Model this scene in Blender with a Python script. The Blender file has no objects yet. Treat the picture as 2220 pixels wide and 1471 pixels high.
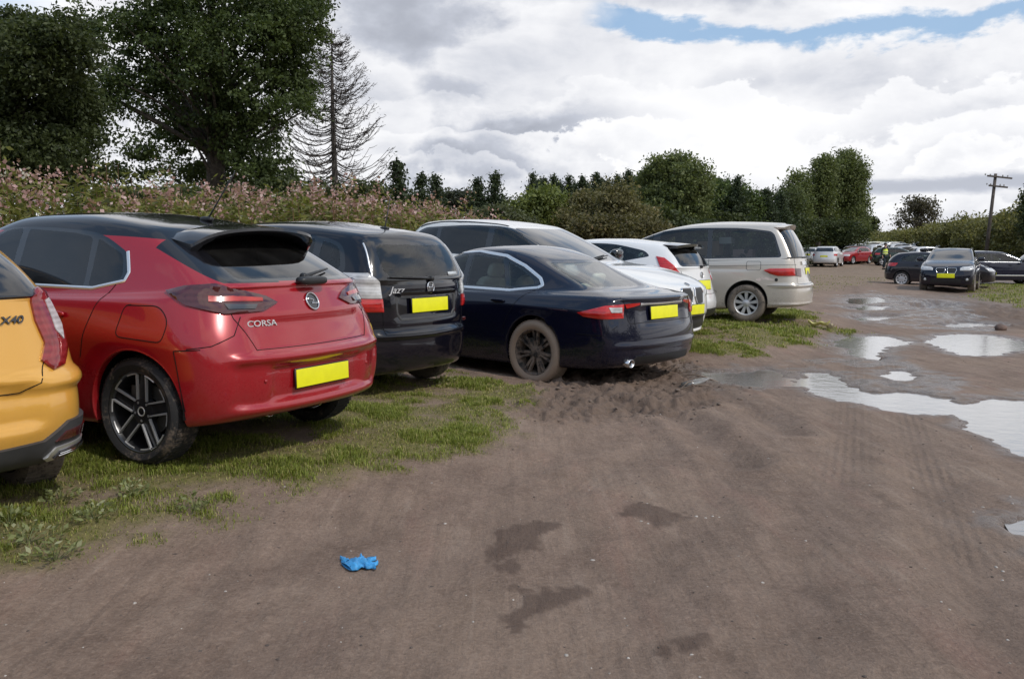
import bpy, bmesh, math, random
import numpy as np
from mathutils import Vector, Matrix, geometry
from mathutils.bvhtree import BVHTree
from mathutils.kdtree import KDTree
R = math.radians
rnd = random.Random(7)
SC = bpy.context.scene
COL = SC.collection
# ---------------------------------------------------------------- camera
CAM_H = 1.29; PITCH = 5.58; FPX = 1950.0
cd = bpy.data.cameras.new('camera'); cam = bpy.data.objects.new('camera', cd); COL.objects.link(cam)
cam.location = (0, 0, CAM_H); cam.rotation_euler = (R(90 - PITCH), 0, 0)
cd.sensor_width = 36; cd.lens = 36 * FPX / 2220; cd.clip_end = 3000; cd.clip_start = 0.05
SC.camera = cam
SC.view_settings.view_transform = 'Standard'; SC.view_settings.look = 'None'
SC.view_settings.exposure = 0.0; SC.view_settings.gamma = 1
SC.cycles.max_bounces = 8; SC.cycles.transparent_max_bounces = 16
# ---------------------------------------------------------------- sun + sky
SUN_EL, SUN_AZ = 48.0, 128.0      # azimuth clockwise from +Y (camera forward)
sd = bpy.data.lights.new('sun', 'SUN'); sd.energy = 2.0; sd.angle = R(3.0); sd.color = (1.0, 0.95, 0.88)
sun = bpy.data.objects.new('sun', sd); COL.objects.link(sun)
_sv = Vector((math.sin(R(SUN_AZ)) * math.cos(R(SUN_EL)), math.cos(R(SUN_AZ)) * math.cos(R(SUN_EL)), math.sin(R(SUN_EL))))
sun.rotation_euler = _sv.to_track_quat('Z', 'Y').to_euler()
W = bpy.data.worlds.new('World'); SC.world = W; W.use_nodes = True

class NT:
    """tiny node-tree writer"""
    def __init__(s, tree):
        s.t = tree; s.n = tree.nodes; s.l = tree.links; s.n.clear()
    def new(s, typ, **kw):
        nd = s.n.new(typ)
        for k, v in kw.items(): setattr(nd, k, v)
        return nd
    def set(s, sock, v):
        if v is None: return
        if isinstance(v, bpy.types.NodeSocket): s.l.new(v, sock)
        elif isinstance(v, bpy.types.Node): s.l.new(v.outputs[0], sock)
        else:
            try: sock.default_value = v
            except Exception: sock.default_value = (*v, 1.0)
    def math(s, op, a, b=None, c=None, clamp=False):
        nd = s.new('ShaderNodeMath', operation=op, use_clamp=clamp)
        s.set(nd.inputs[0], a)
        if b is not None: s.set(nd.inputs[1], b)
        if c is not None: s.set(nd.inputs[2], c)
        return nd.outputs[0]
    def mapr(s, v, a, b, c=0.0, d=1.0, smooth=False):
        nd = s.new('ShaderNodeMapRange', interpolation_type='SMOOTHSTEP' if smooth else 'LINEAR')
        s.set(nd.inputs['Value'], v)
        for k, x in zip(('From Min', 'From Max', 'To Min', 'To Max'), (a, b, c, d)): s.set(nd.inputs[k], x)
        return nd.outputs[0]
    def mix(s, f, a, b, typ='MIX'):
        nd = s.new('ShaderNodeMix', data_type='RGBA', blend_type=typ)
        s.set(nd.inputs[0], f); s.set(nd.inputs[6], a); s.set(nd.inputs[7], b)
        return nd.outputs[2]
    def noise(s, vec, scale, detail=5, rough=0.55, dist=0.0, dim='3D'):
        nd = s.new('ShaderNodeTexNoise', noise_dimensions=dim)
        if vec is not None: s.set(nd.inputs['Vector'], vec)
        nd.inputs['Scale'].default_value = scale; nd.inputs['Detail'].default_value = detail
        nd.inputs['Roughness'].default_value = rough; nd.inputs['Distortion'].default_value = dist
        return nd.outputs[0]
    def ramp(s, v, stops):
        nd = s.new('ShaderNodeValToRGB'); s.set(nd.inputs[0], v)
        cr = nd.color_ramp
        while len(cr.elements) < len(stops): cr.elements.new(0.5)
        for e, (p, c) in zip(cr.elements, stops): e.position = p; e.color = (*c, 1) if len(c) == 3 else c
        return nd.outputs[0]
    def mapping(s, vec, scale=(1, 1, 1), rot=(0, 0, 0), loc=(0, 0, 0)):
        nd = s.new('ShaderNodeMapping'); s.set(nd.inputs[0], vec)
        nd.inputs[1].default_value = loc; nd.inputs[2].default_value = rot; nd.inputs[3].default_value = scale
        return nd.outputs[0]

def px_dir(px, py):
    """direction (world) of a photo pixel, used only to work out where things stand"""
    u = (735.5 - py) / FPX; r = (px - 1110) / FPX
    c, s = math.cos(R(PITCH)), math.sin(R(PITCH))
    return Vector((r, c + u * s, -s + u * c)).normalized()
def px_ground(px, py, z=0.0):
    d = px_dir(px, py); t = (z - CAM_H) / d.z
    return Vector((d.x * t, d.y * t, z))
def px_at(px, py, dist):
    """point on a pixel's line at forward distance dist"""
    d = px_dir(px, py); t = dist / d.y
    return Vector((d.x * t, dist, CAM_H + d.z * t))

def make_sky():
    t = NT(W.node_tree)
    out = t.new('ShaderNodeOutputWorld'); bg = t.new('ShaderNodeBackground')
    t.l.new(bg.outputs[0], out.inputs[0])
    tc = t.new('ShaderNodeTexCoord'); dirv = tc.outputs['Generated']
    sky = t.new('ShaderNodeTexSky', sky_type='NISHITA', sun_disc=False)
    sky.sun_elevation = R(SUN_EL); sky.sun_rotation = R(SUN_AZ); sky.air_density = 1.0; sky.dust_density = 0.6; sky.ozone_density = 2.0
    skyc = t.mix(1.0, sky.outputs[0], (0.10, 0.10, 0.10, 1), 'MULTIPLY')
    sep = t.new('ShaderNodeSeparateXYZ'); t.l.new(dirv, sep.inputs[0])
    x, y, z = sep.outputs
    el = t.math('MULTIPLY', t.math('ARCSINE', z), 57.2958)
    az = t.math('MULTIPLY', t.math('ARCTAN2', x, y), 57.2958)
    cmb = t.new('ShaderNodeCombineXYZ'); t.set(cmb.inputs[0], az); t.set(cmb.inputs[1], el)
    P = cmb.outputs[0]                         # (azimuth, elevation) in degrees
    Pst = t.mapping(dirv, scale=(1, 1, 1.7))
    n1 = t.noise(Pst, 4.0, 10, 0.55, 0.25)
    n2 = t.noise(Pst, 2.2, 6, 0.5, 0.2)
    n3 = t.noise(t.mapping(dirv, scale=(1, 1, 1.35), loc=(3, 1, 7)), 7.5, 12, 0.52, 0.15)
    n4 = t.noise(t.mapping(dirv, scale=(1, 1, 2.4), loc=(5, 2, 1)), 9.0, 9, 0.6, 0.25)
    n5 = t.noise(t.mapping(dirv, scale=(1, 1, 1.5), loc=(9, 4, 2)), 22.0, 9, 0.58, 0.1)
    nn4 = t.math('SUBTRACT', n4, 0.5); nn1 = t.math('SUBTRACT', n1, 0.5); nn3 = t.math('SUBTRACT', n3, 0.5); nn5 = t.math('SUBTRACT', n5, 0.5)
    # the rift of blue to the upper right: centre line falls gently, then level
    cl = t.mapr(az, 6.0, 20.0, 13.9, 12.4)
    wob = t.math('ADD', t.math('MULTIPLY', nn4, 4.2), t.math('MULTIPLY', nn5, 2.2))
    d = t.math('SUBTRACT', t.math('ADD', el, wob), cl)
    rift = t.mapr(t.math('ABSOLUTE', d), 0.30, 0.95, 1.0, 0.0, True)
    rift = t.math('MULTIPLY', rift, t.mapr(t.math('ADD', az, t.math('MULTIPLY', nn1, 10.0)), 5.2, 7.4, 0.0, 1.0, True))
    lf = t.math('MULTIPLY', t.mapr(az, -31.0, -24.5, 1.0, 0.0, True), t.mapr(t.math('ADD', el, t.math('MULTIPLY', nn4, 6.0)), 10.5, 13.0, 0.0, 1.0, True))
    hi = t.math('MULTIPLY', t.mapr(el, 19.0, 34.0, 0.0, 1.0, True), t.mapr(n2, 0.46, 0.56, 0.0, 1.0, True))
    hr = t.math('MULTIPLY', t.math('MULTIPLY', t.mapr(el, 15.8, 18.5, 0, 1, True), t.mapr(az, 17.0, 24.0, 0, 1, True)), t.math('MULTIPLY', t.mapr(az, 60.0, 45.0, 0, 1, True), t.mapr(el, 40.0, 26.0, 0, 1, True)))
    hi = t.math('MAXIMUM', hi, t.math('MULTIPLY', hr, t.mapr(n1, .56, .46, .35, 1.0)))
    blue = t.math('MAXIMUM', t.math('MAXIMUM', t.math('MULTIPLY', rift, .9), t.math('MULTIPLY', lf, 0.7)), hi)
    ragged = t.math('ADD', t.math('MULTIPLY', nn1, 2.6), t.math('ADD', t.math('MULTIPLY', nn3, 2.2), t.math('MULTIPLY', nn5, .8)))
    def blob(a, e, wa, we):
        dx = t.math('DIVIDE', t.math('SUBTRACT', az, a), wa); dy = t.math('DIVIDE', t.math('SUBTRACT', el, e), we)
        rr = t.math('SQRT', t.math('ADD', t.math('MULTIPLY', dx, dx), t.math('MULTIPLY', dy, dy)))
        return t.mapr(t.math('ADD', rr, ragged), 0.0, 1.25, 1.0, 0.0, True)
    g = t.mapr(n1, 0.40, 0.70, 0.0, 0.38)
    for (a, e, wa, we, k) in ((-5.5, 13.0, 9, 3.0, .85), (-1.5, 10.2, 9, 2.0, .60), (1.5, 7.6, 8, 2.2, .85), (-2.0, 6.0, 6, 2.2, .75), (8.5, 8.0, 3.0, 1.2, .45), (14.5, 10.0, 5, 1.6, .55),
                              (12, 3.0, 7, 1.2, .40), (-24, 8, 6, 3.5, .35), (24, 5.6, 7, 1.5, .35), (8, 16.5, 30, 2.2, .55), (-5, 3.4, 6, 2.0, .55), (3, 4.6, 5, 1.2, .5)):
        g = t.math('MAXIMUM', g, t.math('MULTIPLY', blob(a, e, wa, we), k))
    # heaped cumulus: billows with bright upper rims and softly shaded bodies
    hump = t.math('ADD', t.math('MULTIPLY', nn3, 9.0), t.math('ADD', t.math('MULTIPLY', nn5, 3.2), el))
    for lvl, wdt, k in ((7.4, 1.0, .92), (5.2, .7, .85), (9.8, .9, .70), (3.4, .6, .6)):
        edge = t.mapr(hump, lvl, lvl - .30, 0.0, 1.0, True); fade = t.mapr(hump, lvl - 2.6 * wdt, lvl - .3, 0.0, 1.0, True)
        azm = t.mapr(t.math('ADD', az, t.math('MULTIPLY', nn1, 20)), -3.0 if lvl < 9 else 8.0, 4.0 if lvl < 9 else 13.0, .55, 1.0, True)
        g = t.math('MULTIPLY', g, t.math('SUBTRACT', 1.0, t.math('MULTIPLY', t.math('MULTIPLY', t.math('MULTIPLY', edge, fade), k), azm)))
    g = t.math('ADD', g, t.math('MULTIPLY', t.mapr(n4, 0.42, 0.66), 0.16))
    wh = blob(17, 7.8, 14, 4.0)
    g = t.math('MULTIPLY', g, t.math('SUBTRACT', 1.0, t.math('MULTIPLY', wh, 0.75)))
    streak = t.math('MULTIPLY', t.mapr(t.math('ABSOLUTE', t.math('SUBTRACT', t.math('ADD', el, t.math('MULTIPLY', nn4, 1.6)), 3.7)), .1, .8, 1, 0, True), t.mapr(az, 17, 21, 0, 1, True))
    g = t.math('MAXIMUM', g, t.math('MULTIPLY', streak, .65))
    hz = t.mapr(el, 0.0, 3.5, 1.0, 0.0, True)
    g = t.math('MAXIMUM', g, t.math('MULTIPLY', hz, 0.32))
    cloud = t.ramp(g, [(0.0, (1.06, 1.06, 1.07)), (0.25, (0.86, 0.87, 0.91)), (0.55, (0.57, 0.60, 0.68)), (1.0, (0.37, 0.395, 0.46))])
    bluec = t.mix(1.0, skyc, (1.25, 1.25, 1.25, 1), 'MULTIPLY')
    bluec = t.mix(0.45, bluec, (0.36, 0.60, 0.90, 1))
    c = t.mix(blue, cloud, bluec)
    # below the horizon: dull ground tone
    c = t.mix(t.mapr(z, -0.02, 0.0, 1.0, 0.0), c, (0.16, 0.14, 0.12, 1))
    t.l.new(c, bg.inputs[0]); bg.inputs[1].default_value = 1.0
make_sky()

# ---------------------------------------------------------------- object helpers
def link(name, me, mats, parent=None, smooth=True):
    o = bpy.data.objects.new(name, me); COL.objects.link(o)
    for m in (mats if isinstance(mats, (list, tuple)) else [mats]):
        if m is not None: me.materials.append(m)
    if smooth and len(me.polygons):
        me.polygons.foreach_set('use_smooth', np.ones(len(me.polygons), bool))
    if parent: o.parent = parent
    return o
def tag(o, label=None, cat=None, group=None, kind=None):
    if label: o['label'] = label
    if cat: o['category'] = cat
    if group: o['group'] = group
    if kind: o['kind'] = kind
    return o
def empty(name, loc=(0, 0, 0), rz=0, parent=None):
    o = bpy.data.objects.new(name, None); COL.objects.link(o)
    o.location = loc; o.rotation_euler = (0, 0, rz); o.empty_display_size = .2
    if parent: o.parent = parent
    return o
def sharp_by_angle(me, deg=35):
    bm = bmesh.new(); bm.from_mesh(me)
    for e in bm.edges:
        e.smooth = not (len(e.link_faces) == 2 and e.calc_face_angle(0) > R(deg))
    bm.to_mesh(me); bm.free()
class MB:
    """collects geometry, builds ONE mesh"""
    def __init__(s): s.v = []; s.f = []; s.mi = []; s.cur = 0
    def add(s, vs, fs):
        b = len(s.v); s.v += [tuple(v) for v in vs]
        for f in fs: s.f.append(tuple(i + b for i in f)); s.mi.append(s.cur)
        return b
    def xf(s, vs, fs, M): s.add([M @ Vector(v) for v in vs], fs)
    def box(s, c, sz, M=None, bev=0.0):
        cx, cy, cz = c; hx, hy, hz = sz[0] / 2, sz[1] / 2, sz[2] / 2
        if bev <= 0:
            vs = [(cx + a * hx, cy + b * hy, cz + d * hz) for a in (-1, 1) for b in (-1, 1) for d in (-1, 1)]
            fs = [(0, 1, 3, 2), (4, 6, 7, 5), (0, 4, 5, 1), (2, 3, 7, 6), (0, 2, 6, 4), (1, 5, 7, 3)]
        else:
            bm = bmesh.new(); bmesh.ops.create_cube(bm, size=1)
            for v in bm.verts: v.co = Vector((cx + v.co.x * 2 * hx, cy + v.co.y * 2 * hy, cz + v.co.z * 2 * hz))
            bmesh.ops.bevel(bm, geom=list(bm.edges), offset=bev, segments=3, profile=.6, affect='EDGES')
            bm.verts.index_update(); vs = [v.co.copy() for v in bm.verts]; fs = [[v.index for v in f.verts] for f in bm.faces]; bm.free()
        if M is not None: vs = [M @ Vector(v) for v in vs]
        s.add(vs, fs)
    def superq(s, c, sz, e=0.35, M=None, n=12):
        """rounded cushion-like box"""
        vs = []; fs = []
        def sp(a, p): return math.copysign(abs(a) ** p, a)
        for i in range(n + 1):
            ph = -math.pi / 2 + math.pi * i / n
            for j in range(2 * n):
                th = math.pi * j / n
                vs.append((c[0] + sz[0] / 2 * sp(math.cos(ph), e) * sp(math.cos(th), e), c[1] + sz[1] / 2 * sp(math.cos(ph), e) * sp(math.sin(th), e), c[2] + sz[2] / 2 * sp(math.sin(ph), e)))
        for i in range(n):
            for j in range(2 * n):
                k = (j + 1) % (2 * n); fs.append((i * 2 * n + j, i * 2 * n + k, (i + 1) * 2 * n + k, (i + 1) * 2 * n + j))
        if M is not None: vs = [M @ Vector(v) for v in vs]
        s.add(vs, fs)
    def tube(s, pts, r, n=8, caps=True):
        pts = [Vector(p) for p in pts]; rs = r if isinstance(r, (list, tuple)) else [r] * len(pts)
        vs = []; fs = []; up = Vector((0, 0, 1)); prev = None
        for i, p in enumerate(pts):
            d = (pts[min(i + 1, len(pts) - 1)] - pts[max(i - 1, 0)])
            d = d.normalized() if d.length > 1e-9 else Vector((0, 0, 1))
            a = prev - d * prev.dot(d) if prev is not None else None
            if a is None or a.length < 1e-6: a = d.cross(up) if abs(d.dot(up)) < .95 else d.cross(Vector((1, 0, 0)))
            a.normalize(); prev = a; b = d.cross(a)
            for k in range(n):
                t = 2 * math.pi * k / n; vs.append(p + (a * math.cos(t) + b * math.sin(t)) * rs[i])
        for i in range(len(pts) - 1):
            for k in range(n):
                m = (k + 1) % n; fs.append((i * n + k, i * n + m, (i + 1) * n + m, (i + 1) * n + k))
        if caps: fs.append(tuple(range(n))[::-1]); fs.append(tuple((len(pts) - 1) * n + k for k in range(n)))
        s.add(vs, fs)
    def lathe_y(s, prof, n=48, c=(0, 0, 0)):
        """profile [(radius, y)] round the y axis"""
        vs = []; fs = []; m = len(prof)
        for k in range(n):
            a = 2 * math.pi * k / n
            for (r, y) in prof: vs.append((c[0] + r * math.cos(a), c[1] + y, c[2] + r * math.sin(a)))
        for k in range(n):
            q = (k + 1) % n
            for i in range(m - 1): fs.append((k * m + i, k * m + i + 1, q * m + i + 1, q * m + i))
        s.add(vs, fs)
    def build(s, name, mat, parent=None, smooth=True, sharp=None):
        me = bpy.data.meshes.new(name); me.from_pydata(s.v, [], s.f); me.validate(); me.update()
        mats = mat if isinstance(mat, (list, tuple)) else [mat]
        o = link(name, me, mats, parent, smooth)
        if len(mats) > 1 and len(me.polygons) == len(s.mi): me.polygons.foreach_set('material_index', s.mi)
        if sharp: sharp_by_angle(me, sharp)
        return o
def fast_mesh(name, V, F, mats, parent=None, smooth=False, attrs=None):
    """numpy arrays -> mesh; F is (n,k) with k 3 or 4"""
    me = bpy.data.meshes.new(name); n, k = F.shape
    me.vertices.add(len(V)); me.vertices.foreach_set('co', np.asarray(V, np.float32).ravel())
    me.loops.add(n * k); me.loops.foreach_set('vertex_index', F.astype(np.int32).ravel())
    me.polygons.add(n); me.polygons.foreach_set('loop_start', np.arange(0, n * k, k, dtype=np.int32))
    me.polygons.foreach_set('loop_total', np.full(n, k, np.int32)) if hasattr(me.polygons[0], 'loop_total') and False else None
    me.update(calc_edges=True)
    if attrs:
        for an, arr in attrs.items():
            a = me.attributes.new(an, 'FLOAT', 'POINT'); a.data.foreach_set('value', np.asarray(arr, np.float32))
    return link(name, me, mats, parent, smooth)

# ---------------------------------------------------------------- numpy noise
def _hash(ix, iy, seed):
    h = (ix.astype(np.int64) * 374761393 + iy.astype(np.int64) * 668265263 + seed * 1442695040888963) & 0x7fffffff
    h = ((h ^ (h >> 13)) * 1274126177) & 0x7fffffff
    return ((h ^ (h >> 16)) & 0xffff) / 65535.0
def vnoise(x, y, seed=0):
    ix = np.floor(x); iy = np.floor(y); fx = x - ix; fy = y - iy
    fx = fx * fx * fx * (fx * (fx * 6 - 15) + 10); fy = fy * fy * fy * (fy * (fy * 6 - 15) + 10)
    a = _hash(ix, iy, seed); b = _hash(ix + 1, iy, seed); c = _hash(ix, iy + 1, seed); d = _hash(ix + 1, iy + 1, seed)
    return (a * (1 - fx) + b * fx) * (1 - fy) + (c * (1 - fx) + d * fx) * fy
def fbm(x, y, oct=4, seed=0, gain=.5):
    s = 0; a = 1; t = 0
    for o in range(oct):
        s = s + a * vnoise(x * 2 ** o + 13.7 * o, y * 2 ** o + 7.3 * o, seed + o); t += a; a *= gain
    return s / t
def sstep(x, a, b):
    t = np.clip((x - a) / (b - a), 0, 1); return t * t * (3 - 2 * t)
# ---------------------------------------------------------------- materials
MATS = {}
def mat(name):
    m = bpy.data.materials.new(name); m.use_nodes = True
    t = NT(m.node_tree); out = t.new('ShaderNodeOutputMaterial')
    return m, t, out
def pbr(name, col, rough=.5, metal=0.0, coat=0.0, spec=.5, bump=None, var=0.0, vscale=6.0, emit=None):
    if name in MATS: return MATS[name]
    m, t, out = mat(name); b = t.new('ShaderNodeBsdfPrincipled'); t.l.new(b.outputs[0], out.inputs[0])
    tc = t.new('ShaderNodeTexCoord')
    c = (*col, 1)
    if var > 0:
        n = t.noise(tc.outputs['Object'], vscale, 5)
        c = t.mix(t.mapr(n, .35, .65), (*[max(0, x * (1 - var)) for x in col], 1), (*[min(1, x * (1 + var)) for x in col], 1))
    t.set(b.inputs['Base Color'], c); b.inputs['Roughness'].default_value = rough
    b.inputs['Metallic'].default_value = metal; b.inputs['Coat Weight'].default_value = coat; b.inputs['Coat Roughness'].default_value = .04
    b.inputs['Specular IOR Level'].default_value = spec
    if bump:
        bp = t.new('ShaderNodeBump'); bp.inputs['Strength'].default_value = bump[1]; bp.inputs['Distance'].default_value = bump[2] if len(bump) > 2 else .01
        t.l.new(t.noise(tc.outputs['Object'], bump[0], 6), bp.inputs['Height']); t.l.new(bp.outputs[0], b.inputs['Normal'])
    MATS[name] = m; return m
MUDC = (0.185, 0.135, 0.105)
def paint(name, col, metal=0.0, rough=.30, dirt=.5, flake=0.0):
    """car paint under clear coat, with road dust low down and a faint film all over"""
    if name in MATS: return MATS[name]
    m, t, out = mat(name); b = t.new('ShaderNodeBsdfPrincipled'); t.l.new(b.outputs[0], out.inputs[0])
    tc = t.new('ShaderNodeTexCoord'); ob = tc.outputs['Object']
    sep = t.new('ShaderNodeSeparateXYZ'); t.l.new(ob, sep.inputs[0]); z = sep.outputs[2]
    n = t.noise(ob, 7.0, 8, .65); n2 = t.noise(ob, 60.0, 4, .6); nb = t.noise(ob, 1.6, 4)
    low = t.mapr(t.math('ADD', z, t.math('MULTIPLY', t.math('SUBTRACT', n, .5), .5)), .25, .62, 1, 0, True)
    d = t.math('MULTIPLY', low, t.mapr(n2, .40, .62, .25, 1.0))
    d = t.math('MULTIPLY', d, dirt)
    film = t.math('MULTIPLY', t.mapr(nb, .35, .7), .035 * min(1, dirt))
    speck = t.math('MULTIPLY', t.mapr(t.noise(ob, 150.0, 2), .70, .74), t.mapr(z, .3, .9, .8 * dirt, .0))
    d = t.math('MAXIMUM', t.math('ADD', d, film, clamp=True), speck)
    c = (*col, 1)
    if flake > 0:
        vn = t.new('ShaderNodeTexVoronoi'); t.set(vn.inputs['Vector'], ob); vn.inputs['Scale'].default_value = 900
        c = t.mix(t.math('MULTIPLY', vn.outputs['Distance'], flake), c, (*[min(1, x * 1.6 + .02) for x in col], 1))
    c = t.mix(d, c, (*MUDC, 1))
    t.set(b.inputs['Base Color'], c)
    t.set(b.inputs['Roughness'], t.mapr(d, 0, .5, rough, .8))
    t.set(b.inputs['Coat Weight'], t.mapr(d, 0, .4, 1.0, 0.0)); b.inputs['Coat Roughness'].default_value = .03
    t.set(b.inputs['Metallic'], t.mapr(d, 0, .3, metal, 0.0)); b.inputs['Specular IOR Level'].default_value = .12 if max(col) < .1 else .5
    bp = t.new('ShaderNodeBump'); bp.inputs['Strength'].default_value = .012; bp.inputs['Distance'].default_value = .01
    t.l.new(t.noise(ob, 2.3, 3), bp.inputs['Height']); t.l.new(bp.outputs[0], b.inputs['Coat Normal'])
    MATS[name] = m; return m
def glass(name, tint, rough=0.0, ior=1.5, dust=.018):
    if name in MATS: return MATS[name]
    m, t, out = mat(name)
    tr = t.new('ShaderNodeBsdfTransparent'); tr.inputs[0].default_value = (*tint, 1)
    gl = t.new('ShaderNodeBsdfGlossy'); gl.inputs['Roughness'].default_value = rough + .01; gl.inputs[0].default_value = (1, 1, 1, 1)
    fr = t.new('ShaderNodeFresnel'); fr.inputs[0].default_value = ior
    mx = t.new('ShaderNodeMixShader'); t.l.new(t.math('MULTIPLY', fr.outputs[0], 1.35, clamp=True), mx.inputs[0])
    t.l.new(tr.outputs[0], mx.inputs[1]); t.l.new(gl.outputs[0], mx.inputs[2])
    df = t.new('ShaderNodeBsdfDiffuse'); df.inputs[0].default_value = (.35, .33, .31, 1)
    tc = t.new('ShaderNodeTexCoord'); n = t.noise(tc.outputs['Object'], 4.0, 6, .65)
    m2 = t.new('ShaderNodeMixShader'); t.l.new(t.mapr(n, .35, .75, dust * .3, dust * 2), m2.inputs[0])
    t.l.new(mx.outputs[0], m2.inputs[1]); t.l.new(df.outputs[0], m2.inputs[2]); t.l.new(m2.outputs[0], out.inputs[0])
    MATS[name] = m; return m
def lens_mat(name, col, rough=.08, stripe=90.0):
    """moulded light lens: coloured, glossy, with fine ribs"""
    if name in MATS: return MATS[name]
    m, t, out = mat(name); b = t.new('ShaderNodeBsdfPrincipled'); t.l.new(b.outputs[0], out.inputs[0])
    tc = t.new('ShaderNodeTexCoord'); w = t.new('ShaderNodeTexWave'); w.bands_direction = 'Z'
    t.l.new(tc.outputs['Object'], w.inputs[0]); w.inputs['Scale'].default_value = stripe / 10
    n = t.noise(tc.outputs['Object'], 12, 3)
    c = t.mix(t.mapr(n, .35, .65), (*[x * .62 for x in col], 1), (*col, 1))
    c = t.mix(t.math('MULTIPLY', w.outputs[1], .3), c, (*[min(1, x * 1.5 + .03) for x in col], 1))
    t.set(b.inputs['Base Color'], c); b.inputs['Roughness'].default_value = rough; b.inputs['Coat Weight'].default_value = 1; b.inputs['Coat Roughness'].default_value = .02
    MATS[name] = m; return m
M_RUB = None
def tyre_mat(name, mud=.5, mudcol=(0.20, 0.155, 0.12)):
    if name in MATS: return MATS[name]
    m, t, out = mat(name); b = t.new('ShaderNodeBsdfPrincipled'); t.l.new(b.outputs[0], out.inputs[0])
    tc = t.new('ShaderNodeTexCoord'); ob = tc.outputs['Object']
    n = t.noise(ob, 9, 8, .7); n2 = t.noise(ob, 45, 5, .7)
    s = t.math('ADD', t.math('MULTIPLY', n, .7), t.math('MULTIPLY', n2, .3))
    f = t.mapr(s, .62 - .35 * mud, .78 - .35 * mud, 0, 1, True)
    c = t.mix(f, (.016, .016, .017, 1), t.mix(n2, (*[x * .8 for x in mudcol], 1), (*mudcol, 1)))
    t.set(b.inputs['Base Color'], c); b.inputs['Roughness'].default_value = .8
    bp = t.new('ShaderNodeBump'); bp.inputs['Strength'].default_value = .5; bp.inputs['Distance'].default_value = .008
    t.l.new(s, bp.inputs['Height']); t.l.new(bp.outputs[0], b.inputs['Normal'])
    MATS[name] = m; return m
BLACK_PL = pbr('black plastic', (.018, .018, .019), .45, bump=(220, .15, .001), var=.2)
BLACK_GL = pbr('gloss black', (.008, .008, .010), .12, coat=1.0)
GREY_PL = pbr('grey plastic', (.06, .06, .062), .5, var=.15)
LINER = pbr('arch liner', (.009, .009, .009), .95, spec=.1, var=.3)
SEAM = pbr('seam shadow gap', (.006, .006, .006), .7, spec=.2)
BADGE = pbr('badge silver', (.72, .72, .73), .25, metal=.3)
CHROME = pbr('chrome', (.75, .75, .76), .12, metal=1.0)
SATIN = pbr('satin metal', (.80, .80, .80), .28, metal=.8)
CLOTH = pbr('seat cloth', (.035, .035, .038), .9, bump=(90, .3, .002), var=.2)
LEATHER = pbr('tan leather', (.62, .56, .47), .5, bump=(60, .2, .002), var=.1)
TRIM = pbr('cabin trim', (.045, .045, .047), .85, var=.2)
TRIM_L = pbr('light cabin trim', (.50, .46, .40), .8, var=.1)
RED_L = lens_mat('red lens', (.55, .012, .010))
MRED_L = lens_mat('deep red lens', (.26, .010, .012))
DRED_L = lens_mat('smoked red lens', (.075, .008, .010))
BRED_L = lens_mat('bright red lens', (.50, .022, .012), .25)
CLR_L = lens_mat('clear lens', (.62, .62, .62), .10, 120)
SMOKE_L = lens_mat('smoked lens', (.06, .06, .065), .08)
PLATE_Y = pbr('yellow plate', (.93, .91, .012), .35, var=.05, vscale=9)
GL_CLEAR = glass('clear glass', (.80, .86, .84))
GL_TINT = glass('tinted glass', (.52, .58, .58))
GL_DARK = glass('privacy glass', (.10, .11, .12))
GL_GREEN = glass('greenish glass', (.78, .88, .85))
TYRE = tyre_mat('tyre rubber', .35)
TYRE_MUD = tyre_mat('muddy tyre', 1.35, (0.40, 0.30, 0.225))
TYRE_MID = tyre_mat('dusty tyre', .75, (0.20, 0.165, 0.135))
ALLOY = pbr('alloy silver', (.60, .60, .61), .38, metal=.45, var=.1)
ALLOY_D = pbr('alloy dark', (.020, .020, .022), .30, coat=.5, var=.3, vscale=20)
ALLOY_M = tyre_mat('muddy dark alloy', .62, (.24, .18, .14))
EDGE_A = pbr('machined alloy edge', (.62, .62, .62), .35, metal=.5)

# ---------------------------------------------------------------- car surface
def bsp(C, nu, nv):
    """uniform bicubic B-spline; C (rows, ring, 3), ring closed, rows end-extended. returns grid"""
    def wts(n):
        t = np.arange(n) / n
        return np.stack([(1 - t) ** 3, 3 * t ** 3 - 6 * t ** 2 + 4, -3 * t ** 3 + 3 * t ** 2 + 3 * t + 1, t ** 3], 1) / 6
    wu = wts(nu); wv = wts(nv)
    rows, ring, _ = C.shape
    idx = (np.arange(ring)[:, None] + np.arange(-1, 3)[None]) % ring
    A = np.einsum('uk,rjkc->rjuc', wu, C[:, idx])           # rows, ring, nu, 3
    A = A.reshape(rows, ring * nu, 3)
    first = 2 * A[0] - A[1]; last = A[-2].copy()[ring_mirror(ring, nu)]; last[:, 1] = last[:, 1]
    E = np.concatenate([first[None], A, last[None]], 0)
    out = []
    for i in range(rows - 1):
        seg = E[i:i + 4]
        out.append(np.einsum('vk,kjc->vjc', wv, seg))
    out.append((E[rows - 1] + 4 * E[rows] + E[rows + 1])[None] / 6)
    return np.concatenate(out, 0)
def ring_mirror(ring, nu):
    n = ring * nu; return (-np.arange(n)) % n
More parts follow.
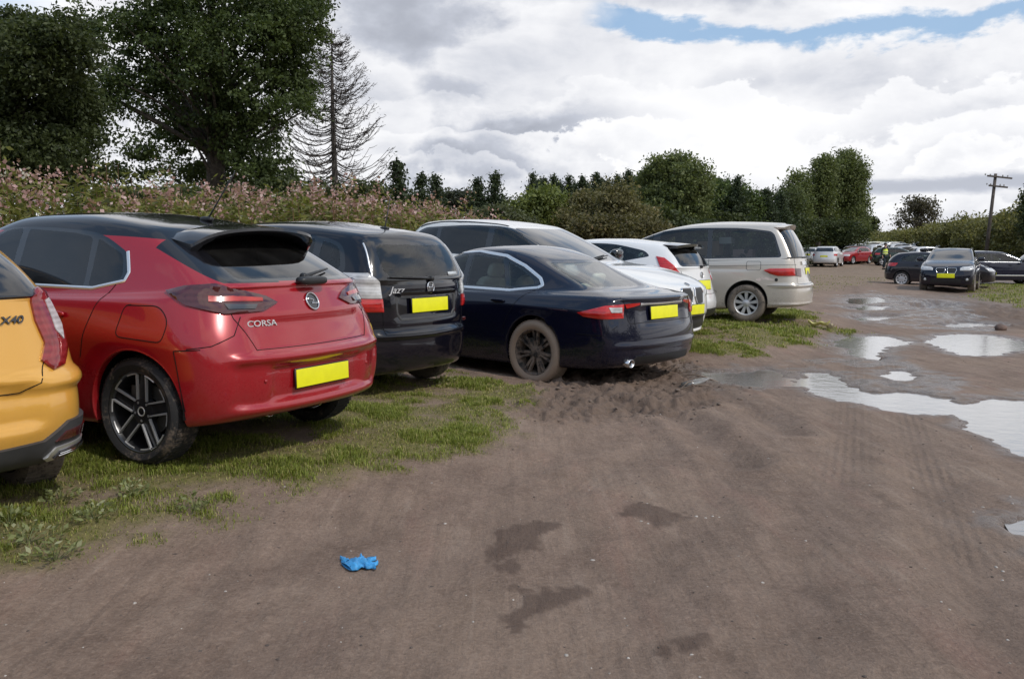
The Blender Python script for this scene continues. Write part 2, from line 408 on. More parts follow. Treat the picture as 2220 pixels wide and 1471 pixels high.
def interp(xs, knots_x, knots_v):
    """smooth monotone-ish interpolation (pchip)"""
    kx = np.array(knots_x, float); kv = np.array(knots_v, float); o = np.argsort(kx); kx = kx[o]; kv = kv[o]
    h = np.diff(kx); d = np.diff(kv) / h; m = np.zeros(len(kx)); m[0] = d[0]; m[-1] = d[-1]
    for i in range(1, len(kx) - 1):
        if d[i - 1] * d[i] > 0: m[i] = 2 * d[i - 1] * d[i] / (d[i - 1] + d[i])
    xs = np.clip(np.asarray(xs, float), kx[0], kx[-1]); k = np.clip(np.searchsorted(kx, xs) - 1, 0, len(kx) - 2)
    t = (xs - kx[k]) / h[k]
    return (2 * t ** 3 - 3 * t ** 2 + 1) * kv[k] + (t ** 3 - 2 * t ** 2 + t) * h[k] * m[k] + (-2 * t ** 3 + 3 * t ** 2) * kv[k + 1] + (t ** 3 - t ** 2) * h[k] * m[k + 1]

NC = 15
def low_row(r, s):
    ef, er, w = r['ef'], r['er'], r['w']; wb = s['wb']; rf = r.get('rf', 1); rr = r.get('rr', 1); wf = r.get('wf', 1); wr = r.get('wr', 1)
    xs = [ef, ef - .03 * rf, ef - .13 * rf, min(ef - .30 * rf, ef - .2)] + [wb * (1 - i / 6) for i in range(7)] + [er + .32 * rr, er + .13 * rr, er + .03 * rr, er]
    ys = [0, .45 * w * wf, .80 * w * wf, .955 * w * (wf + 1) / 2, .99 * w, w, w, w, w, w, .99 * w, .96 * w * (wr + 1) / 2, .81 * w * wr, .45 * w * wr, 0]
    xs = np.array(xs); zk = r['z']
    kx = [ef, wb, wb / 2, 0, er]
    return np.stack([xs, np.array(ys), interp(xs, kx, zk)], 1)
def gh_row(r, s):
    ef, er, w = r['ef'], r['er'], r['w']; wf = r.get('wf', 1); wr = r.get('wr', 1); rf = r.get('rf', 1); rr = r.get('rr', 1)
    a, b = ef - .36 * rf, er + .34 * rr
    xs = np.array([ef, ef - .025 * rf, ef - .10 * rf, ef - .20 * rf] + [a + (b - a) * i / 6 for i in range(7)] + [er + .18 * rr, er + .075 * rr, er + .02 * rr, er])
    fr = np.array([0, .45, .80, .95, .99, 1, 1, 1, 1, 1, .985, .95, .80, .45, 0])
    tap = np.interp(xs, [er, er + .35 * (ef - er), er + .65 * (ef - er), ef], [wr, 1, 1, wf])
    ys = fr * w * tap
    kx = [ef, ef + (er - ef) * .25, ef + (er - ef) * .5, ef + (er - ef) * .75, er]
    zs = interp(xs, kx, r['z']) - r.get('crown', 0) * fr ** 2
    return np.stack([xs, ys, zs], 1)

class Car:
    def __init__(s, name, spec, loc, th, z=0.0, pitch=0.0, roll=0.0):
        s.name = name; s.s = spec; s.nu = spec.get('nu', 6); s.nv = spec.get('nv', 6)
        rows = [low_row(r, spec) for r in spec['low']]
        g0 = gh_row(spec['gh'][0], spec); sh = rows[-1]
        for t, key in ((.34, 'h1'), (.70, 'h2')):
            bf, br = spec.get('bulge', (.05, .02)); k = 4 * t * (1 - t)
            p = sh * (1 - t) + g0 * t
            xs = p[:, 0]; wgt = np.zeros(NC); wgt[:5] = bf * k * np.array([1, 1, .9, .5, .3]); wgt[10:] = br * k * np.array([.3, .5, .9, 1, 1])
            p[:, 2] += wgt
            if 'deckfix' in spec: p = spec['deckfix'](p, t, sh, g0)
            rows.append(p)
        rows.append(g0); s.row_g0 = len(rows) - 1
        for r in spec['gh'][1:]: rows.append(gh_row(r, spec))
        s.row_rail = len(rows) - 3
        H = np.stack(rows)                                   # rows, NC, 3
        mir = H[:, 1:-1][:, ::-1].copy(); mir[:, :, 1] *= -1
        C = np.concatenate([H, mir], 1)                      # ring of 28
        K = C.copy()
        for _ in range(spec.get('fit', 2)):
            lim = s.limit(C); C = C + (K - lim) * .75
        s.G = bsp(C, s.nu, s.nv)
        for fn in spec.get('ops', []): s.G = fn(s.G)
        s.root = empty(name, (loc[0], loc[1], z)); s.root.rotation_euler = (R(roll), R(-pitch), R(th))
        nr, nc, _ = s.G.shape; s.nr, s.nc = nr, nc
        V = s.G.reshape(-1, 3)
        bm = bmesh.new(); L = bm.faces.layers.int.new('rid'); L2 = bm.faces.layers.int.new('zone')
        bv = [bm.verts.new(v) for v in V.tolist()]
        for i in range(nr - 1):
            for j in range(nc):
                k = (j + 1) % nc
                q = [bv[i * nc + j], bv[i * nc + k], bv[(i + 1) * nc + k], bv[(i + 1) * nc + j]]
                if i == nr - 2 and (q[2].co - q[3].co).length < 1e-6: q = q[:3]
                try: f = bm.faces.new(q)
                except ValueError: continue
                ring = j / s.nu; colp = ring if ring < 14 else 28 - ring
                f[L] = 0; f[L2] = i * 1000 + int(min(colp, 13.99) * 10)
        bmesh.ops.remove_doubles(bm, verts=[bv[(nr - 1) * nc + j] for j in range(nc)], dist=1e-4)
        bm.normal_update()
        # make normals point outwards
        tot = sum(f.normal.dot(f.calc_center_median() - Vector((1.2, 0, .7))) for f in bm.faces)
        if tot < 0:
            bmesh.ops.reverse_faces(bm, faces=bm.faces); bm.normal_update()
        s.bm = bm; s.L = L; s.L2 = L2
        s.bvh = BVHTree.FromBMesh(bm)
        s.kd = KDTree(len(bm.verts)); s.kn = [v.normal.copy() for v in bm.verts]
        for q, v in enumerate(bm.verts): s.kd.insert(v.co, q)
        s.kd.balance()
        s.cuts = {}; s.nid = 1
        s.undz = float(V[:, 2].min())
    @staticmethod
    def limit(C):
        a = (np.roll(C, 1, 1) + 4 * C + np.roll(C, -1, 1)) / 6
        last = a[-2].copy(); last[:, 1] *= -1; n = a.shape[1]; last = last[ring_mirror(n, 1)][:, :] ; last = a[-2][ring_mirror(n, 1)]
        E = np.concatenate([(2 * a[0] - a[1])[None], a, last[None]], 0)
        return (E[:-2] + 4 * E[1:-1] + E[2:]) / 6
    # ---- projections: 2-D -> point, normal
    def ray(s, o, d):
        h = s.bvh.ray_cast(Vector(o), Vector(d))
        if h[0] is None: return None
        n = Vector((0, 0, 0))
        for co, q, dd in s.kd.find_n(h[0], 5): n += s.kn[q] / (dd * dd + 2e-5)
        n.normalize()
        if n.dot(Vector(d)) > 0: n = -h[1] if h[1].dot(Vector(d)) > 0 else h[1]
        return h[0], n
    def snap(s, o, d):
        r = s.ray(o, d)
        if r: return r
        # missed: take the nearest surface point to the ray
        best = None
        for k in range(60):
            p = Vector(o) + Vector(d) * (k * .12); h = s.bvh.find_nearest(p)
            if h[0] is not None and (best is None or h[3] < best[1]): best = ((h[0], h[1]), h[3])
        return best[0]
    def P(s, kind):
        sg = -1 if kind.endswith('R') else 1
        if kind.startswith('side'): return lambda a, b: s.snap((a, 4 * sg, b), (0, -sg, 0))
        if kind.startswith('rear'): return lambda a, b: s.snap((-6, a * sg, b), (1, 0, 0))
        if kind.startswith('front'): return lambda a, b: s.snap((9, a * sg, b), (-1, 0, 0))
        if kind.startswith('top'): return lambda a, b: s.snap((a, b * sg, 5), (0, 0, -1))
        if kind.startswith('cylr'):     # rear wrap: a = degrees from straight back
            xc = s.s.get('cyl_rx', .5)
            return lambda a, b: s.snap((xc - 5 * math.cos(R(a)), 5 * sg * math.sin(R(a)), b), (math.cos(R(a)), -sg * math.sin(R(a)), 0))
        if kind.startswith('cylf'):
            xc = s.s.get('cyl_fx', s.s['wb'] + .1)
            return lambda a, b: s.snap((xc + 5 * math.cos(R(a)), 5 * sg * math.sin(R(a)), b), (-math.cos(R(a)), -sg * math.sin(R(a)), 0))
    def patch(s, name, kind, poly, m, off=.004, step=None, parent=None, skirt=.012, bulge=0.0, sharp=None, mb=None):
        """a panel that follows the body: outline poly in the projection's plane, lifted by off, with a rim"""
        KX = .02 if kind.startswith('cyl') else 1.0
        pts = [Vector((p[0] * KX, p[1])) for p in poly]; n = len(pts)
        ar = sum(pts[i].x * pts[(i + 1) % n].y - pts[(i + 1) % n].x * pts[i].y for i in range(n))
        if ar < 0: pts = pts[::-1]
        xs = [p.x for p in pts]; ys = [p.y for p in pts]; cyl = kind.startswith('cyl')
        stx = (step or .03); sty = stx
        if cyl: stx = .022; sty = .02
        bound = []
        for i in range(n):
            a, b = pts[i], pts[(i + 1) % n]; k = max(1, int(math.hypot((b.x - a.x) / stx, (b.y - a.y) / sty)))
            for q in range(k): bound.append(a.lerp(b, q / k))
        nb = len(bound); inner = []
        x = min(xs) + stx * .5
        while x < max(xs):
            y = min(ys) + sty * .5
            while y < max(ys):
                p = Vector((x, y)); ins = False; dmin = 9
                for i in range(nb):
                    a, b = bound[i], bound[i - 1]
                    if (a.y > y) != (b.y > y) and x < (b.x - a.x) * (y - a.y) / (b.y - a.y) + a.x: ins = not ins
                    dmin = min(dmin, math.hypot((a.x - x) / stx, (a.y - y) / sty))
                if ins and dmin > .45: inner.append(p)
                y += sty
            x += stx
        allp = bound + inner
        r = geometry.delaunay_2d_cdt(allp, [(i, (i + 1) % nb) for i in range(nb)], [], 1, 1e-6)
        v2, tri, orig = r[0], r[2], r[3]
        # map back boundary order
        pr = s.P(kind); o3 = []; sk = {}
        bset = {}
        for vi, ol in enumerate(orig):
            for q in ol:
                if q < nb: bset[q] = vi
        for vi, p in enumerate(v2):
            c, nn = pr(p.x / KX, p.y)
            dmin = min(math.hypot(b.x - p.x, b.y - p.y) for b in bound) if bulge else 0
            o3.append(c + nn * (off + (bulge * (1 - math.exp(-dmin / .03)) if bulge else 0))); sk[vi] = c - nn * skirt
        T = mb or MB(); base = T.add(o3, [tuple(t) for t in tri])
        if skirt > 0:
            ids = [bset[i] for i in range(nb) if i in bset]
            b2 = T.add([sk[i] for i in ids], [])
            for i in range(len(ids)):
                j = (i + 1) % len(ids)
                T.f.append((base + ids[i], base + ids[j], b2 + j, b2 + i)[::-1]); T.mi.append(T.cur)
        if mb: return mb
        # orient outwards
        return T.build(name, m, parent or s.root, True, 50)
    def line(s, name, kind, pts, m, w=.006, off=.0015, parent=None, closed=False, step=.018, mb=None, dens=True):
        """thin flat strip (a seam or a trim) following the body"""
        pr = s.P(kind); pp = [Vector(p) for p in pts]
        if closed: pp = pp + [pp[0]]
        seq = []
        for i in range(len(pp) - 1):
            L = (pp[i + 1] - pp[i]).length; k = max(1, int(L / (step if not kind.startswith('cyl') else 2)))
            for q in range(k): seq.append(pp[i].lerp(pp[i + 1], q / k))
        seq.append(pp[-1]); P3 = [pr(p.x, p.y) for p in seq]
        T = mb or MB(); vs = []; fs = []
        for i, (c, nn) in enumerate(P3):
            a = P3[max(0, i - 1)][0]; b = P3[min(len(P3) - 1, i + 1)][0]; d = (b - a)
            if d.length < 1e-7: d = Vector((0, 0, 1))
            d.normalize(); q = d.cross(nn).normalized() * w / 2
            e = nn * -.004
            vs += [c + nn * off * .3 - q * 1.25, c + nn * off - q * .7, c + nn * off + q * .7, c + nn * off * .3 + q * 1.25]
        for i in range(len(P3) - 1):
            for k in range(3): fs.append((i * 4 + k, i * 4 + k + 1, i * 4 + 5 + k, i * 4 + 4 + k))
        T.add(vs, fs)
        return T if mb else T.build(name, m, parent or s.root)
    # ---- cutting a convex region out of the body
    def cut(s, kind, poly, rid=None, only=0, nlim=.12, xr=None):
        L = s.L; bm = s.bm
        rid = rid if rid is not None else s.nid; s.nid = max(s.nid, rid) + 1
        sg = -1 if kind.endswith('R') else 1
        n = len(poly); ar = sum(poly[i][0] * poly[(i + 1) % n][1] - poly[(i + 1) % n][0] * poly[i][1] for i in range(n))
        if ar < 0: poly = poly[::-1]
        ax = {'side': (0, 2), 'rear': (1, 2), 'fron': (1, 2), 'topv': (0, 1)}[kind[:4]]
        msx = sg if ax[0] == 1 else 1
        P2 = [(p[0] * msx, p[1]) for p in poly]
        if msx < 0: P2 = P2[::-1]
        if kind.startswith('topv') and sg < 0: P2 = [(p[0], -p[1]) for p in poly][::-1]
        x0 = min(p[0] for p in P2); x1 = max(p[0] for p in P2); y0 = min(p[1] for p in P2); y1 = max(p[1] for p in P2)
        cand = []
        for f in bm.faces:
            if f[L] != only: continue
            nn = f.normal
            if kind.startswith('side') and nn.y * sg < nlim: continue
            if kind.startswith('rear') and nn.x > -nlim: continue
            if kind.startswith('fron') and nn.x < nlim: continue
            if kind.startswith('topv') and nn.z < nlim: continue
            if xr:
                c = f.calc_center_median()
                if not (xr[0] <= c.x <= xr[1]): continue
            us = [v.co[ax[0]] for v in f.verts]; vs = [v.co[ax[1]] for v in f.verts]
            if max(us) < x0 or min(us) > x1 or max(vs) < y0 or min(vs) > y1: continue
            cand.append(f)
        for i in range(n):
            a, b = P2[i], P2[(i + 1) % n]; dx, dy = b[0] - a[0], b[1] - a[1]
            l = math.hypot(dx, dy)
            if l < 1e-6: continue
            co = [0, 0, 0]; no = [0, 0, 0]; co[ax[0]] = a[0]; co[ax[1]] = a[1]; no[ax[0]] = -dy / l; no[ax[1]] = dx / l
            geom = list({e for f in cand for e in f.edges}) + list({v for f in cand for v in f.verts}) + cand
            res = bmesh.ops.bisect_plane(bm, geom=geom, dist=1e-5, plane_co=co, plane_no=no)
            cs = [g for g in res['geom'] if isinstance(g, bmesh.types.BMFace)]
            N = Vector(no); C0 = Vector(co)
            cand = [f for f in cs if f.is_valid and (f.calc_center_median() - C0).dot(N) > 0]
        for f in cand: f[L] = rid
        return rid
    def arch(s, x, z, r, depth=.30, n=28, squash=1.0):
        poly = [(x + r * math.cos(2 * math.pi * k / n), z + r * squash * math.sin(2 * math.pi * k / n)) for k in range(n)]
        for kd in ('sideL', 'sideR'): s.cut(kd, poly, rid=99, only=0, nlim=.0)
    def part_from(s, name, rids, m, off=0.0, parent=None, zones=None, exclude_zone=None):
        """faces with those ids become an object of their own"""
        rids = set(rids); V = {}; vs = []; fs = []
        for f in s.bm.faces:
            if f[s.L] not in rids: continue
            if zones and not zones(f[s.L2] // 1000, (f[s.L2] % 1000) / 10, f): continue
            if exclude_zone and exclude_zone(f[s.L2] // 1000, (f[s.L2] % 1000) / 10, f): continue
            q = []
            for v in f.verts:
                if v.index not in V: V[v.index] = len(vs); vs.append(v)
                q.append(V[v.index])
            fs.append(q)
        if not fs: return None
        me = bpy.data.meshes.new(name); me.from_pydata([v.co + v.normal * off for v in vs], [], fs); me.update()
        o = link(name, me, m, parent or s.root)
        if off == 0:
            try: me.normals_split_custom_set_from_vertices([v.normal for v in vs])
            except Exception: pass
        return o
    def finish_index(s):
        s.bm.normal_update(); s.bm.verts.index_update(); s.bm.faces.index_update()

def roundpoly(pts, r, n=4):
    out = []; N = len(pts)
    rr = r if isinstance(r, (list, tuple)) else [r] * N
    for i in range(N):
        a, b, c = Vector(pts[i - 1]), Vector(pts[i]), Vector(pts[(i + 1) % N]); q = rr[i]
        la, lc = (a - b).length, (c - b).length; d = min(q, la * .45, lc * .45)
        p0 = b + (a - b).normalized() * d; p2 = b + (c - b).normalized() * d
        for k in range(n + 1):
            t = k / n; out.append(tuple(p0 * (1 - t) ** 2 + b * 2 * t * (1 - t) + p2 * t * t))
    return out
def inset(poly, d):
    """shrink a polygon by d (towards its inside)"""
    N = len(poly); ar = sum(poly[i][0] * poly[(i + 1) % N][1] - poly[(i + 1) % N][0] * poly[i][1] for i in range(N))
    sg = 1 if ar > 0 else -1; out = []
    P = [Vector(p) for p in poly]
    for i in range(N):
        a, b, c = P[i - 1], P[i], P[(i + 1) % N]
        n1 = Vector((-(b - a).y, (b - a).x)).normalized() * sg; n2 = Vector((-(c - b).y, (c - b).x)).normalized() * sg
        k = n1 + n2; k = k / max(.35, k.dot(n1)) if k.length > 1e-6 else n1
        out.append(tuple(b + k * d))
    return out

# ---------------------------------------------------------------- wheels
def wheel_tyre(R_, rimr, w):
    t = MB(); h = w / 2
    prof = [(rimr - .004, -h * .80), (rimr + .012, -h * .92), ((R_ + rimr) / 2, -h * 1.02), (R_ - .022, -h * .95), (R_ - .006, -h * .80), (R_, -h * .5), (R_ + .001, 0), (R_, h * .5), (R_ - .006, h * .80), (R_ - .022, h * .95), ((R_ + rimr) / 2, h * 1.02), (rimr + .012, h * .92), (rimr - .004, h * .80)]
    t.lathe_y(prof, 56)
    # tread grooves
    n = 64
    for k in range(n):
        a = 2 * math.pi * (k + .25) / n; M = Matrix.Rotation(-a, 4, 'Y')
        t.box((R_ - .001, 0, 0), (.006, w * .78, 2 * math.pi * R_ / n * .62), M)
    return t
def wheel_rim(kind, rr, w):
    """returns [(suffix, MB, material)] of the rim, outward face +y"""
    h = w / 2; out = []
    b = MB(); b.lathe_y([(rr + .004, h * .84), (rr - .006, h * .86), (rr - .014, h * .78), (rr - .022, h * .35), (rr - .03, -h * .3), (rr - .02, -h * .8)], 56)
    f = MB(); e = MB(); d = MB()
    fy = h * .60
    def spoke(mb, a0, a1, r0, r1, w0, w1, y0, y1, th=.018):
        # tapered bar from angle a0 radius r0 to angle a1 radius r1
        p0 = Vector((math.cos(a0) * r0, y0, math.sin(a0) * r0)); p1 = Vector((math.cos(a1) * r1, y1, math.sin(a1) * r1))
        d_ = (p1 - p0).normalized(); sd_ = Vector((0, 1, 0)).cross(d_).normalized(); up = Vector((0, 1, 0))
        vs = []
        for p, ww in ((p0, w0), (p1, w1)):
            for sx, uy in ((-1, -th), (-.8, 0), (.8, 0), (1, -th)): vs.append(p + sd_ * ww / 2 * sx + up * uy)
        mb.add(vs, [(0, 1, 5, 4), (1, 2, 6, 5), (2, 3, 7, 6), (3, 0, 4, 7)])
    if kind == 'five_twin':                         # dark wheel with bright outlined twin spokes
        for k in range(5):
            a = 2 * math.pi * k / 5 + R(90 + 4)
            spoke(f, a, a, .05, rr - .012, .070, .070, fy * .80, fy - .004, .03)
            for q in (-1, 1):
                spoke(e, a + q * .50, a + q * .165, .075, rr - .02, .010, .013, fy + .004, fy + .016, .014)
                arc = [Vector((math.cos(a + q * t) * (rr - .018), fy + .016, math.sin(a + q * t) * (rr - .018))) for t in np.linspace(.155, .50, 7)]
                e.tube(arc, .0055, 5)
        f.lathe_y([(0.001, fy * .95), (.055, fy * .95), (.078, fy * .85), (.085, fy * .3)], 30)
        e.lathe_y([(.020, fy * .95 + .004), (.026, fy * .95 + .007), (.030, fy * .95 + .004)], 24)
        out = [('rim', b, ALLOY_D), ('spokes', f, ALLOY_D), ('spoke_edge', e, EDGE_A)]
        for k in range(5):
            a = 2 * math.pi * (k + .5) / 5 + R(94); d = MB()
            d.lathe_y([(.001, fy * .9 + .005), (.008, fy * .9 + .004), (.009, fy * .8)], 10, (math.cos(a) * .056, 0, math.sin(a) * .056))
            out.append(('wheel_bolt', d, SATIN))
    elif kind == 'seven_twin':
        for k in range(7):
            a = 2 * math.pi * k / 7 + R(90)
            for q in (-1, 1): spoke(f, a + q * .16, a + q * .13, .05, rr - .012, .030, .034, fy * .80, fy + .006, .03)
        f.lathe_y([(0.001, fy * .9), (.05, fy * .9), (.07, fy * .8), (.075, fy * .2)], 30)
        out = [('rim', b, ALLOY_M), ('spokes', f, ALLOY_M)]
    elif kind == 'nine':
        for k in range(9):
            a = 2 * math.pi * k / 9 + R(90)
            spoke(f, a, a, .03, rr - .008, .040, .068, fy, fy + .004, .02)
        f.lathe_y([(0.001, fy + .012), (.045, fy + .010), (.06, fy)], 30)
        f.lathe_y([(rr - .02, fy + .004), (rr - .008, fy + .010), (rr + .004, fy + .006)], 56)
        d.lathe_y([(.001, fy - .03), (rr - .01, fy - .03)], 40)
        out = [('rim', b, ALLOY), ('hub_cap', f, ALLOY), ('brake_disc', d, LINER)]
    elif kind == 'holes':
        f.lathe_y([(0.001, fy + .008), (.06, fy + .004), (rr * .72, fy - .006), (rr - .01, fy + .006), (rr + .004, fy + .006)], 48)
        for k in range(9):
            a = 2 * math.pi * k / 9; cx, cz = math.cos(a) * rr * .70, math.sin(a) * rr * .70
            d = MB(); d.lathe_y([(.001, fy + .006), (.026, fy + .006), (.028, fy - .01)], 12, (cx, 0, cz)); out.append(('vent', d, LINER))
        out += [('rim', b, ALLOY), ('hub_cap', f, ALLOY)]
    else:
        n = 5
        for k in range(n):
            a = 2 * math.pi * k / n + R(90)
            spoke(f, a, a, .03, rr - .01, .07, .055, fy, fy + .004, .03)
        f.lathe_y([(0.001, fy + .004), (.05, fy + .002), (.065, fy - .02)], 24)
        out = [('rim', b, ALLOY), ('spokes', f, ALLOY)]
    if kind not in ('nine', 'holes'):
        bd = MB(); bd.lathe_y([(.07, -.01), (rr * .62, -.01), (rr * .62, -.03)], 40)
        bd.box((rr * .5 * .7, .0, rr * .5 * .7), (.07, .05, .11), Matrix.Rotation(.0, 4, 'Y'))
        out.append(('brake_disc', bd, pbr('brake iron', (.20, .19, .18), .45, metal=.7, var=.3)))
        bk = MB(); bk.lathe_y([(.001, -.05), (rr - .03, -.05)], 40); out.append(('back_plate', bk, LINER))
    return out
def add_wheels(car, track, r, rimr, w, kind, tyre=None, which='all', steer=0):
    wb = car.s['wb']; todo = [(0, 1), (0, -1), (wb, 1), (wb, -1)]
    for (x, sg) in todo:
        e = empty('wheel', (x, sg * (track / 2), r), 0, car.root)
        rz = 0 if sg > 0 else math.pi
        if x > 0: rz += R(steer)
        spin = R(17 * (x > 0) + 29 * (sg < 0))
        e.rotation_euler = (0, 0, rz)
        tm = tyre
        if isinstance(tyre, dict): tm = tyre.get((x > 0, sg), TYRE)
        ty = wheel_tyre(r, rimr, w).build('tyre', tm or TYRE, e, True, 40)
        for nm, mb, mt in wheel_rim(kind, rimr, w):
            o = mb.build(nm, mt, e, True, 35)
            o.rotation_euler = (0, spin if kind != 'five_twin' or x > 0 else R(0), 0)
def add_liner(car, x, z, r, yout, m=LINER):
    for sg in (1, -1):
        T = MB()
        vs = []; fs = []; n = 20
        for k in range(n + 1):
            a = R(-4) + R(188) * k / n
            c, s_ = math.cos(a) * (r + .004), math.sin(a) * (r + .004)
            for y in (yout, yout - .40): vs.append((x + c, sg * y, z + s_))
        for k in range(n): fs.append((2 * k, 2 * k + 1, 2 * k + 3, 2 * k + 2))
        vs.append((x, sg * (yout - .40), z)); c = len(vs) - 1
        for k in range(n): fs.append((c, 2 * k + 1, 2 * k + 3))
        T.add(vs, fs); T.build('wheel_well', m, car.root)
def arch_lip(car, x, z, r, m, n=40, wd=.022):
    """folded edge round the wheel opening, following the body side"""
    for kd, sg in (('sideL', 1), ('sideR', -1)):
        pr = car.P(kd); vs = []; fs = []
        ks = [k for k in range(n + 1)]
        for k in ks:
            a = R(-18) + R(216) * k / n
            p, nn = pr(x + (r + .002) * math.cos(a), z + (r + .002) * math.sin(a))
            c = Vector((math.cos(a), 0, math.sin(a)))
            vs += [p + Vector((0, sg * .0005, 0)), p + Vector((0, sg * .003, 0)) - c * .006, p - c * .012 - Vector((0, sg * .004, 0)), p - c * .010 - Vector((0, sg * wd * 2, 0))]
        for k in range(n):
            for j in range(3): fs.append((4 * k + j, 4 * k + j + 1, 4 * k + 5 + j, 4 * k + 4 + j))
        mb = MB(); mb.add(vs, fs); mb.build('arch_edge', m, car.root)
# ---------------------------------------------------------------- generic car builder
PLATE_BLUE = pbr('plate band', (.02, .05, .25), .4)
def seat_set(car, m, xs_front, x_rear, zf, rear_head=True, w=.50):
    """front seats and a rear bench with head rests, each a part"""
    for yy in (-.36, .36):
        e = MB(); e.superq((xs_front, yy, zf), (.50, w, .16), .4)
        M = Matrix.Translation((xs_front - .25, yy, zf)) @ Matrix.Rotation(R(-18), 4, 'Y')
        e.superq((0, 0, .30), (.13, w * .94, .62), .45, M)
        o = e.build('seat', m, car.root)
        h = MB(); h.superq((-.02, 0, .70), (.09, .25, .17), .55, M); h.tube([M @ Vector((0, .05, .55)), M @ Vector((0, .05, .68))], .006, 6); h.tube([M @ Vector((0, -.05, .55)), M @ Vector((0, -.05, .68))], .006, 6)
        h.build('headrest', m, o)
    e = MB(); e.superq((x_rear, 0, zf), (.48, 1.2, .16), .35)
    M = Matrix.Translation((x_rear - .24, 0, zf)) @ Matrix.Rotation(R(-22), 4, 'Y')
    e.superq((0, 0, .28), (.13, 1.2, .58), .4, M)
    o = e.build('rear_bench', m, car.root)
    if rear_head:
        for yy in (-.36, .36):
            h = MB(); h.superq((-.02, yy, .64), (.08, .24, .15), .55, M); h.build('headrest', m, o)

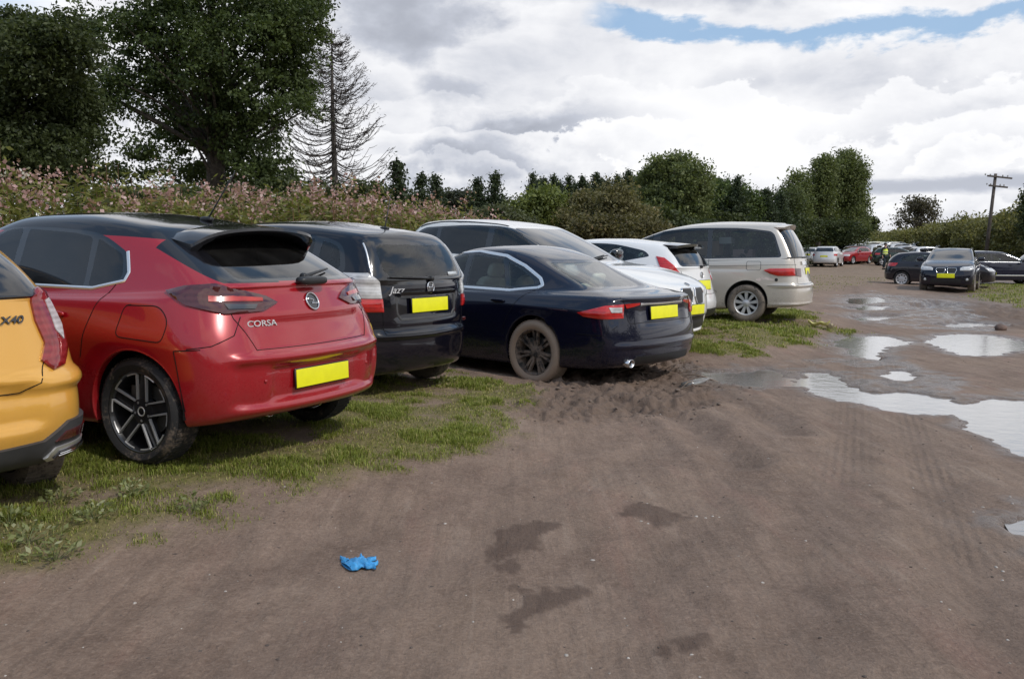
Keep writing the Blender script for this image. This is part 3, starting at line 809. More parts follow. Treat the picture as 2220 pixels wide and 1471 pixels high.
def finish_car(car, c):
    s = car; spec = s.s; wb = spec['wb']; pm = c['paint']
    # wheel openings
    for (x, key) in ((0, 'ra'), (wb, 'fa')):
        s.arch(x, c['wr'] + c.get('arch_dz', .02), c['arch'])
    # ---- windows: frames then panes
    glass_ids = []   # (rid, name, material)
    frame_ids = []
    for kind, frame, panes in c['glass']:
        kinds = ('sideL', 'sideR') if kind == 'side' else (kind,)
        for kd in kinds:
            xr = c.get('xr_' + kd[:4]) 
            fid = s.cut(kd, frame, only=0, nlim=.12 if kd.startswith('side') else .10, xr=xr); frame_ids.append(fid)
            for (nm, poly, gm) in panes:
                gid = s.cut(kd, poly, only=fid, nlim=-.5, xr=xr)
                glass_ids.append((gid, nm, gm))
    for (kd, poly, nm, gm) in c.get('regions', []):       # coloured body regions (black panels, inserts)
        gid = s.cut(kd, poly, only=0, nlim=.05); glass_ids.append((gid, nm, gm))
    s.finish_index()
    roofm = c.get('roof_mat')
    rg = s.row_g0 * s.nv; rr = s.row_rail * s.nv
    rz = (lambda i, cp, f: i >= rr - c.get('roof_drop', 0) * s.nv) if not c.get('roof_zone') else c['roof_zone'](s, rg, rr)
    s.part_from('body', [0], pm, exclude_zone=rz)
    s.part_from('roof', [0], roofm or pm, zones=rz)
    if frame_ids: s.part_from('window_frame', frame_ids, c.get('frame_mat', BLACK_GL))
    for gid, nm, gm in glass_ids: s.part_from(nm, [gid], gm)
    if c.get('interior', True):
        s.part_from('cabin_lining', [0] + frame_ids, c.get('lining', TRIM), off=-.022, zones=lambda i, cp, f: i >= (s.row_g0 - 4) * s.nv)
        b = MB(); zf = c.get('floor', .34)
        b.box((wb * .5, 0, zf), (wb * .95 + .3, 1.30, .04)); b.box((-.05, 0, zf + .22), (.9, 1.05, .04))
        b.box((wb * .5, .64, zf + .15), (wb * .9, .04, .3)); b.box((wb * .5, -.64, zf + .15), (wb * .9, .04, .3))
        b.build('floor', c.get('lining', TRIM), s.root)
        d = MB(); d.superq((c.get('dash', wb * .80), 0, c.get('dash_z', .84)), (.50, 1.30, .26), .4); d.build('dashboard', TRIM, s.root)
        w = MB(); cx = c.get('dash', wb * .80) - .30; pts = [Vector((cx - .06 * math.sin(a), -.36 + .18 * math.cos(a), c.get('dash_z', .84) + .10 + .17 * math.sin(a))) for a in np.linspace(0, 2 * math.pi, 25)]
        w.tube(pts, .013, 6); w.build('steering_wheel', TRIM, s.root)
        seat_set(s, c.get('seat', CLOTH), wb * .52, wb * .20, c.get('seat_z', .50))
    # underside, wheel wells
    u = MB(); z0 = c.get('under_z', .24)
    u.box((wb / 2, 0, z0), (wb - 2 * c['arch'] - .04, spec['low'][1]['w'] * 1.72, .06))
    u.box((wb / 2, 0, z0 + .03), (wb + .5, 1.0, .08)); u.box((-.36, 0, z0 + .20), (.36, 1.1, .10)); u.box((0, 0, c['wr']), (.10, 1.3, .10)); u.box((wb, 0, c['wr']), (.10, 1.3, .10))
    u.box((0, 0, .62), (.9, 1.1, .3)); u.box((wb, 0, .60), (.9, 1.1, .25))
    u.build('underbody', LINER, s.root)
    yo = spec['low'][3]['w'] - .03
    for x in (0, wb): add_liner(s, x, c['wr'] + c.get('arch_dz', .02), c['arch'], yo)
    if c.get('lips', True):
        for x in (0, wb): arch_lip(s, x, c['wr'] + c.get('arch_dz', .02), c['arch'], c.get('lip_mat', pm))
    add_wheels(s, c['track'], c['wr'], c['rimr'], c['tw'], c['wheel'], c.get('tyre'), steer=c.get('steer', 0))
    # seams
    for kd, pts in c.get('seams', []):
        for kk in (('sideL', 'sideR') if kd == 'side' else (kd,)): s.line('panel_gap', kk, pts, SEAM, .0048, .0022)
    for kd, pts, w, m, nm in c.get('trims', []):
        for kk in (('sideL', 'sideR') if kd == 'side' else (kd,)): s.line(nm, kk, pts, m, w, .006)
    for kd, poly, m, nm, kw in c.get('patches', []):
        if kd in ('side', 'cylr', 'cylf', 'rear2', 'front2'):
            b = {'side': 'side', 'cylr': 'cylr', 'cylf': 'cylf', 'rear2': 'rear', 'front2': 'front'}[kd]
            for kk in (b + 'L', b + 'R'): 
                o = s.patch(nm, kk, poly, m, **kw)
        else: s.patch(nm, kd, poly, m, **kw)
    # door handles
    for (x, z) in c.get('handles', []):
        for kk, sg in (('sideL', 1), ('sideR', -1)):
            p, n = s.P(kk)(x, z); h = MB(); h.superq((p.x, p.y + n.y * .018, p.z), (.19, .028, .034), .5); h.superq((p.x - .005, p.y + n.y * .002, p.z - .012), (.12, .02, .05), .6)
            h.build('door_handle', c.get('handle_mat', pm), s.root)
    if c.get('mirror'):
        x, z, y = c['mirror']
        for sg in (1, -1):
            h = MB(); h.superq((x, sg * (y + .11), z), (.13, .22, .15), .6); h.tube([(x + .02, sg * (y - .08), z - .06), (x + .01, sg * (y + .04), z - .03)], .022, 8)
            o = h.build('door_mirror', c.get('mirror_mat', pm), s.root)
            g = MB(); g.superq((x - .062, sg * (y + .11), z), (.012, .18, .11), .5); g.build('mirror_glass', pbr('mirror glass', (.8, .8, .8), .03, metal=1), o)
    return s
def plate(car, kind, y, z, tilt=0, w=.52, h=.111, m=None, proj=.012, name='number_plate'):
    """flat plate with rounded corners and a dark backing"""
    p, n = car.P(kind)(y, z); sx = -1 if kind.startswith('rear') else 1
    m = m or PLATE_Y
    b = MB(); M = Matrix.Translation((p.x + sx * proj, y, z)) @ Matrix.Rotation(R(tilt) * sx, 4, 'Y')
    b.box((0, 0, 0), (.006, w, h), M, bev=.0028); o = b.build(name, m, car.root)
    k = MB(); k.box((-sx * .007, 0, 0), (.008, w + .014, h + .014), M); k.build('plate_holder', BLACK_PL, o)
    return o, M
def text_on(car, kind, y, z, body, size, m, name='badge', tilt=0, extr=.003, shear=0.0, off=.004, sx=1.0, rot=0, bold=0.0):
    """raised lettering laid on the body (tail or nose)"""
    cu = bpy.data.curves.new(name, 'FONT'); cu.body = body; cu.size = size; cu.extrude = extr; cu.shear = shear; cu.align_x = 'CENTER'; cu.align_y = 'CENTER'; cu.offset = bold
    tmp = bpy.data.objects.new('tmp', cu); COL.objects.link(tmp)
    dg = bpy.context.evaluated_depsgraph_get(); me = bpy.data.meshes.new_from_object(tmp.evaluated_get(dg)); bpy.data.objects.remove(tmp); bpy.data.curves.remove(cu)
    p, n = car.P(kind)(y, z)
    # face normal n, up ~ z, reading left-to-right as seen from outside
    up = Vector((0, 0, 1)); up = (up - n * up.dot(n)).normalized(); rt = up.cross(n).normalized()
    M = Matrix((( rt.x * sx, up.x, n.x, p.x + n.x * off), (rt.y * sx, up.y, n.y, p.y + n.y * off), (rt.z * sx, up.z, n.z, p.z + n.z * off), (0, 0, 0, 1)))
    if rot: M = M @ Matrix.Rotation(R(rot), 4, 'Z')
    me.transform(M); me.name = name
    return link(name, me, m, car.root, False)
def roundel(car, kind, y, z, r, name='emblem', inner=True, glyph=None):
    p, n = car.P(kind)(y, z); q = n.to_track_quat('Z', 'Y').to_matrix().to_4x4(); M = Matrix.Translation(p + n * .004) @ q
    b = MB(); pts = [M @ Vector((r * math.cos(a), r * math.sin(a), .004)) for a in np.linspace(0, 2 * math.pi, 33)]
    b.tube(pts, r * .10, 8, False)
    if glyph: 
        for seg in glyph: b.tube([M @ Vector((u * r, v * r, .004)) for u, v in seg], r * .085, 6)
    o = b.build(name, CHROME, car.root)
    d = MB(); vs = [M @ Vector((0, 0, .003))] + [M @ Vector((r * math.cos(a), r * math.sin(a), .001)) for a in np.linspace(0, 2 * math.pi, 25)]
    d.add(vs, [(0, i, i + 1) for i in range(1, 25)]); d.build('emblem_disc', BLACK_GL, o)
    return o
def wiper_rear(car, y0, z0, y1, z1, kind='rear', m=None, r=.008):
    pr = car.P(kind + 'L'); pts = []
    for t in np.linspace(0, 1, 10):
        p, n = pr(y0 + (y1 - y0) * t, z0 + (z1 - z0) * t); pts.append(p + n * (.018 + .006 * math.sin(t * 3.1)))
    b = MB(); b.tube(pts, [.013 - .007 * t for t in np.linspace(0, 1, 10)], 6); b.superq(tuple(pts[0]), (.05, .05, .05), .8)
    return b.build('rear_wiper', m or BLACK_PL, car.root)
def aerial(car, x, y, z, L, back=.55, side=0.0, r=.0035):
    b = MB(); p = Vector((x, y, z)); b.superq((x, y, z + .012), (.10, .05, .035), .7)
    b.tube([p + Vector((0, 0, .01)), p + Vector((-back, side, 1)).normalized() * L * .12, p + Vector((-back, side, 1)).normalized() * L], [.009, .006, r], 6)
    return b.build('aerial', BLACK_PL, car.root)
def exhaust(car, x, y, z, r, ln=.12, m=None):
    b = MB(); vs = []
    T = MB(); n = 24
    for (rr, xx) in ((r * .80, .02), (r * .86, -ln), (r, -ln), (r, .0), (r * .9, .03)):
        for k in range(n): a = 2 * math.pi * k / n; vs.append((x + xx, y + rr * 1.35 * math.cos(a), z + rr * math.sin(a)))
    fs = [(i * n + k, i * n + (k + 1) % n, (i + 1) * n + (k + 1) % n, (i + 1) * n + k) for i in range(4) for k in range(n)]
    T.add(vs, fs); o = T.build('tailpipe', m or CHROME, car.root)
    return o
# ---------------------------------------------------------------- terrain
RD = np.array([.511, .859]); RN = np.array([.859, -.511])      # along the parked row, and to its right
def row_st(x, y): return (x + 1.81) * RN[0] + (y - 5.91) * RN[1], (x + 1.81) * RD[0] + (y - 5.91) * RD[1]
def ground_base(x, y):
    x = np.asarray(x, float); y = np.asarray(y, float)
    s, t = row_st(x, y)
    rowz = np.interp(t, [-3, 0, 2.5, 5, 7, 9, 12.2, 16, 30], [-.03, .045, -.015, -.10, -.03, .02, .07, .0, -.08])
    rowz = rowz + .035 * np.clip(-s, 0, 5)
    trk = -.10 - .05 * sstep(y, 8, 25)
    k = sstep(s, .5, 2.0)
    z = rowz * (1 - k) + trk * k
    far = sstep(y, 62, 112); z = z + .95 * far
    return z
def G_xy(px, py):
    p = px_ground(px, py, -.08)
    for _ in range(4): p = px_ground(px, py, float(ground_base(p.x, p.y)))
    return (p.x, p.y)
PUD = {   # outlines read off the photo, turned into places on the ground
 'a': [(1822, 738), (1850, 730), (1900, 729), (1978, 741), (1930, 747), (1900, 752), (1893, 776), (1870, 770), (1862, 755), (1835, 750)],
 'b': [(2024, 740), (2050, 727), (2110, 724), (2170, 731), (2190, 740), (2222, 752), (2165, 762), (2110, 768), (2060, 757), (2045, 748)],
 'c': [(2085, 878), (2150, 862), (2260, 868), (2420, 900), (2420, 1010), (2230, 985), (2160, 950), (2110, 925)],
 'd': [(1735, 826), (1765, 806), (1800, 812), (1840, 842), (1900, 856), (1960, 850), (2040, 862), (2105, 880), (2100, 894), (1985, 894), (1890, 874), (1800, 860)],
 'e': [(1515, 800), (1600, 806), (1660, 800), (1700, 818), (1720, 833), (1640, 836), (1570, 825)],
 'f': [(1850, 664), (1890, 662), (1930, 668), (1880, 671)],
 'g': [(1852, 688), (1890, 682), (1935, 688), (1890, 693)],
 'h': [(2030, 705), (2090, 698), (2150, 703), (2080, 709)],
 'i': [(2212, 1135), (2250, 1115), (2330, 1130), (2300, 1165), (2225, 1155)],
 'j': [(1850, 648), (1895, 645), (1905, 653), (1860, 657)],
 'k': [(1985, 668), (2030, 660), (2050, 668), (2010, 676)],
 'l': [(1925, 812), (1950, 806), (1975, 814), (1950, 822)],
}
PUDG = {k: [G_xy(*p) for p in v] for k, v in PUD.items()}
def poly_sd(x, y, poly):
    """signed distance, positive inside"""
    d2 = np.full(x.shape, 1e9); ins = np.zeros(x.shape, bool); n = len(poly)
    for i in range(n):
        ax, ay = poly[i]; bx, by = poly[(i + 1) % n]; dx, dy = bx - ax, by - ay
        t = np.clip(((x - ax) * dx + (y - ay) * dy) / (dx * dx + dy * dy + 1e-12), 0, 1)
        d2 = np.minimum(d2, (x - ax - t * dx) ** 2 + (y - ay - t * dy) ** 2)
        c = ((ay > y) != (by > y)) & (x < (bx - ax) * (y - ay) / (by - ay + 1e-12) + ax); ins ^= c
    d = np.sqrt(d2); return np.where(ins, d, -d)
GRASS_P = [
 [(-500, 1420), (-120, 1260), (120, 1232), (300, 1185), (450, 1140), (620, 1085), (760, 1035), (900, 1003), (1040, 965), (1100, 925), (1070, 893), (1150, 868), (1100, 838), (1010, 815), (850, 800), (700, 760), (400, 740), (-500, 800)],
 [(1440, 712), (1500, 690), (1560, 668), (1700, 668), (1765, 692), (1790, 705), (1750, 728), (1660, 752), (1560, 772), (1480, 775), (1440, 750)],
 [(2105, 628), (2150, 616), (2300, 612), (2600, 630), (2600, 720), (2330, 690), (2220, 664), (2150, 652)],
]
GRASS_G = [[G_xy(*p) for p in v] for v in GRASS_P]
CHURN_P = [[(1120, 880), (1180, 835), (1330, 800), (1470, 780), (1560, 800), (1600, 850), (1540, 885), (1380, 905), (1180, 915)],
           [(2020, 672), (2100, 655), (2240, 670), (2300, 720), (2200, 712), (2080, 700)], [(1150, 830), (1260, 800), (1420, 790), (1380, 850), (1200, 880)]]
CHURN_G = [[G_xy(*p) for p in v] for v in CHURN_P]
DAMP_P = [[(1040, 1215), (1090, 1150), (1180, 1125), (1225, 1140), (1160, 1190), (1080, 1235)], [(1080, 1350), (1130, 1285), (1210, 1262), (1265, 1285), (1200, 1330), (1120, 1365)],
          [(1340, 1110), (1400, 1100), (1480, 1120), (1420, 1140)], [(1430, 1420), (1500, 1395), (1560, 1400), (1500, 1430)]]
DAMP_G = [[G_xy(*p) for p in v] for v in DAMP_P]
RUTS = []     # (points on the ground, half width, depth) wheel ruts
for pts, w_, d_ in (([(2240, 1471), (2080, 1150), (1990, 950), (1930, 800), (1880, 700), (1850, 620)], .16, .018), ([(1720, 1471), (1790, 1150), (1840, 950), (1850, 800), (1845, 700), (1835, 620)], .16, .015),
                    ([(1300, 1471), (1480, 1150), (1640, 950), (1760, 800), (1815, 700)], .15, .012), ([(1600, 1000), (1480, 900), (1300, 860), (1190, 850)], .14, .05), ([(1720, 940), (1600, 860), (1500, 820), (1440, 800)], .13, .035),
                    ([(500, 1471), (900, 1240), (1250, 1060), (1500, 940), (1640, 880)], .14, .010), ([(-100, 1420), (400, 1290), (900, 1100), (1250, 980)], .12, .008), ([(2350, 720), (2150, 690), (2000, 660), (1900, 640)], .2, .03)):
    RUTS.append(([G_xy(*p) for p in pts], w_, d_))
def line_d(x, y, pts):
    d2 = np.full(x.shape, 1e9)
    for i in range(len(pts) - 1):
        ax, ay = pts[i]; bx, by = pts[i + 1]; dx, dy = bx - ax, by - ay
        t = np.clip(((x - ax) * dx + (y - ay) * dy) / (dx * dx + dy * dy + 1e-12), 0, 1)
        d2 = np.minimum(d2, (x - ax - t * dx) ** 2 + (y - ay - t * dy) ** 2)
    return np.sqrt(d2)
WL = {}
for k, p in PUDG.items():
    cx = sum(a for a, b in p) / len(p); cy = sum(b for a, b in p) / len(p); WL[k] = float(ground_base(cx, cy)) - .012
for k in 'cdel': WL[k] = min(WL[q] for q in 'cdel')
WETG_P = [[(1640, 800), (1760, 780), (1900, 770), (2020, 800), (2100, 850), (2240, 850), (2240, 905), (2080, 900), (1900, 900), (1740, 850)], [(1500, 800), (1600, 790), (1740, 810), (1720, 850), (1560, 845)],
          [(1810, 640), (1900, 630), (1980, 650), (2140, 690), (2160, 720), (1980, 715), (1850, 700)], [(2160, 1090), (2260, 1060), (2400, 1100), (2400, 1220), (2230, 1200)], [(2280, 840), (2500, 840), (2500, 1040), (2300, 1020), (2090, 940), (2080, 870)]]
WETG_G = [[G_xy(*p) for p in v] for v in WETG_P]
def ground_full(x, y, full=False):
    """height plus masks"""
    x = np.asarray(x, float); y = np.asarray(y, float)
    z = ground_base(x, y); s, t = row_st(x, y)
    dist = np.hypot(x, y); w1 = fbm(x * 1.3, y * 1.3, 4, 3) - .5; w2 = fbm(x * 6, y * 6, 4, 9) - .5; w3 = fbm(x * 17, y * 17, 3, 21) - .5; wl = fbm(x * .35, y * .35, 3, 5) - .5
    # grass mask
    g = np.zeros(x.shape)
    for P in GRASS_G:
        sd = poly_sd(x, y, P); e = .10 + .02 * dist; g = np.maximum(g, sstep(sd + (w1 * .9 + w2 * .5) * np.clip(dist / 7, .4, 2), -.12, .28))
    back = sstep(-s + w1 * 1.2, 1.2, 2.4) * (1 - .8 * sstep(t + w1 * 3, 15, 19))
    g = np.maximum(g, back * (y > -20)); 
    far = sstep(y + w1 * 6, 44, 56) * .16; rightv = sstep(s - 12 - w1 * 3 - y * .10, 0, 3) * .9
    g = np.maximum(g, np.maximum(far * (w1 > -.1), rightv))
    g = g * np.clip(.50 + 2.2 * (w1 + .18) + 1.4 * w2, 0, 1)
    ch = np.zeros(x.shape)
    for P in CHURN_G: ch = np.maximum(ch, sstep(poly_sd(x, y, P) + w1 * .5, -.25, .25))
    farmud = sstep(y, 18, 28) * sstep(s, 0, 2) * (1 - sstep(y, 55, 70)) * (1 - g)
    damp = np.zeros(x.shape)
    for P in DAMP_G: damp = np.maximum(damp, sstep(poly_sd(x, y, P) + w2 * .22 + w3 * .10, -.02, .015))
    # under the cars: bare and damp
    z = z + w1 * .035 + w2 * .016 + w3 * .010 * (1 - g) + .018 * g * (w2 + .2)
    rg_ = np.abs(fbm(x * 7, y * 7, 3, 41) - .5) * 2; z = z + ch * (w2 * .12 + (fbm(x * 14, y * 14, 3, 33) - .5) * .12 - rg_ * .05 + .0)
    z = z + farmud * (w2 * .07 + w1 * .08)
    rut = np.zeros(x.shape)
    for pts, w_, d_ in RUTS:
        d = line_d(x, y, pts) + w1 * .06; k = np.exp(-(d / w_) ** 2); sh = np.exp(-((d - w_ * 1.9) / (w_ * .7)) ** 2)
        z = z - d_ * k + d_ * .45 * sh; rut = np.maximum(rut, k * min(1, d_ / .02))
    wet = np.zeros(x.shape); carve = []
    for k_, P in PUDG.items():
        cx = np.mean([a for a, b in P]); cy = np.mean([b for a, b in P]); rr = max(math.hypot(a - cx, b - cy) for a, b in P) + 3.0
        m = (np.abs(x - cx) < rr) & (np.abs(y - cy) < rr)
        if not m.any(): continue
        xs, ys = x[m], y[m]; sd = poly_sd(xs, ys, P); sc = np.clip(cy / 14, .35, 1.6)
        sdn = sd + (w2[m] * .8 + w1[m] * .35 + w3[m] * .25) * .5 * sc
        L = WL[k_]; zz = z[m]; rim = np.maximum(zz, L + .005 + .012 * np.clip(-sdn / .3, 0, 1)); near = sstep(sdn, -2.0 * sc, -.9 * sc)
        z[m] = zz * (1 - near) + rim * near
        carve.append((m, sstep(sdn, -.24 * sc, .06 * sc), L)); wet[m] = np.maximum(wet[m], sstep(sdn, -.55 * sc, -.02))
    for m, inside, L in carve: z[m] = z[m] * (1 - inside) + np.minimum(z[m], L - .035) * inside
    for P in WETG_G: wet = np.maximum(wet, sstep(poly_sd(x, y, P) + w1 * .7 + w2 * .5, -.1, .3) * np.clip(.5 + 3 * w2 + 2 * w1, 0, 1))
    if full: return z, np.clip(g, 0, 1), np.clip(wet, 0, 1), np.clip(ch, 0, 1), np.clip(rut, 0, 1), np.clip(farmud, 0, 1), damp
    return z, np.clip(g, 0, 1), np.clip(wet, 0, 1), np.clip(ch, 0, 1), np.clip(rut, 0, 1), np.clip(farmud, 0, 1)
def make_ground():
    rad = np.concatenate([[0.0], np.geomspace(.9, 5, 200)[:-1], np.geomspace(5, 16, 430)[:-1], np.geomspace(16, 90, 300), np.geomspace(92, 900, 60)])
    fr = np.linspace(R(-44), R(44), 600); bk = np.linspace(R(46), R(314), 90)[1:-1]
    ang = np.concatenate([fr, bk]); na, nr = len(ang), len(rad)
    A, Rr = np.meshgrid(ang, rad); X = Rr * np.sin(A); Y = Rr * np.cos(A)
    z, g, wet, ch, rut, fm, damp = ground_full(X, Y, True)
    V = np.stack([X, Y, z], -1).reshape(-1, 3)
    i, j = np.meshgrid(np.arange(nr - 1), np.arange(na), indexing='ij'); k = (j + 1) % na
    F = np.stack([i * na + j, i * na + k, (i + 1) * na + k, (i + 1) * na + j], -1).reshape(-1, 4)[:, ::-1]
    s, t = row_st(X, Y)
    lat = X * .933 - Y * .36; lon = X * .36 + Y * .933
    m, T, out = mat('muddy ground'); b = T.new('ShaderNodeBsdfPrincipled'); T.l.new(b.outputs[0], out.inputs[0])
    tc = T.new('ShaderNodeTexCoord'); ob = tc.outputs['Object']
    def at(n): 
        a = T.new('ShaderNodeAttribute'); a.attribute_name = n; return a.outputs['Fac']
    ag, aw, ac, ar, af, ad = at('grass'), at('wet'), at('churn'), at('rut'), at('farmud'), at('damp')
    n_big = T.noise(ob, .55, 5, .6); n_mid = T.noise(ob, 3.2, 7, .62, .4); n_fin = T.noise(ob, 26, 8, .7); n_grit = T.noise(ob, 130, 4, .7)
    # direction of travel stretched streaks
    st = T.mapping(ob, scale=(5.5, .55, 1), rot=(0, 0, R(21)))
    n_str = T.noise(st, 1.6, 8, .68, .3)
    c = T.ramp(T.math('ADD', T.math('MULTIPLY', n_mid, .55), T.math('MULTIPLY', n_fin, .45)), [(.28, (.085, .056, .042)), (.44, (.155, .110, .086)), (.58, (.215, .158, .125)), (.76, (.310, .235, .190))])
    c = T.mix(T.math('MULTIPLY', T.mapr(n_str, .40, .66), .5), c, (.128, .098, .082, 1))
    c = T.mix(T.math('MULTIPLY', T.mapr(n_big, .42, .66), .55), c, (.230, .172, .132, 1))
    n_ln = T.noise(T.mapping(ob, scale=(7, .45, 1), rot=(0, 0, R(22))), 1.3, 8, .66, .8)
    c = T.mix(T.math('MULTIPLY', T.math('MULTIPLY', T.mapr(n_ln, .54, .66), T.mapr(n_big, .40, .60)), .48), c, (.290, .235, .195, 1)); c = T.mix(T.math('MULTIPLY', T.mapr(n_ln, .46, .34), .38), c, (.100, .074, .060, 1))
    red = T.noise(T.mapping(ob, scale=(2.5, .6, 1), rot=(0, 0, R(35)), loc=(4, 2, 0)), .9, 5, .6)
    c = T.mix(T.math('MULTIPLY', T.mapr(red, .56, .72), .45), c, (.215, .125, .100, 1))
    n_g2 = T.noise(ob, 60, 5, .75)
    c = T.mix(T.math('MULTIPLY', T.mapr(n_g2, .50, .66), .30), c, (.330, .262, .215, 1)); c = T.mix(T.math('MULTIPLY', T.mapr(n_g2, .48, .32), .30), c, (.085, .060, .048, 1))
    c = T.mix(T.math('MULTIPLY', T.mapr(n_grit, .62, .78), .40), c, (.36, .31, .27, 1))
    c = T.mix(T.math('MULTIPLY', T.mapr(n_grit, .40, .26), .35), c, (.07, .052, .042, 1))
    vor = T.new('ShaderNodeTexVoronoi'); T.set(vor.inputs['Vector'], ob); vor.inputs['Scale'].default_value = 24; vor.inputs['Randomness'].default_value = 1
    peb = T.math('MULTIPLY', T.mapr(vor.outputs['Distance'], .10, .16, 1, 0, True), T.mapr(T.noise(ob, 8, 2), .62, .68))
    c = T.mix(T.math('MULTIPLY', peb, .8), c, (.34, .31, .28, 1))
    c = T.mix(T.math('MULTIPLY', ad, .75), c, T.mix(n_fin, (.060, .040, .032, 1), (.105, .074, .060, 1)))
    c = T.mix(ac, c, T.mix(n_fin, (.085, .062, .050, 1), (.185, .138, .110, 1)))
    c = T.mix(T.math('MULTIPLY', af, .6), c, T.mix(n_mid, (.075, .058, .050, 1), (.150, .118, .100, 1)))
    c = T.mix(T.math('MULTIPLY', ar, .30), c, (.105, .080, .068, 1))
    gc = T.mix(T.mapr(n_fin, .35, .65), (.075, .078, .022, 1), (.17, .155, .055, 1)); gc = T.mix(T.mapr(n_mid, .5, .72), gc, (.15, .12, .075, 1))
    c = T.mix(T.math('MULTIPLY', ag, .85), c, gc)
    wetc = T.mix(.55, c, (.045, .034, .028, 1)); c = T.mix(T.math('MULTIPLY', aw, .9), c, wetc)
    c = T.mix(1.0, c, (1.33, 1.28, 1.22, 1), 'MULTIPLY')
    T.set(b.inputs['Base Color'], c)
    ro = T.mapr(n_str, .35, .65, .62, .92); ro = T.math('MULTIPLY', ro, T.mapr(aw, 0, 1, 1, .20)); ro = T.math('MULTIPLY', ro, T.mapr(af, 0, 1, 1, .62))
    T.set(b.inputs['Roughness'], ro); T.set(b.inputs['Specular IOR Level'], T.mapr(aw, 0, 1, .18, .7))
    hgt = T.math('ADD', T.math('MULTIPLY', n_mid, .40), T.math('ADD', T.math('MULTIPLY', n_fin, .30), T.math('ADD', T.math('MULTIPLY', n_str, .35), T.math('MULTIPLY', n_g2, .22))))
    # tread pattern pressed into the wheel lines
    w = T.new('ShaderNodeTexWave'); w.bands_direction = 'X'; T.set(w.inputs[0], T.mapping(ob, rot=(0, 0, R(21)))); w.inputs['Scale'].default_value = 5.5; w.inputs['Distortion'].default_value = 1.5; w.inputs['Detail Scale'].default_value = 3
    trd = T.math('MULTIPLY', T.math('MULTIPLY', w.outputs[1], ar), T.mapr(n_big, .45, .62, 0, .16)); hgt = T.math('ADD', hgt, trd); hgt = T.math('ADD', hgt, T.math('MULTIPLY', peb, .15))
    bp = T.new('ShaderNodeBump'); bp.inputs['Strength'].default_value = 1.0; bp.inputs['Distance'].default_value = .045; T.l.new(hgt, bp.inputs['Height']); T.l.new(bp.outputs[0], b.inputs['Normal'])
    o = fast_mesh('ground', V, F, m, None, True, dict(grass=g.ravel(), wet=wet.ravel(), churn=ch.ravel(), rut=rut.ravel(), farmud=fm.ravel(), damp=damp.ravel()))
    tag(o, kind='structure'); return o
ground_obj = make_ground()
def gz(x, y): return float(ground_full(np.array([float(x)]), np.array([float(y)]))[0][0])
# ---------------------------------------------------------------- puddles
def make_puddles():
    m, T, out = mat('puddle water'); b = T.new('ShaderNodeBsdfPrincipled'); T.l.new(b.outputs[0], out.inputs[0])
    tc = T.new('ShaderNodeTexCoord'); b.inputs['Base Color'].default_value = (.155, .128, .105, 1); b.inputs['Roughness'].default_value = .13; b.inputs['IOR'].default_value = 1.33; b.inputs['Specular IOR Level'].default_value = .9
    b.inputs['Coat Weight'].default_value = 1; b.inputs['Coat Roughness'].default_value = .13; b.inputs['Coat IOR'].default_value = 1.5
    bp = T.new('ShaderNodeBump'); bp.inputs['Strength'].default_value = .32; bp.inputs['Distance'].default_value = .01; T.l.new(T.noise(tc.outputs['Object'], 7, 4), bp.inputs['Height']); T.l.new(bp.outputs[0], b.inputs['Normal']); T.l.new(bp.outputs[0], b.inputs['Coat Normal'])
    def grown(k):
        P = PUDG[k]; cy = sum(b_ for _, b_ in P) / len(P); return inset(P, -.20 * min(1.6, max(.35, cy / 14)))
    for grp in (['c', 'd', 'e', 'l'],) + tuple([k] for k in PUDG if k not in 'cdel'):
        vs, es = [], []
        for k in grp:
            big = grown(k); n = len(big); o_ = len(vs); vs += [Vector(p) for p in big]; es += [(o_ + i, o_ + (i + 1) % n) for i in range(n)]
        r = geometry.delaunay_2d_cdt(vs, es, [], 1, 1e-5)
        mb = MB(); mb.add([(p.x, p.y, WL[grp[0]]) for p in r[0]], [tuple(f) for f in r[2]])
        o = mb.build('puddle', m, None, False); tag(o, kind='structure')
make_puddles()
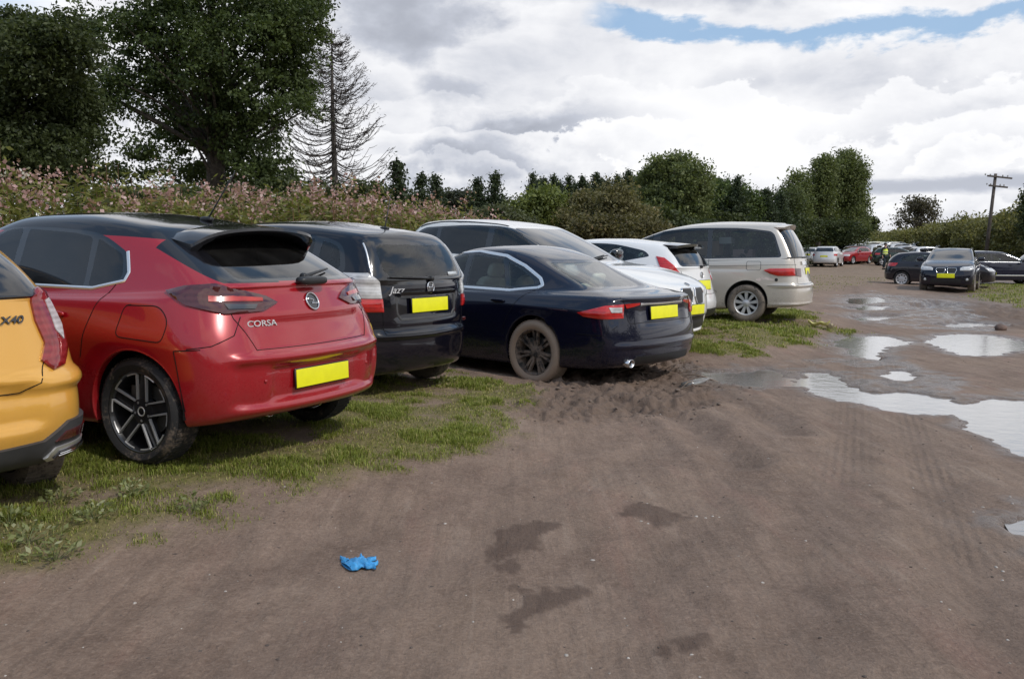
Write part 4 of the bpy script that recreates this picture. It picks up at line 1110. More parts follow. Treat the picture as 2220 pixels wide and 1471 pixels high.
# ================================================================ red hatchback
def smooth_box(v, c, h, soft):
    d = np.abs(v - c) - h; return 1 - sstep(d, 0, soft)
def op_corsa(G):
    X, Y, Z = G[..., 0], G[..., 1], G[..., 2]; rear = sstep(-X, .25, .5)
    ay = np.abs(Y)
    # number plate pocket and the recess under the tailgate lip
    k = rear * (1 - sstep(ay, .40, .47)) * smooth_box(Z, .50, .085, .035)
    G[..., 0] += .035 * k
    # crease that runs below the tail lamps (tailgate recess)
    lim = .62 - .12 * sstep(ay, .2, .6)
    k = rear * (1 - sstep(ay, .50, .60)) * sstep(Z, .665, .70) * (1 - sstep(Z, .83, .90))
    G[..., 0] += .030 * k
    # bumper ledge
    k = rear * sstep(Z, .615, .655) * (1 - sstep(Z, .66, .69)) * (1 - sstep(ay, .66, .75))
    G[..., 0] -= .022 * k
    # lower panel set in below the bumper face, with a crisp ledge
    k = rear * (1 - sstep(ay, .635, .665)) * sstep(Z, .375, .39) * (1 - sstep(Z, .58, .66)); G[..., 0] += .020 * k
    # lower lip
    k = rear * sstep(Z, .30, .34) * (1 - sstep(Z, .35, .39)) * (1 - sstep(ay, .60, .74))
    G[..., 0] -= .020 * k
    # vertical fold near corner
    k = rear * smooth_box(ay, .66, .01, .05) * smooth_box(Z, .50, .09, .05)
    G[..., 0] += .018 * k
    # haunch over rear wheel and shoulder line
    side = sstep(ay, .6, .75)
    k = side * np.exp(-((Z - .74) / .09) ** 2) * np.exp(-((X - .05) / .45) ** 2)
    G[..., 1] += np.sign(Y) * .022 * k
    k = side * np.exp(-((Z - .50) / .08) ** 2) * sstep(X, .3, .7) * (1 - sstep(X, 1.9, 2.2))
    G[..., 1] -= np.sign(Y) * .020 * k
    return G
corsa_spec = dict(wb=2.538, nu=9, nv=9, cyl_rx=.5, low=[
    dict(z=[.22, .20, .19, .22, .30], w=.80, ef=3.18, er=-.55),
    dict(z=[.24, .22, .20, .24, .31], w=.855, ef=3.28, er=-.655),
    dict(z=[.38, .36, .34, .38, .40], w=.872, ef=3.33, er=-.705),
    dict(z=[.52, .50, .48, .52, .52], w=.880, ef=3.33, er=-.715),
    dict(z=[.64, .66, .64, .67, .66], w=.882, ef=3.30, er=-.700),
    dict(z=[.74, .80, .80, .82, .84], w=.872, ef=3.20, er=-.625),
    dict(z=[.80, .90, .90, .95, .99], w=.845, ef=3.05, er=-.555, wr=.97),
    ], gh=[
    dict(z=[1.0, .95, .96, 1.01, 1.08], w=.795, ef=2.38, er=-.515, wr=.93),
    dict(z=[1.20, 1.15, 1.15, 1.17, 1.21], w=.725, ef=2.02, er=-.29, wr=.90),
    dict(z=[1.355, 1.355, 1.365, 1.355, 1.325], w=.645, ef=1.62, er=-.04, wr=.90),
    dict(z=[1.41, 1.435, 1.445, 1.42, 1.375], w=.50, ef=1.46, er=.03, wr=.92, crown=0),
    dict(z=[1.425, 1.46, 1.47, 1.445, 1.395], w=0, ef=1.40, er=.07),
    ], bulge=(.07, .0), ops=[op_corsa])
def build_corsa():
    red = paint('red paint', (.34, .003, .010), metal=.15, rough=.25, dirt=.15, flake=.2)
    car = Car('parked_car', corsa_spec, (-1.81, 5.91), 154.2, .05, 2.5)
    dlo = roundpoly([(1.90, .985), (.42, 1.01), (.19, 1.07), (.25, 1.22), (.50, 1.335), (1.0, 1.355), (1.40, 1.335)], [.02, .02, .03, .05, .15, .2, .1])
    rdoor = roundpoly([(1.15, 1.00), (.52, 1.015), (.56, 1.305), (.72, 1.325), (1.15, 1.335)], [.02, .02, .03, .05, .02])
    quarter = roundpoly([(.48, 1.02), (.43, 1.02), (.23, 1.075), (.285, 1.21), (.51, 1.30)], [.01, .02, .03, .04, .02])
    fdoor = roundpoly([(1.84, .995), (1.21, 1.0), (1.21, 1.337), (1.36, 1.328)], [.03, .02, .02, .1])
    rearf = roundpoly([(-.60, 1.085), (.60, 1.085), (.48, 1.345), (-.48, 1.345)], .05)
    rearg = roundpoly([(-.52, 1.10), (.52, 1.10), (.44, 1.315), (-.44, 1.315)], .05)
    wsf = roundpoly([(-.68, 1.03), (.68, 1.03), (.56, 1.345), (-.56, 1.345)], .05)
    wsg = inset(wsf, .025)
    def zone(s, rg, rr):
        return lambda i, cp, f: i >= rr - 2
    c = dict(paint=red, roof_mat=paint('black roof', (.012, .012, .016), .0, .15, dirt=.3), roof_zone=zone,
             wr=.315, rimr=.240, tw=.205, wheel='five_twin', arch=.352, arch_dz=.02, track=1.52, tyre=TYRE,
             glass=[('side', dlo, [('side_window', rdoor, GL_DARK), ('side_window', quarter, GL_DARK), ('side_window', fdoor, GL_TINT)]),
                    ('rearL', rearf, [('rear_window', rearg, GL_DARK)]), ('frontL', wsf, [('windscreen', wsg, GL_CLEAR)])],
             regions=[(kd, pl, 'pillar_panel', paint('black roof', (.012, .012, .016))) for kd in ('sideL', 'sideR') for pl in
                      ([(.75, 1.48), (.75, 1.368), (.48, 1.352), (.25, 1.315), (.08, 1.26), (0, 1.48)], [(.08, 1.26), (-.18, 1.165), (-.42, 1.078), (-.8, 1.078), (-.8, 1.48), (0, 1.48)])],
             xr_rear=(-1, .4), xr_fron=(1.2, 3),
             seams=[('side', [(1.17, .99), (1.19, .60), (1.17, .27)]), ('side', [(.25, 1.05), (.34, .90), (.40, .72), (.43, .60)]),
                    ('side', roundpoly([(.10, .935), (.13, .75), (-.22, .74), (-.24, .86), (-.16, .94)], [.05, .05, .04, .08, .06]) + [(.085, .93)]),
                    ('rearL', [(-.53, .70), (.53, .70)]), ('rearL', [(.53, .70), (.62, .88), (.63, 1.06)]), ('rearL', [(-.53, .70), (-.62, .88), (-.63, 1.06)]),
                    ('side', [(-.30, .70), (-.45, .715)]), ('cylrL', [(44, .715), (38, .735), (32, .79), (29.5, .89)]), ('cylrR', [(44, .715), (38, .735), (32, .79), (29.5, .89)]), ('side', [(-.30, .70), (-.36, .36)])],
             trims=[('side', [(1.86, .985), (1.0, .990), (.44, 1.004), (.205, 1.060), (.195, 1.11), (.26, 1.23)], .018, SATIN, 'window_trim')],
             patches=[('cylr', [(50, 1.02), (44, 1.055), (36, 1.07), (28, 1.04), (20, 1.00), (16, .96), (22, .915), (34, .905), (44, .95)], DRED_L, 'tail_lamp', dict(off=.012, bulge=.012)),
                      ('cylr', [(38, 1.005), (30, 1.00), (22, .985), (22, .965), (31, .968), (38, .965)], BRED_L, 'lamp_strip', dict(off=.027)),
                      ('cylr', [(34, .955), (24, .950), (25, .925), (33, .925)], SMOKE_L, 'reverse_lamp', dict(off=.026)),
                      ('cylf', [(50, .76), (20, .72), (16, .66), (45, .68)], CLR_L, 'headlamp', dict(off=.008, bulge=.01)),
                      ('frontL', [(-.50, .70), (.50, .70), (.45, .58), (-.45, .58)], BLACK_GL, 'grille', {}), ('frontL', [(-.60, .40), (.60, .40), (.52, .28), (-.52, .28)], BLACK_PL, 'lower_grille', {})],
             handles=[(.66, .845), (1.62, .84)], mirror=(1.78, 1.0, .86), mirror_mat=BLACK_GL, dash=2.0, dash_z=.84)
    finish_car(car, c)
    tag(car.root, 'red hatchback with black roof, second from the left, silver edged black wheel', 'car')
    # roof spoiler
    T = MB(); n = 18
    vs = []
    for i in range(n + 1):
        y = -.56 + 1.12 * i / n; e = abs(y) / .56
        xa, za = .14, 1.405 - .075 * e ** 2; xb, zb = -.25 + .05 * e ** 2 + .09 * e ** 10, 1.398 - .055 * e ** 2 - .06 * e ** 10; yy = y * (1 - .02 * e ** 6)
        vs += [(xa, y * .95, za), ((xa + xb) / 2, y * .985, (za + zb) / 2 + .016 - .01 * e ** 8), (xb, yy, zb + .004), (xb - .004, yy, zb - .014), (xb + .03, yy * .985, zb - .038 - .05 * e ** 12), (xa - .05, y * .94, za - .06)]
    fs = [(i * 6 + k, i * 6 + (k + 1) % 6, (i + 1) * 6 + (k + 1) % 6, (i + 1) * 6 + k) for i in range(n) for k in range(6)] + [tuple(range(6)), tuple(n * 6 + k for k in range(6))[::-1]]
    T.add(vs, fs); T.build('roof_spoiler', c['roof_mat'], car.root, True, 40)
    plate(car, 'rearL', 0, .505, -4, m=PLATE_Y)
    roundel(car, 'rearL', 0, .955, .055, glyph=[[(-.9, .35), (-.1, .25), (.3, .1), (-.2, -.2), (.95, -.3)]])
    text_on(car, 'rearL', .44, .845, 'CORSA', .050, BADGE, 'name_badge', sx=1.3)
    wiper_rear(car, 0, 1.09, -.36, 1.13)
    h = MB(); p, n_ = car.P('rearL')(0, 1.07); h.superq((p.x - .03, -.02, 1.085), (.09, .26, .055), .6); h.build('wiper_housing', BLACK_PL, car.root)
    aerial(car, .30, 0, 1.43, .40, .75)
    exhaust(car, -.50, .36, .30, .022, .06)
    for y in (.50, -.50):
        s = MB(); p, n_ = car.P('rearL')(y, .52); s.superq(tuple(p + n_ * .002), (.012, .022, .022), 1); s.build('parking_sensor', red, car.root)
    return car
# ================================================================ black mini-MPV
def op_jazz(G):
    X, Y, Z = G[..., 0], G[..., 1], G[..., 2]; rear = sstep(-X, .25, .45); ay = np.abs(Y)
    k = rear * (1 - sstep(ay, .38, .50)) * smooth_box(Z, .84, .10, .05); G[..., 0] += .030 * k      # plate recess
    k = rear * (1 - sstep(ay, .60, .72)) * sstep(Z, .555, .585) * (1 - sstep(Z, .585, .62)); G[..., 0] -= .030 * k   # bumper step
    k = rear * (1 - sstep(ay, .62, .74)) * sstep(Z, .62, .64) * (1 - sstep(Z, .66, .72)); G[..., 0] += .012 * k
    return G
jazz_spec = dict(wb=2.50, nu=8, nv=8, cyl_rx=.4, low=[
    dict(z=[.20, .19, .18, .20, .24], w=.77, ef=3.18, er=-.50),
    dict(z=[.22, .20, .19, .21, .26], w=.815, ef=3.26, er=-.60),
    dict(z=[.36, .35, .34, .36, .37], w=.835, ef=3.29, er=-.635),
    dict(z=[.52, .50, .50, .52, .54], w=.845, ef=3.28, er=-.64),
    dict(z=[.62, .68, .68, .70, .68], w=.847, ef=3.25, er=-.615),
    dict(z=[.74, .84, .85, .88, .88], w=.838, ef=3.14, er=-.595, rr=.85),
    dict(z=[.82, .96, .96, 1.0, 1.02], w=.815, ef=3.0, er=-.57, rr=.8, wr=.98),
    ], gh=[
    dict(z=[1.05, 1.00, 1.01, 1.05, 1.09], w=.785, ef=2.52, er=-.55, wr=.97, rr=.75),
    dict(z=[1.24, 1.20, 1.20, 1.23, 1.25], w=.735, ef=2.10, er=-.48, wr=.95, rr=.75),
    dict(z=[1.41, 1.42, 1.43, 1.43, 1.415], w=.66, ef=1.60, er=-.37, wr=.93, rr=.8),
    dict(z=[1.465, 1.505, 1.52, 1.50, 1.47], w=.50, ef=1.42, er=-.29, wr=.93),
    dict(z=[1.485, 1.535, 1.55, 1.525, 1.49], w=0, ef=1.36, er=-.25),
    ], bulge=(.06, .0), ops=[op_jazz])
def build_jazz():
    pm = paint('black paint', (.004, .004, .009), rough=.2, dirt=.06)
    car = Car('parked_car', jazz_spec, (-1.29, 8.57), 148.5, .0, 3.4)
    dlo = roundpoly([(2.25, 1.04), (.95, 1.03), (.10, 1.07), (-.22, 1.12), (-.12, 1.36), (.1, 1.415), (.9, 1.435), (1.5, 1.40)], [.02, .05, .05, .08, .1, .1, .2, .1])
    q = roundpoly([(.12, 1.10), (-.15, 1.15), (-.08, 1.34), (.12, 1.385)], [.02, .06, .07, .03])
    rd = roundpoly([(1.00, 1.05), (.20, 1.085), (.20, 1.39), (1.00, 1.41)], .03)
    fd = roundpoly([(2.05, 1.06), (1.08, 1.05), (1.08, 1.41), (1.40, 1.395)], .03)
    rf = roundpoly([(-.68, 1.03), (.68, 1.03), (.60, 1.42), (-.60, 1.42)], .06); rg = roundpoly([(-.56, 1.10), (.56, 1.10), (.545, 1.375), (-.545, 1.375)], .11, 6)
    ws = roundpoly([(-.70, 1.08), (.70, 1.08), (.58, 1.42), (-.58, 1.42)], .05)
    c = dict(paint=pm, roof_mat=pm, wr=.305, rimr=.20, tw=.185, wheel='nine', arch=.335, track=1.46, tyre=TYRE_MID,
             glass=[('side', dlo, [('side_window', q, GL_GREEN), ('side_window', rd, GL_GREEN), ('side_window', fd, GL_CLEAR)]),
                    ('rearL', rf, [('rear_window', rg, GL_GREEN)]), ('frontL', ws, [('windscreen', inset(ws, .03), GL_CLEAR)])],
             xr_rear=(-1, .0), xr_fron=(1.2, 3), seat_z=.55, dash_z=.92,
             seams=[('side', [(1.04, 1.03), (1.06, .6), (1.02, .25)]), ('side', [(.15, 1.07), (.32, .8), (.40, .62)]),
                    ('rearL', [(-.58, .60), (.58, .60)]), ('rearL', [(.58, .60), (.60, .80), (.665, 1.0)]), ('rearL', [(-.58, .60), (-.60, .80), (-.665, 1.0)]),
                    ('cylrL', [(44, .66), (34, .66), (29, .62)]), ('cylrR', [(44, .66), (34, .66), (29, .62)])],
             trims=[('rearL', [(.685, 1.03), (.655, 1.20), (.60, 1.38)], .012, SATIN, 'edge_trim'), ('rearL', [(-.685, 1.03), (-.655, 1.20), (-.60, 1.38)], .012, SATIN, 'edge_trim'),
                    ('rearL', [(.44, .93), (.43, .78), (.38, .725), (-.38, .725), (-.43, .78), (-.44, .93)], .022, GREY_PL, 'plate_surround')],
             patches=[('cylr', [(53, 1.12), (40, 1.13), (34.5, 1.06), (33.5, .915), (50, .915)], CLR_L, 'tail_lamp', dict(off=.010, bulge=.012)),
                      ('cylr', [(50, .912), (33.2, .912), (32.5, .80), (43, .80)], RED_L, 'brake_lamp', dict(off=.010, bulge=.012)),
                      ('rearL', [(-.40, .975), (.40, .975), (.42, .925), (-.42, .925)], BLACK_GL, 'tailgate_handle', dict(off=.03, skirt=.04)),
                      ('cylf', [(50, .86), (22, .80), (18, .70), (45, .70)], CLR_L, 'headlamp', dict(off=.008)),
                      ('frontL', [(-.48, .72), (.48, .72), (.42, .60), (-.42, .60)], BLACK_GL, 'grille', {})],
             handles=[(.58, .90), (1.60, .88)], mirror=(1.95, 1.06, .84), mirror_mat=pm, dash=2.1)
    finish_car(car, c)
    tag(car.root, 'black small hatchback parked between the red hatchback and the dark blue saloon', 'car')
    plate(car, 'rearL', 0, .845, -5, w=.54, h=.125, proj=.02)
    p, n = car.P('rearL')(0, 1.02)
    b = MB(); Z = [[(-.8, 1), (-.55, -1)], [(.8, 1), (.55, -1)], [(-.65, .05), (.65, .05)]]; roundel(car, 'rearL', 0, 1.0, .05, glyph=[[(-.72, .8), (-.45, -.8)], [(.72, .8), (.45, -.8)], [(-.6, 0), (.6, 0)]])
    text_on(car, 'rearL', .44, .985, 'Jazz', .085, BADGE, 'name_badge', shear=.35, sx=1.25)
    wiper_rear(car, -.02, 1.075, .52, 1.095)
    s = MB(); pp, n = car.P('rearL')(-.42, 1.115); M = Matrix.Translation(pp + n * .004) @ n.to_track_quat('X', 'Z').to_matrix().to_4x4(); s.box((0, 0, 0), (.002, .17, .035), M); s.build('window_sticker', pbr('sticker', (.55, .58, .6), .5), car.root)
    aerial(car, -.02, 0, 1.497, .34, .10, -.10, .004)
    for sg in (1, -1):
        b = MB(); p, n = car.P('rearL')(sg * .70, .66); b.superq(tuple(p + n * .0), (.02, .09, .035), .5); b.build('bumper_reflector', DRED_L, car.root)
    return car

# ================================================================ dark blue saloon
def op_jag(G):
    X, Y, Z = G[..., 0], G[..., 1], G[..., 2]; ay = np.abs(Y)
    rear = sstep(-X, .75, .95)
    k = rear * (1 - sstep(ay, .36, .48)) * smooth_box(Z, .80, .085, .05); G[..., 0] += .025 * k
    k = rear * (1 - sstep(ay, .72, .85)) * sstep(Z, .46, .485) * (1 - sstep(Z, .49, .53)); G[..., 0] -= .022 * k
    k = rear * (1 - sstep(ay, .60, .75)) * sstep(Z, .94, .965) * (1 - sstep(Z, .99, 1.02)); G[..., 0] -= .03 * k    # boot lip
    k = np.exp(-((Z - .83) / .05) ** 2) * sstep(ay, .7, .85) * np.exp(-((X + .1) / .6) ** 2); G[..., 1] += np.sign(Y) * .02 * k
    return G
def jag_deck(p, t, sh, g0):
    return p
jag_spec = dict(wb=2.909, nu=8, nv=8, cyl_rx=.2, low=[
    dict(z=[.20, .18, .17, .20, .26], w=.84, ef=3.60, er=-.92),
    dict(z=[.22, .20, .19, .22, .275], w=.895, ef=3.72, er=-1.03),
    dict(z=[.36, .35, .33, .36, .37], w=.925, ef=3.76, er=-1.085),
    dict(z=[.50, .50, .48, .52, .51], w=.936, ef=3.77, er=-1.10),
    dict(z=[.60, .66, .66, .68, .68], w=.938, ef=3.74, er=-1.075),
    dict(z=[.68, .78, .79, .83, .85], w=.928, ef=3.65, er=-1.04),
    dict(z=[.72, .87, .90, .94, .965], w=.885, ef=3.48, er=-1.035, wr=.95, rr=.9),
    ], gh=[
    dict(z=[.99, .945, .955, 1.0, 1.045], w=.80, ef=2.42, er=-.64, wr=.86, rf=1.1),
    dict(z=[1.16, 1.11, 1.11, 1.12, 1.13], w=.735, ef=1.98, er=-.36, wr=.84, rf=1.1),
    dict(z=[1.345, 1.345, 1.355, 1.325, 1.25], w=.645, ef=1.52, er=.02, wr=.84),
    dict(z=[1.385, 1.425, 1.43, 1.385, 1.30], w=.47, ef=1.36, er=.12, wr=.88),
    dict(z=[1.40, 1.452, 1.458, 1.415, 1.325], w=0, ef=1.30, er=.18),
    ], bulge=(.06, .012), ops=[op_jag])
def build_jag():
    pm = paint('midnight blue paint', (.0045, .0055, .018), metal=.0, rough=.22, dirt=.08, flake=.1)
    car = Car('parked_car', jag_spec, (.80, 10.20), 139.6, -.12, 2.1)
    dlo = roundpoly([(2.05, .975), (.44, .985), (.08, 1.035), (.11, 1.10), (.35, 1.225), (.62, 1.325), (1.05, 1.362), (1.55, 1.30)], [.02, .1, .05, .08, .2, .25, .2, .1])
    rd = roundpoly([(1.12, 1.0), (.51, 1.005), (.65, 1.30), (1.12, 1.34)], [.02, .02, .05, .03])
    q = roundpoly([(.46, 1.01), (.14, 1.05), (.18, 1.10), (.39, 1.215), (.57, 1.275)], [.02, .03, .06, .1, .03])
    fd = roundpoly([(1.92, .99), (1.20, .99), (1.20, 1.34), (1.38, 1.315)], .03)
    rf = roundpoly([(-.64, 1.045), (.64, 1.045), (.52, 1.30), (-.52, 1.30)], .05)
    rg = roundpoly([(-.60, 1.06), (.60, 1.06), (.495, 1.285), (-.495, 1.285)], .05)
    ws = roundpoly([(-.70, 1.0), (.70, 1.0), (.57, 1.36), (-.57, 1.36)], .05)
    c = dict(paint=pm, roof_mat=pm, wr=.345, rimr=.247, tw=.245, wheel='seven_twin', arch=.372, arch_dz=.035, track=1.60, tyre=TYRE_MUD, seat=LEATHER, lining=TRIM_L,
             glass=[('side', dlo, [('side_window', rd, GL_GREEN), ('side_window', q, GL_GREEN), ('side_window', fd, GL_GREEN)]),
                    ('rearL', rf, [('rear_window', rg, GL_GREEN)]), ('frontL', ws, [('windscreen', inset(ws, .03), GL_CLEAR)])],
             xr_rear=(-1.0, .5), xr_fron=(1.0, 3), seat_z=.50, dash_z=.84, floor=.30,
             seams=[('side', [(1.16, .97), (1.18, .6), (1.15, .25)]), ('side', [(.10, 1.0), (.22, .90), (.36, .70), (.42, .55)]),
                    ('rearL', [(.66, .98), (.60, .72), (-.60, .72), (-.66, .98)]), ('cylrL', [(50, .60), (40, .60), (33, .70)]), ('cylrR', [(50, .60), (40, .60), (33, .70)])],
             trims=[('side', [(2.03, .968), (1.1, .966), (.44, .976), (.09, 1.022)], .028, SATIN, 'window_trim'),
                    ('side', [(.09, 1.022), (.04, 1.05), (.10, 1.118), (.34, 1.242), (.62, 1.342), (1.05, 1.378), (1.5, 1.335)], .03, SATIN, 'window_trim'),
                    ('rearL', [(-.42, .905), (.42, .905)], .026, SATIN, 'boot_trim')],
             patches=[('cylr', [(50, .815), (44, .855), (38, .90), (30.5, .915), (29.5, .915), (30, .775), (40, .765), (47, .78)], RED_L, 'tail_lamp', dict(off=.010, bulge=.012)),
                      ('cylr', [(29, .915), (20, .925), (20, .905), (28, .87)], RED_L, 'boot_lamp', dict(off=.008)),
                      ('cylr', [(37, .88), (31, .885), (31, .83), (36, .83)], CLR_L, 'reverse_lamp', dict(off=.024)),
                      ('side', [(-.24 + .085 * math.cos(a), .735 + .085 * math.sin(a)) for a in np.linspace(0, 2 * math.pi, 21)[:-1]], pm, 'fuel_flap', dict(off=.004)),
                      ('rearL', [(-.50, .38), (.50, .38), (.62, .29), (-.62, .29)], BLACK_PL, 'rear_diffuser', dict(off=.006)),
                      ('cylf', [(45, .80), (20, .76), (14, .68), (40, .66)], CLR_L, 'headlamp', dict(off=.008)),
                      ('frontL', [(-.34, .66), (.34, .66), (.30, .40), (-.30, .40)], BLACK_GL, 'grille', {})],
             handles=[(.50, .865), (1.60, .86)], mirror=(1.95, 1.02, .90), mirror_mat=pm, dash=2.05)
    finish_car(car, c)
    tag(car.root, 'dark blue saloon with mud caked rear wheel and red wraparound tail lamps', 'car')
    plate(car, 'rearL', 0, .815, -6, w=.54, h=.13, proj=.02)
    text_on(car, 'rearL', -.36, .955, 'XF', .062, BADGE, 'name_badge', shear=.1, sx=1.4)
    exhaust(car, -.985, .60, .315, .042, .06)
    return car

# ================================================================ champagne people carrier
def op_mpv(G):
    X, Y, Z = G[..., 0], G[..., 1], G[..., 2]; rear = sstep(-X, .55, .8); ay = np.abs(Y)
    k = sstep(-X, .3, .6) * sstep(ay, .0, .1) * sstep(Z, .60, .625) * (1 - sstep(Z, .63, .67))
    G[..., 0] -= .035 * k * rear; G[..., 1] += np.sign(Y) * .016 * k * sstep(ay, .6, .8)
    k = sstep(-X, .3, .6) * sstep(Z, .28, .30) * (1 - sstep(Z, .31, .35)); G[..., 1] += np.sign(Y) * .015 * k * sstep(ay, .6, .8); G[..., 0] -= .02 * k * rear
    k = np.exp(-((Z - .92) / .03) ** 2) * sstep(ay, .7, .85) * sstep(X, -.3, .2) * (1 - sstep(X, 2.4, 2.8)); G[..., 1] -= np.sign(Y) * .010 * k
    return G
mpv_spec = dict(wb=2.90, nu=8, nv=8, cyl_rx=.2, low=[
    dict(z=[.22, .22, .21, .24, .27], w=.80, ef=3.70, er=-.82),
    dict(z=[.24, .24, .23, .26, .285], w=.86, ef=3.80, er=-.95),
    dict(z=[.38, .38, .37, .40, .40], w=.885, ef=3.83, er=-.985),
    dict(z=[.54, .55, .55, .57, .58], w=.895, ef=3.83, er=-.99),
    dict(z=[.64, .74, .75, .78, .76], w=.897, ef=3.78, er=-.93),
    dict(z=[.76, .92, .93, .96, .95], w=.89, ef=3.62, er=-.90, rr=.9),
    dict(z=[.86, 1.03, 1.04, 1.07, 1.08], w=.872, ef=3.44, er=-.87, rr=.85),
    ], gh=[
    dict(z=[1.10, 1.065, 1.08, 1.10, 1.12], w=.845, ef=2.95, er=-.855, wr=.95, rr=.9),
    dict(z=[1.36, 1.33, 1.34, 1.35, 1.36], w=.79, ef=2.35, er=-.76, wr=.93, rr=.9),
    dict(z=[1.56, 1.60, 1.62, 1.62, 1.60], w=.725, ef=1.78, er=-.62, wr=.90, rr=.9),
    dict(z=[1.625, 1.70, 1.72, 1.71, 1.69], w=.55, ef=1.56, er=-.54, wr=.92),
    dict(z=[1.655, 1.745, 1.765, 1.75, 1.72], w=0, ef=1.48, er=-.50),
    ], bulge=(.05, .0), ops=[op_mpv])
def build_mpv():
    pm = paint('champagne paint', (.56, .515, .455), metal=.4, rough=.3, dirt=.6, flake=.3)
    car = Car('parked_car', mpv_spec, (4.43, 16.39), 155.0, .07, -.4)
    dlo = roundpoly([(2.7, 1.10), (1.2, 1.09), (-.58, 1.115), (-.42, 1.56), (.1, 1.63), (1.0, 1.645), (1.7, 1.58), (2.2, 1.42)], [.02, .02, .06, .1, .2, .2, .3, .2])
    q = roundpoly([(.62, 1.12), (-.53, 1.135), (-.40, 1.53), (.1, 1.60), (.62, 1.61)], [.02, .06, .08, .1, .02])
    rd = roundpoly([(1.62, 1.115), (.70, 1.12), (.70, 1.61), (1.55, 1.60)], .03)
    fd = roundpoly([(2.55, 1.12), (1.72, 1.115), (1.68, 1.58), (2.10, 1.43)], .03)
    rf = roundpoly([(-.75, 1.10), (.75, 1.10), (.64, 1.60), (-.64, 1.60)], .05); ws = roundpoly([(-.75, 1.13), (.75, 1.13), (.62, 1.58), (-.62, 1.58)], .05)
    c = dict(paint=pm, roof_mat=pm, wr=.325, rimr=.208, tw=.205, wheel='nine', arch=.365, arch_dz=.035, track=1.58, tyre=TYRE_MID, lip_mat=BLACK_PL,
             glass=[('side', dlo, [('side_window', q, GL_TINT), ('side_window', rd, GL_TINT), ('side_window', fd, GL_CLEAR)]),
                    ('rearL', rf, [('rear_window', inset(rf, .03), GL_DARK)]), ('frontL', ws, [('windscreen', inset(ws, .03), GL_CLEAR)])],
             xr_rear=(-1.2, -.3), xr_fron=(1.2, 3.3), seat_z=.66, dash_z=1.0, floor=.42, dash=2.5,
             seams=[('side', [(1.66, 1.09), (1.66, .25)]), ('side', [(.66, 1.10), (.64, .60), (.50, .52)]), ('side', [(.66, .97), (-.80, .99)]),
                    ('side', [(-.02, 1.05), (-.22, 1.05), (-.24, 1.03), (-.24, .92), (-.22, .90), (-.02, .90), (0, .92), (0, 1.03), (-.02, 1.05)]),
                    ('side', [(-.36, .635), (-.86, .635)]), ('rearL', [(-.74, .66), (.74, .66)]), ('cylrL', [(36, 1.10), (35, .66)]), ('cylrR', [(36, 1.10), (35, .66)])],
             patches=[('cylr', [(61, .90), (56, .925), (40, .93), (37, .925), (37, .80), (50, .80), (56, .84)], RED_L, 'tail_lamp', dict(off=.012, bulge=.015)),
                      ('cylr', [(36.5, .925), (27, .925), (27, .78), (36.5, .80)], DRED_L, 'tailgate_lamp', dict(off=.012)),
                      ('cylf', [(48, .86), (22, .82), (18, .70), (42, .70)], CLR_L, 'headlamp', dict(off=.008)),
                      ('side', [(-.505 + .028 * math.cos(a), .735 + .028 * math.sin(a)) for a in np.linspace(0, 2 * math.pi, 13)[:-1]], BLACK_PL, 'tow_socket', dict(off=.004)),
                      ('frontL', [(-.50, .76), (.50, .76), (.45, .64), (-.45, .64)], BLACK_GL, 'grille', {})],
             handles=[(.78, .985), (1.95, .97)], mirror=(2.45, 1.14, .90), mirror_mat=pm)
    finish_car(car, c)
    # scuff where the paint has been rubbed away over the rear wheel
    car.patch('scraped_paint', 'sideL', [(-.16, .74), (-.26, .785), (-.40, .77), (-.47, .72), (-.38, .73), (-.28, .735), (-.20, .70)], pbr('bare filler', (.70, .60, .55), .7, var=.2, vscale=30), off=.0025, skirt=.004)
    tag(car.root, 'champagne silver people carrier with scraped rear corner at the end of the row', 'people carrier')
    T = MB(); n = 14; vs = []
    for i in range(n + 1):
        y = -.66 + 1.32 * i / n; e = abs(y) / .66
        vs += [(-.35, y * .96, 1.722 - .085 * e ** 2), (-.67 + .08 * e * e, y, 1.685 - .055 * e ** 2), (-.665 + .08 * e * e, y, 1.668 - .055 * e ** 2), (-.45, y * .96, 1.65 - .055 * e ** 2)]
    T.add(vs, [(i * 4 + k, i * 4 + (k + 1) % 4, (i + 1) * 4 + (k + 1) % 4, (i + 1) * 4 + k) for i in range(n) for k in range(4)] + [(0, 1, 2, 3), tuple(n * 4 + k for k in range(4))[::-1]])
    T.build('roof_spoiler', pm, car.root, True, 40)
    car.patch('edge_panel', 'rearL', [(-.44, 1.04), (.44, 1.04), (.44, .98), (-.44, .98)], CHROME, off=.02)
    plate(car, 'rearL', 0, .87, -5, proj=-.004)
    for k, (x, z, w_, h_, m) in enumerate([(1.35, 1.28, .40, .26, pbr('cardboard', (.42, .26, .16), .9)), (1.05, 1.42, .22, .12, pbr('white parcel', (.6, .6, .6), .8))]):
        b = MB(); b.box((x - .6, .35, z), (w_, .3, h_), bev=.01); b.build('parcel_inside', m, car.root)
    b = MB(); b.box((.15, .30, 1.18), (.35, .3, .16), bev=.02); b.build('parcel_inside', pbr('pink parcel', (.5, .32, .30), .9), car.root)
    return car

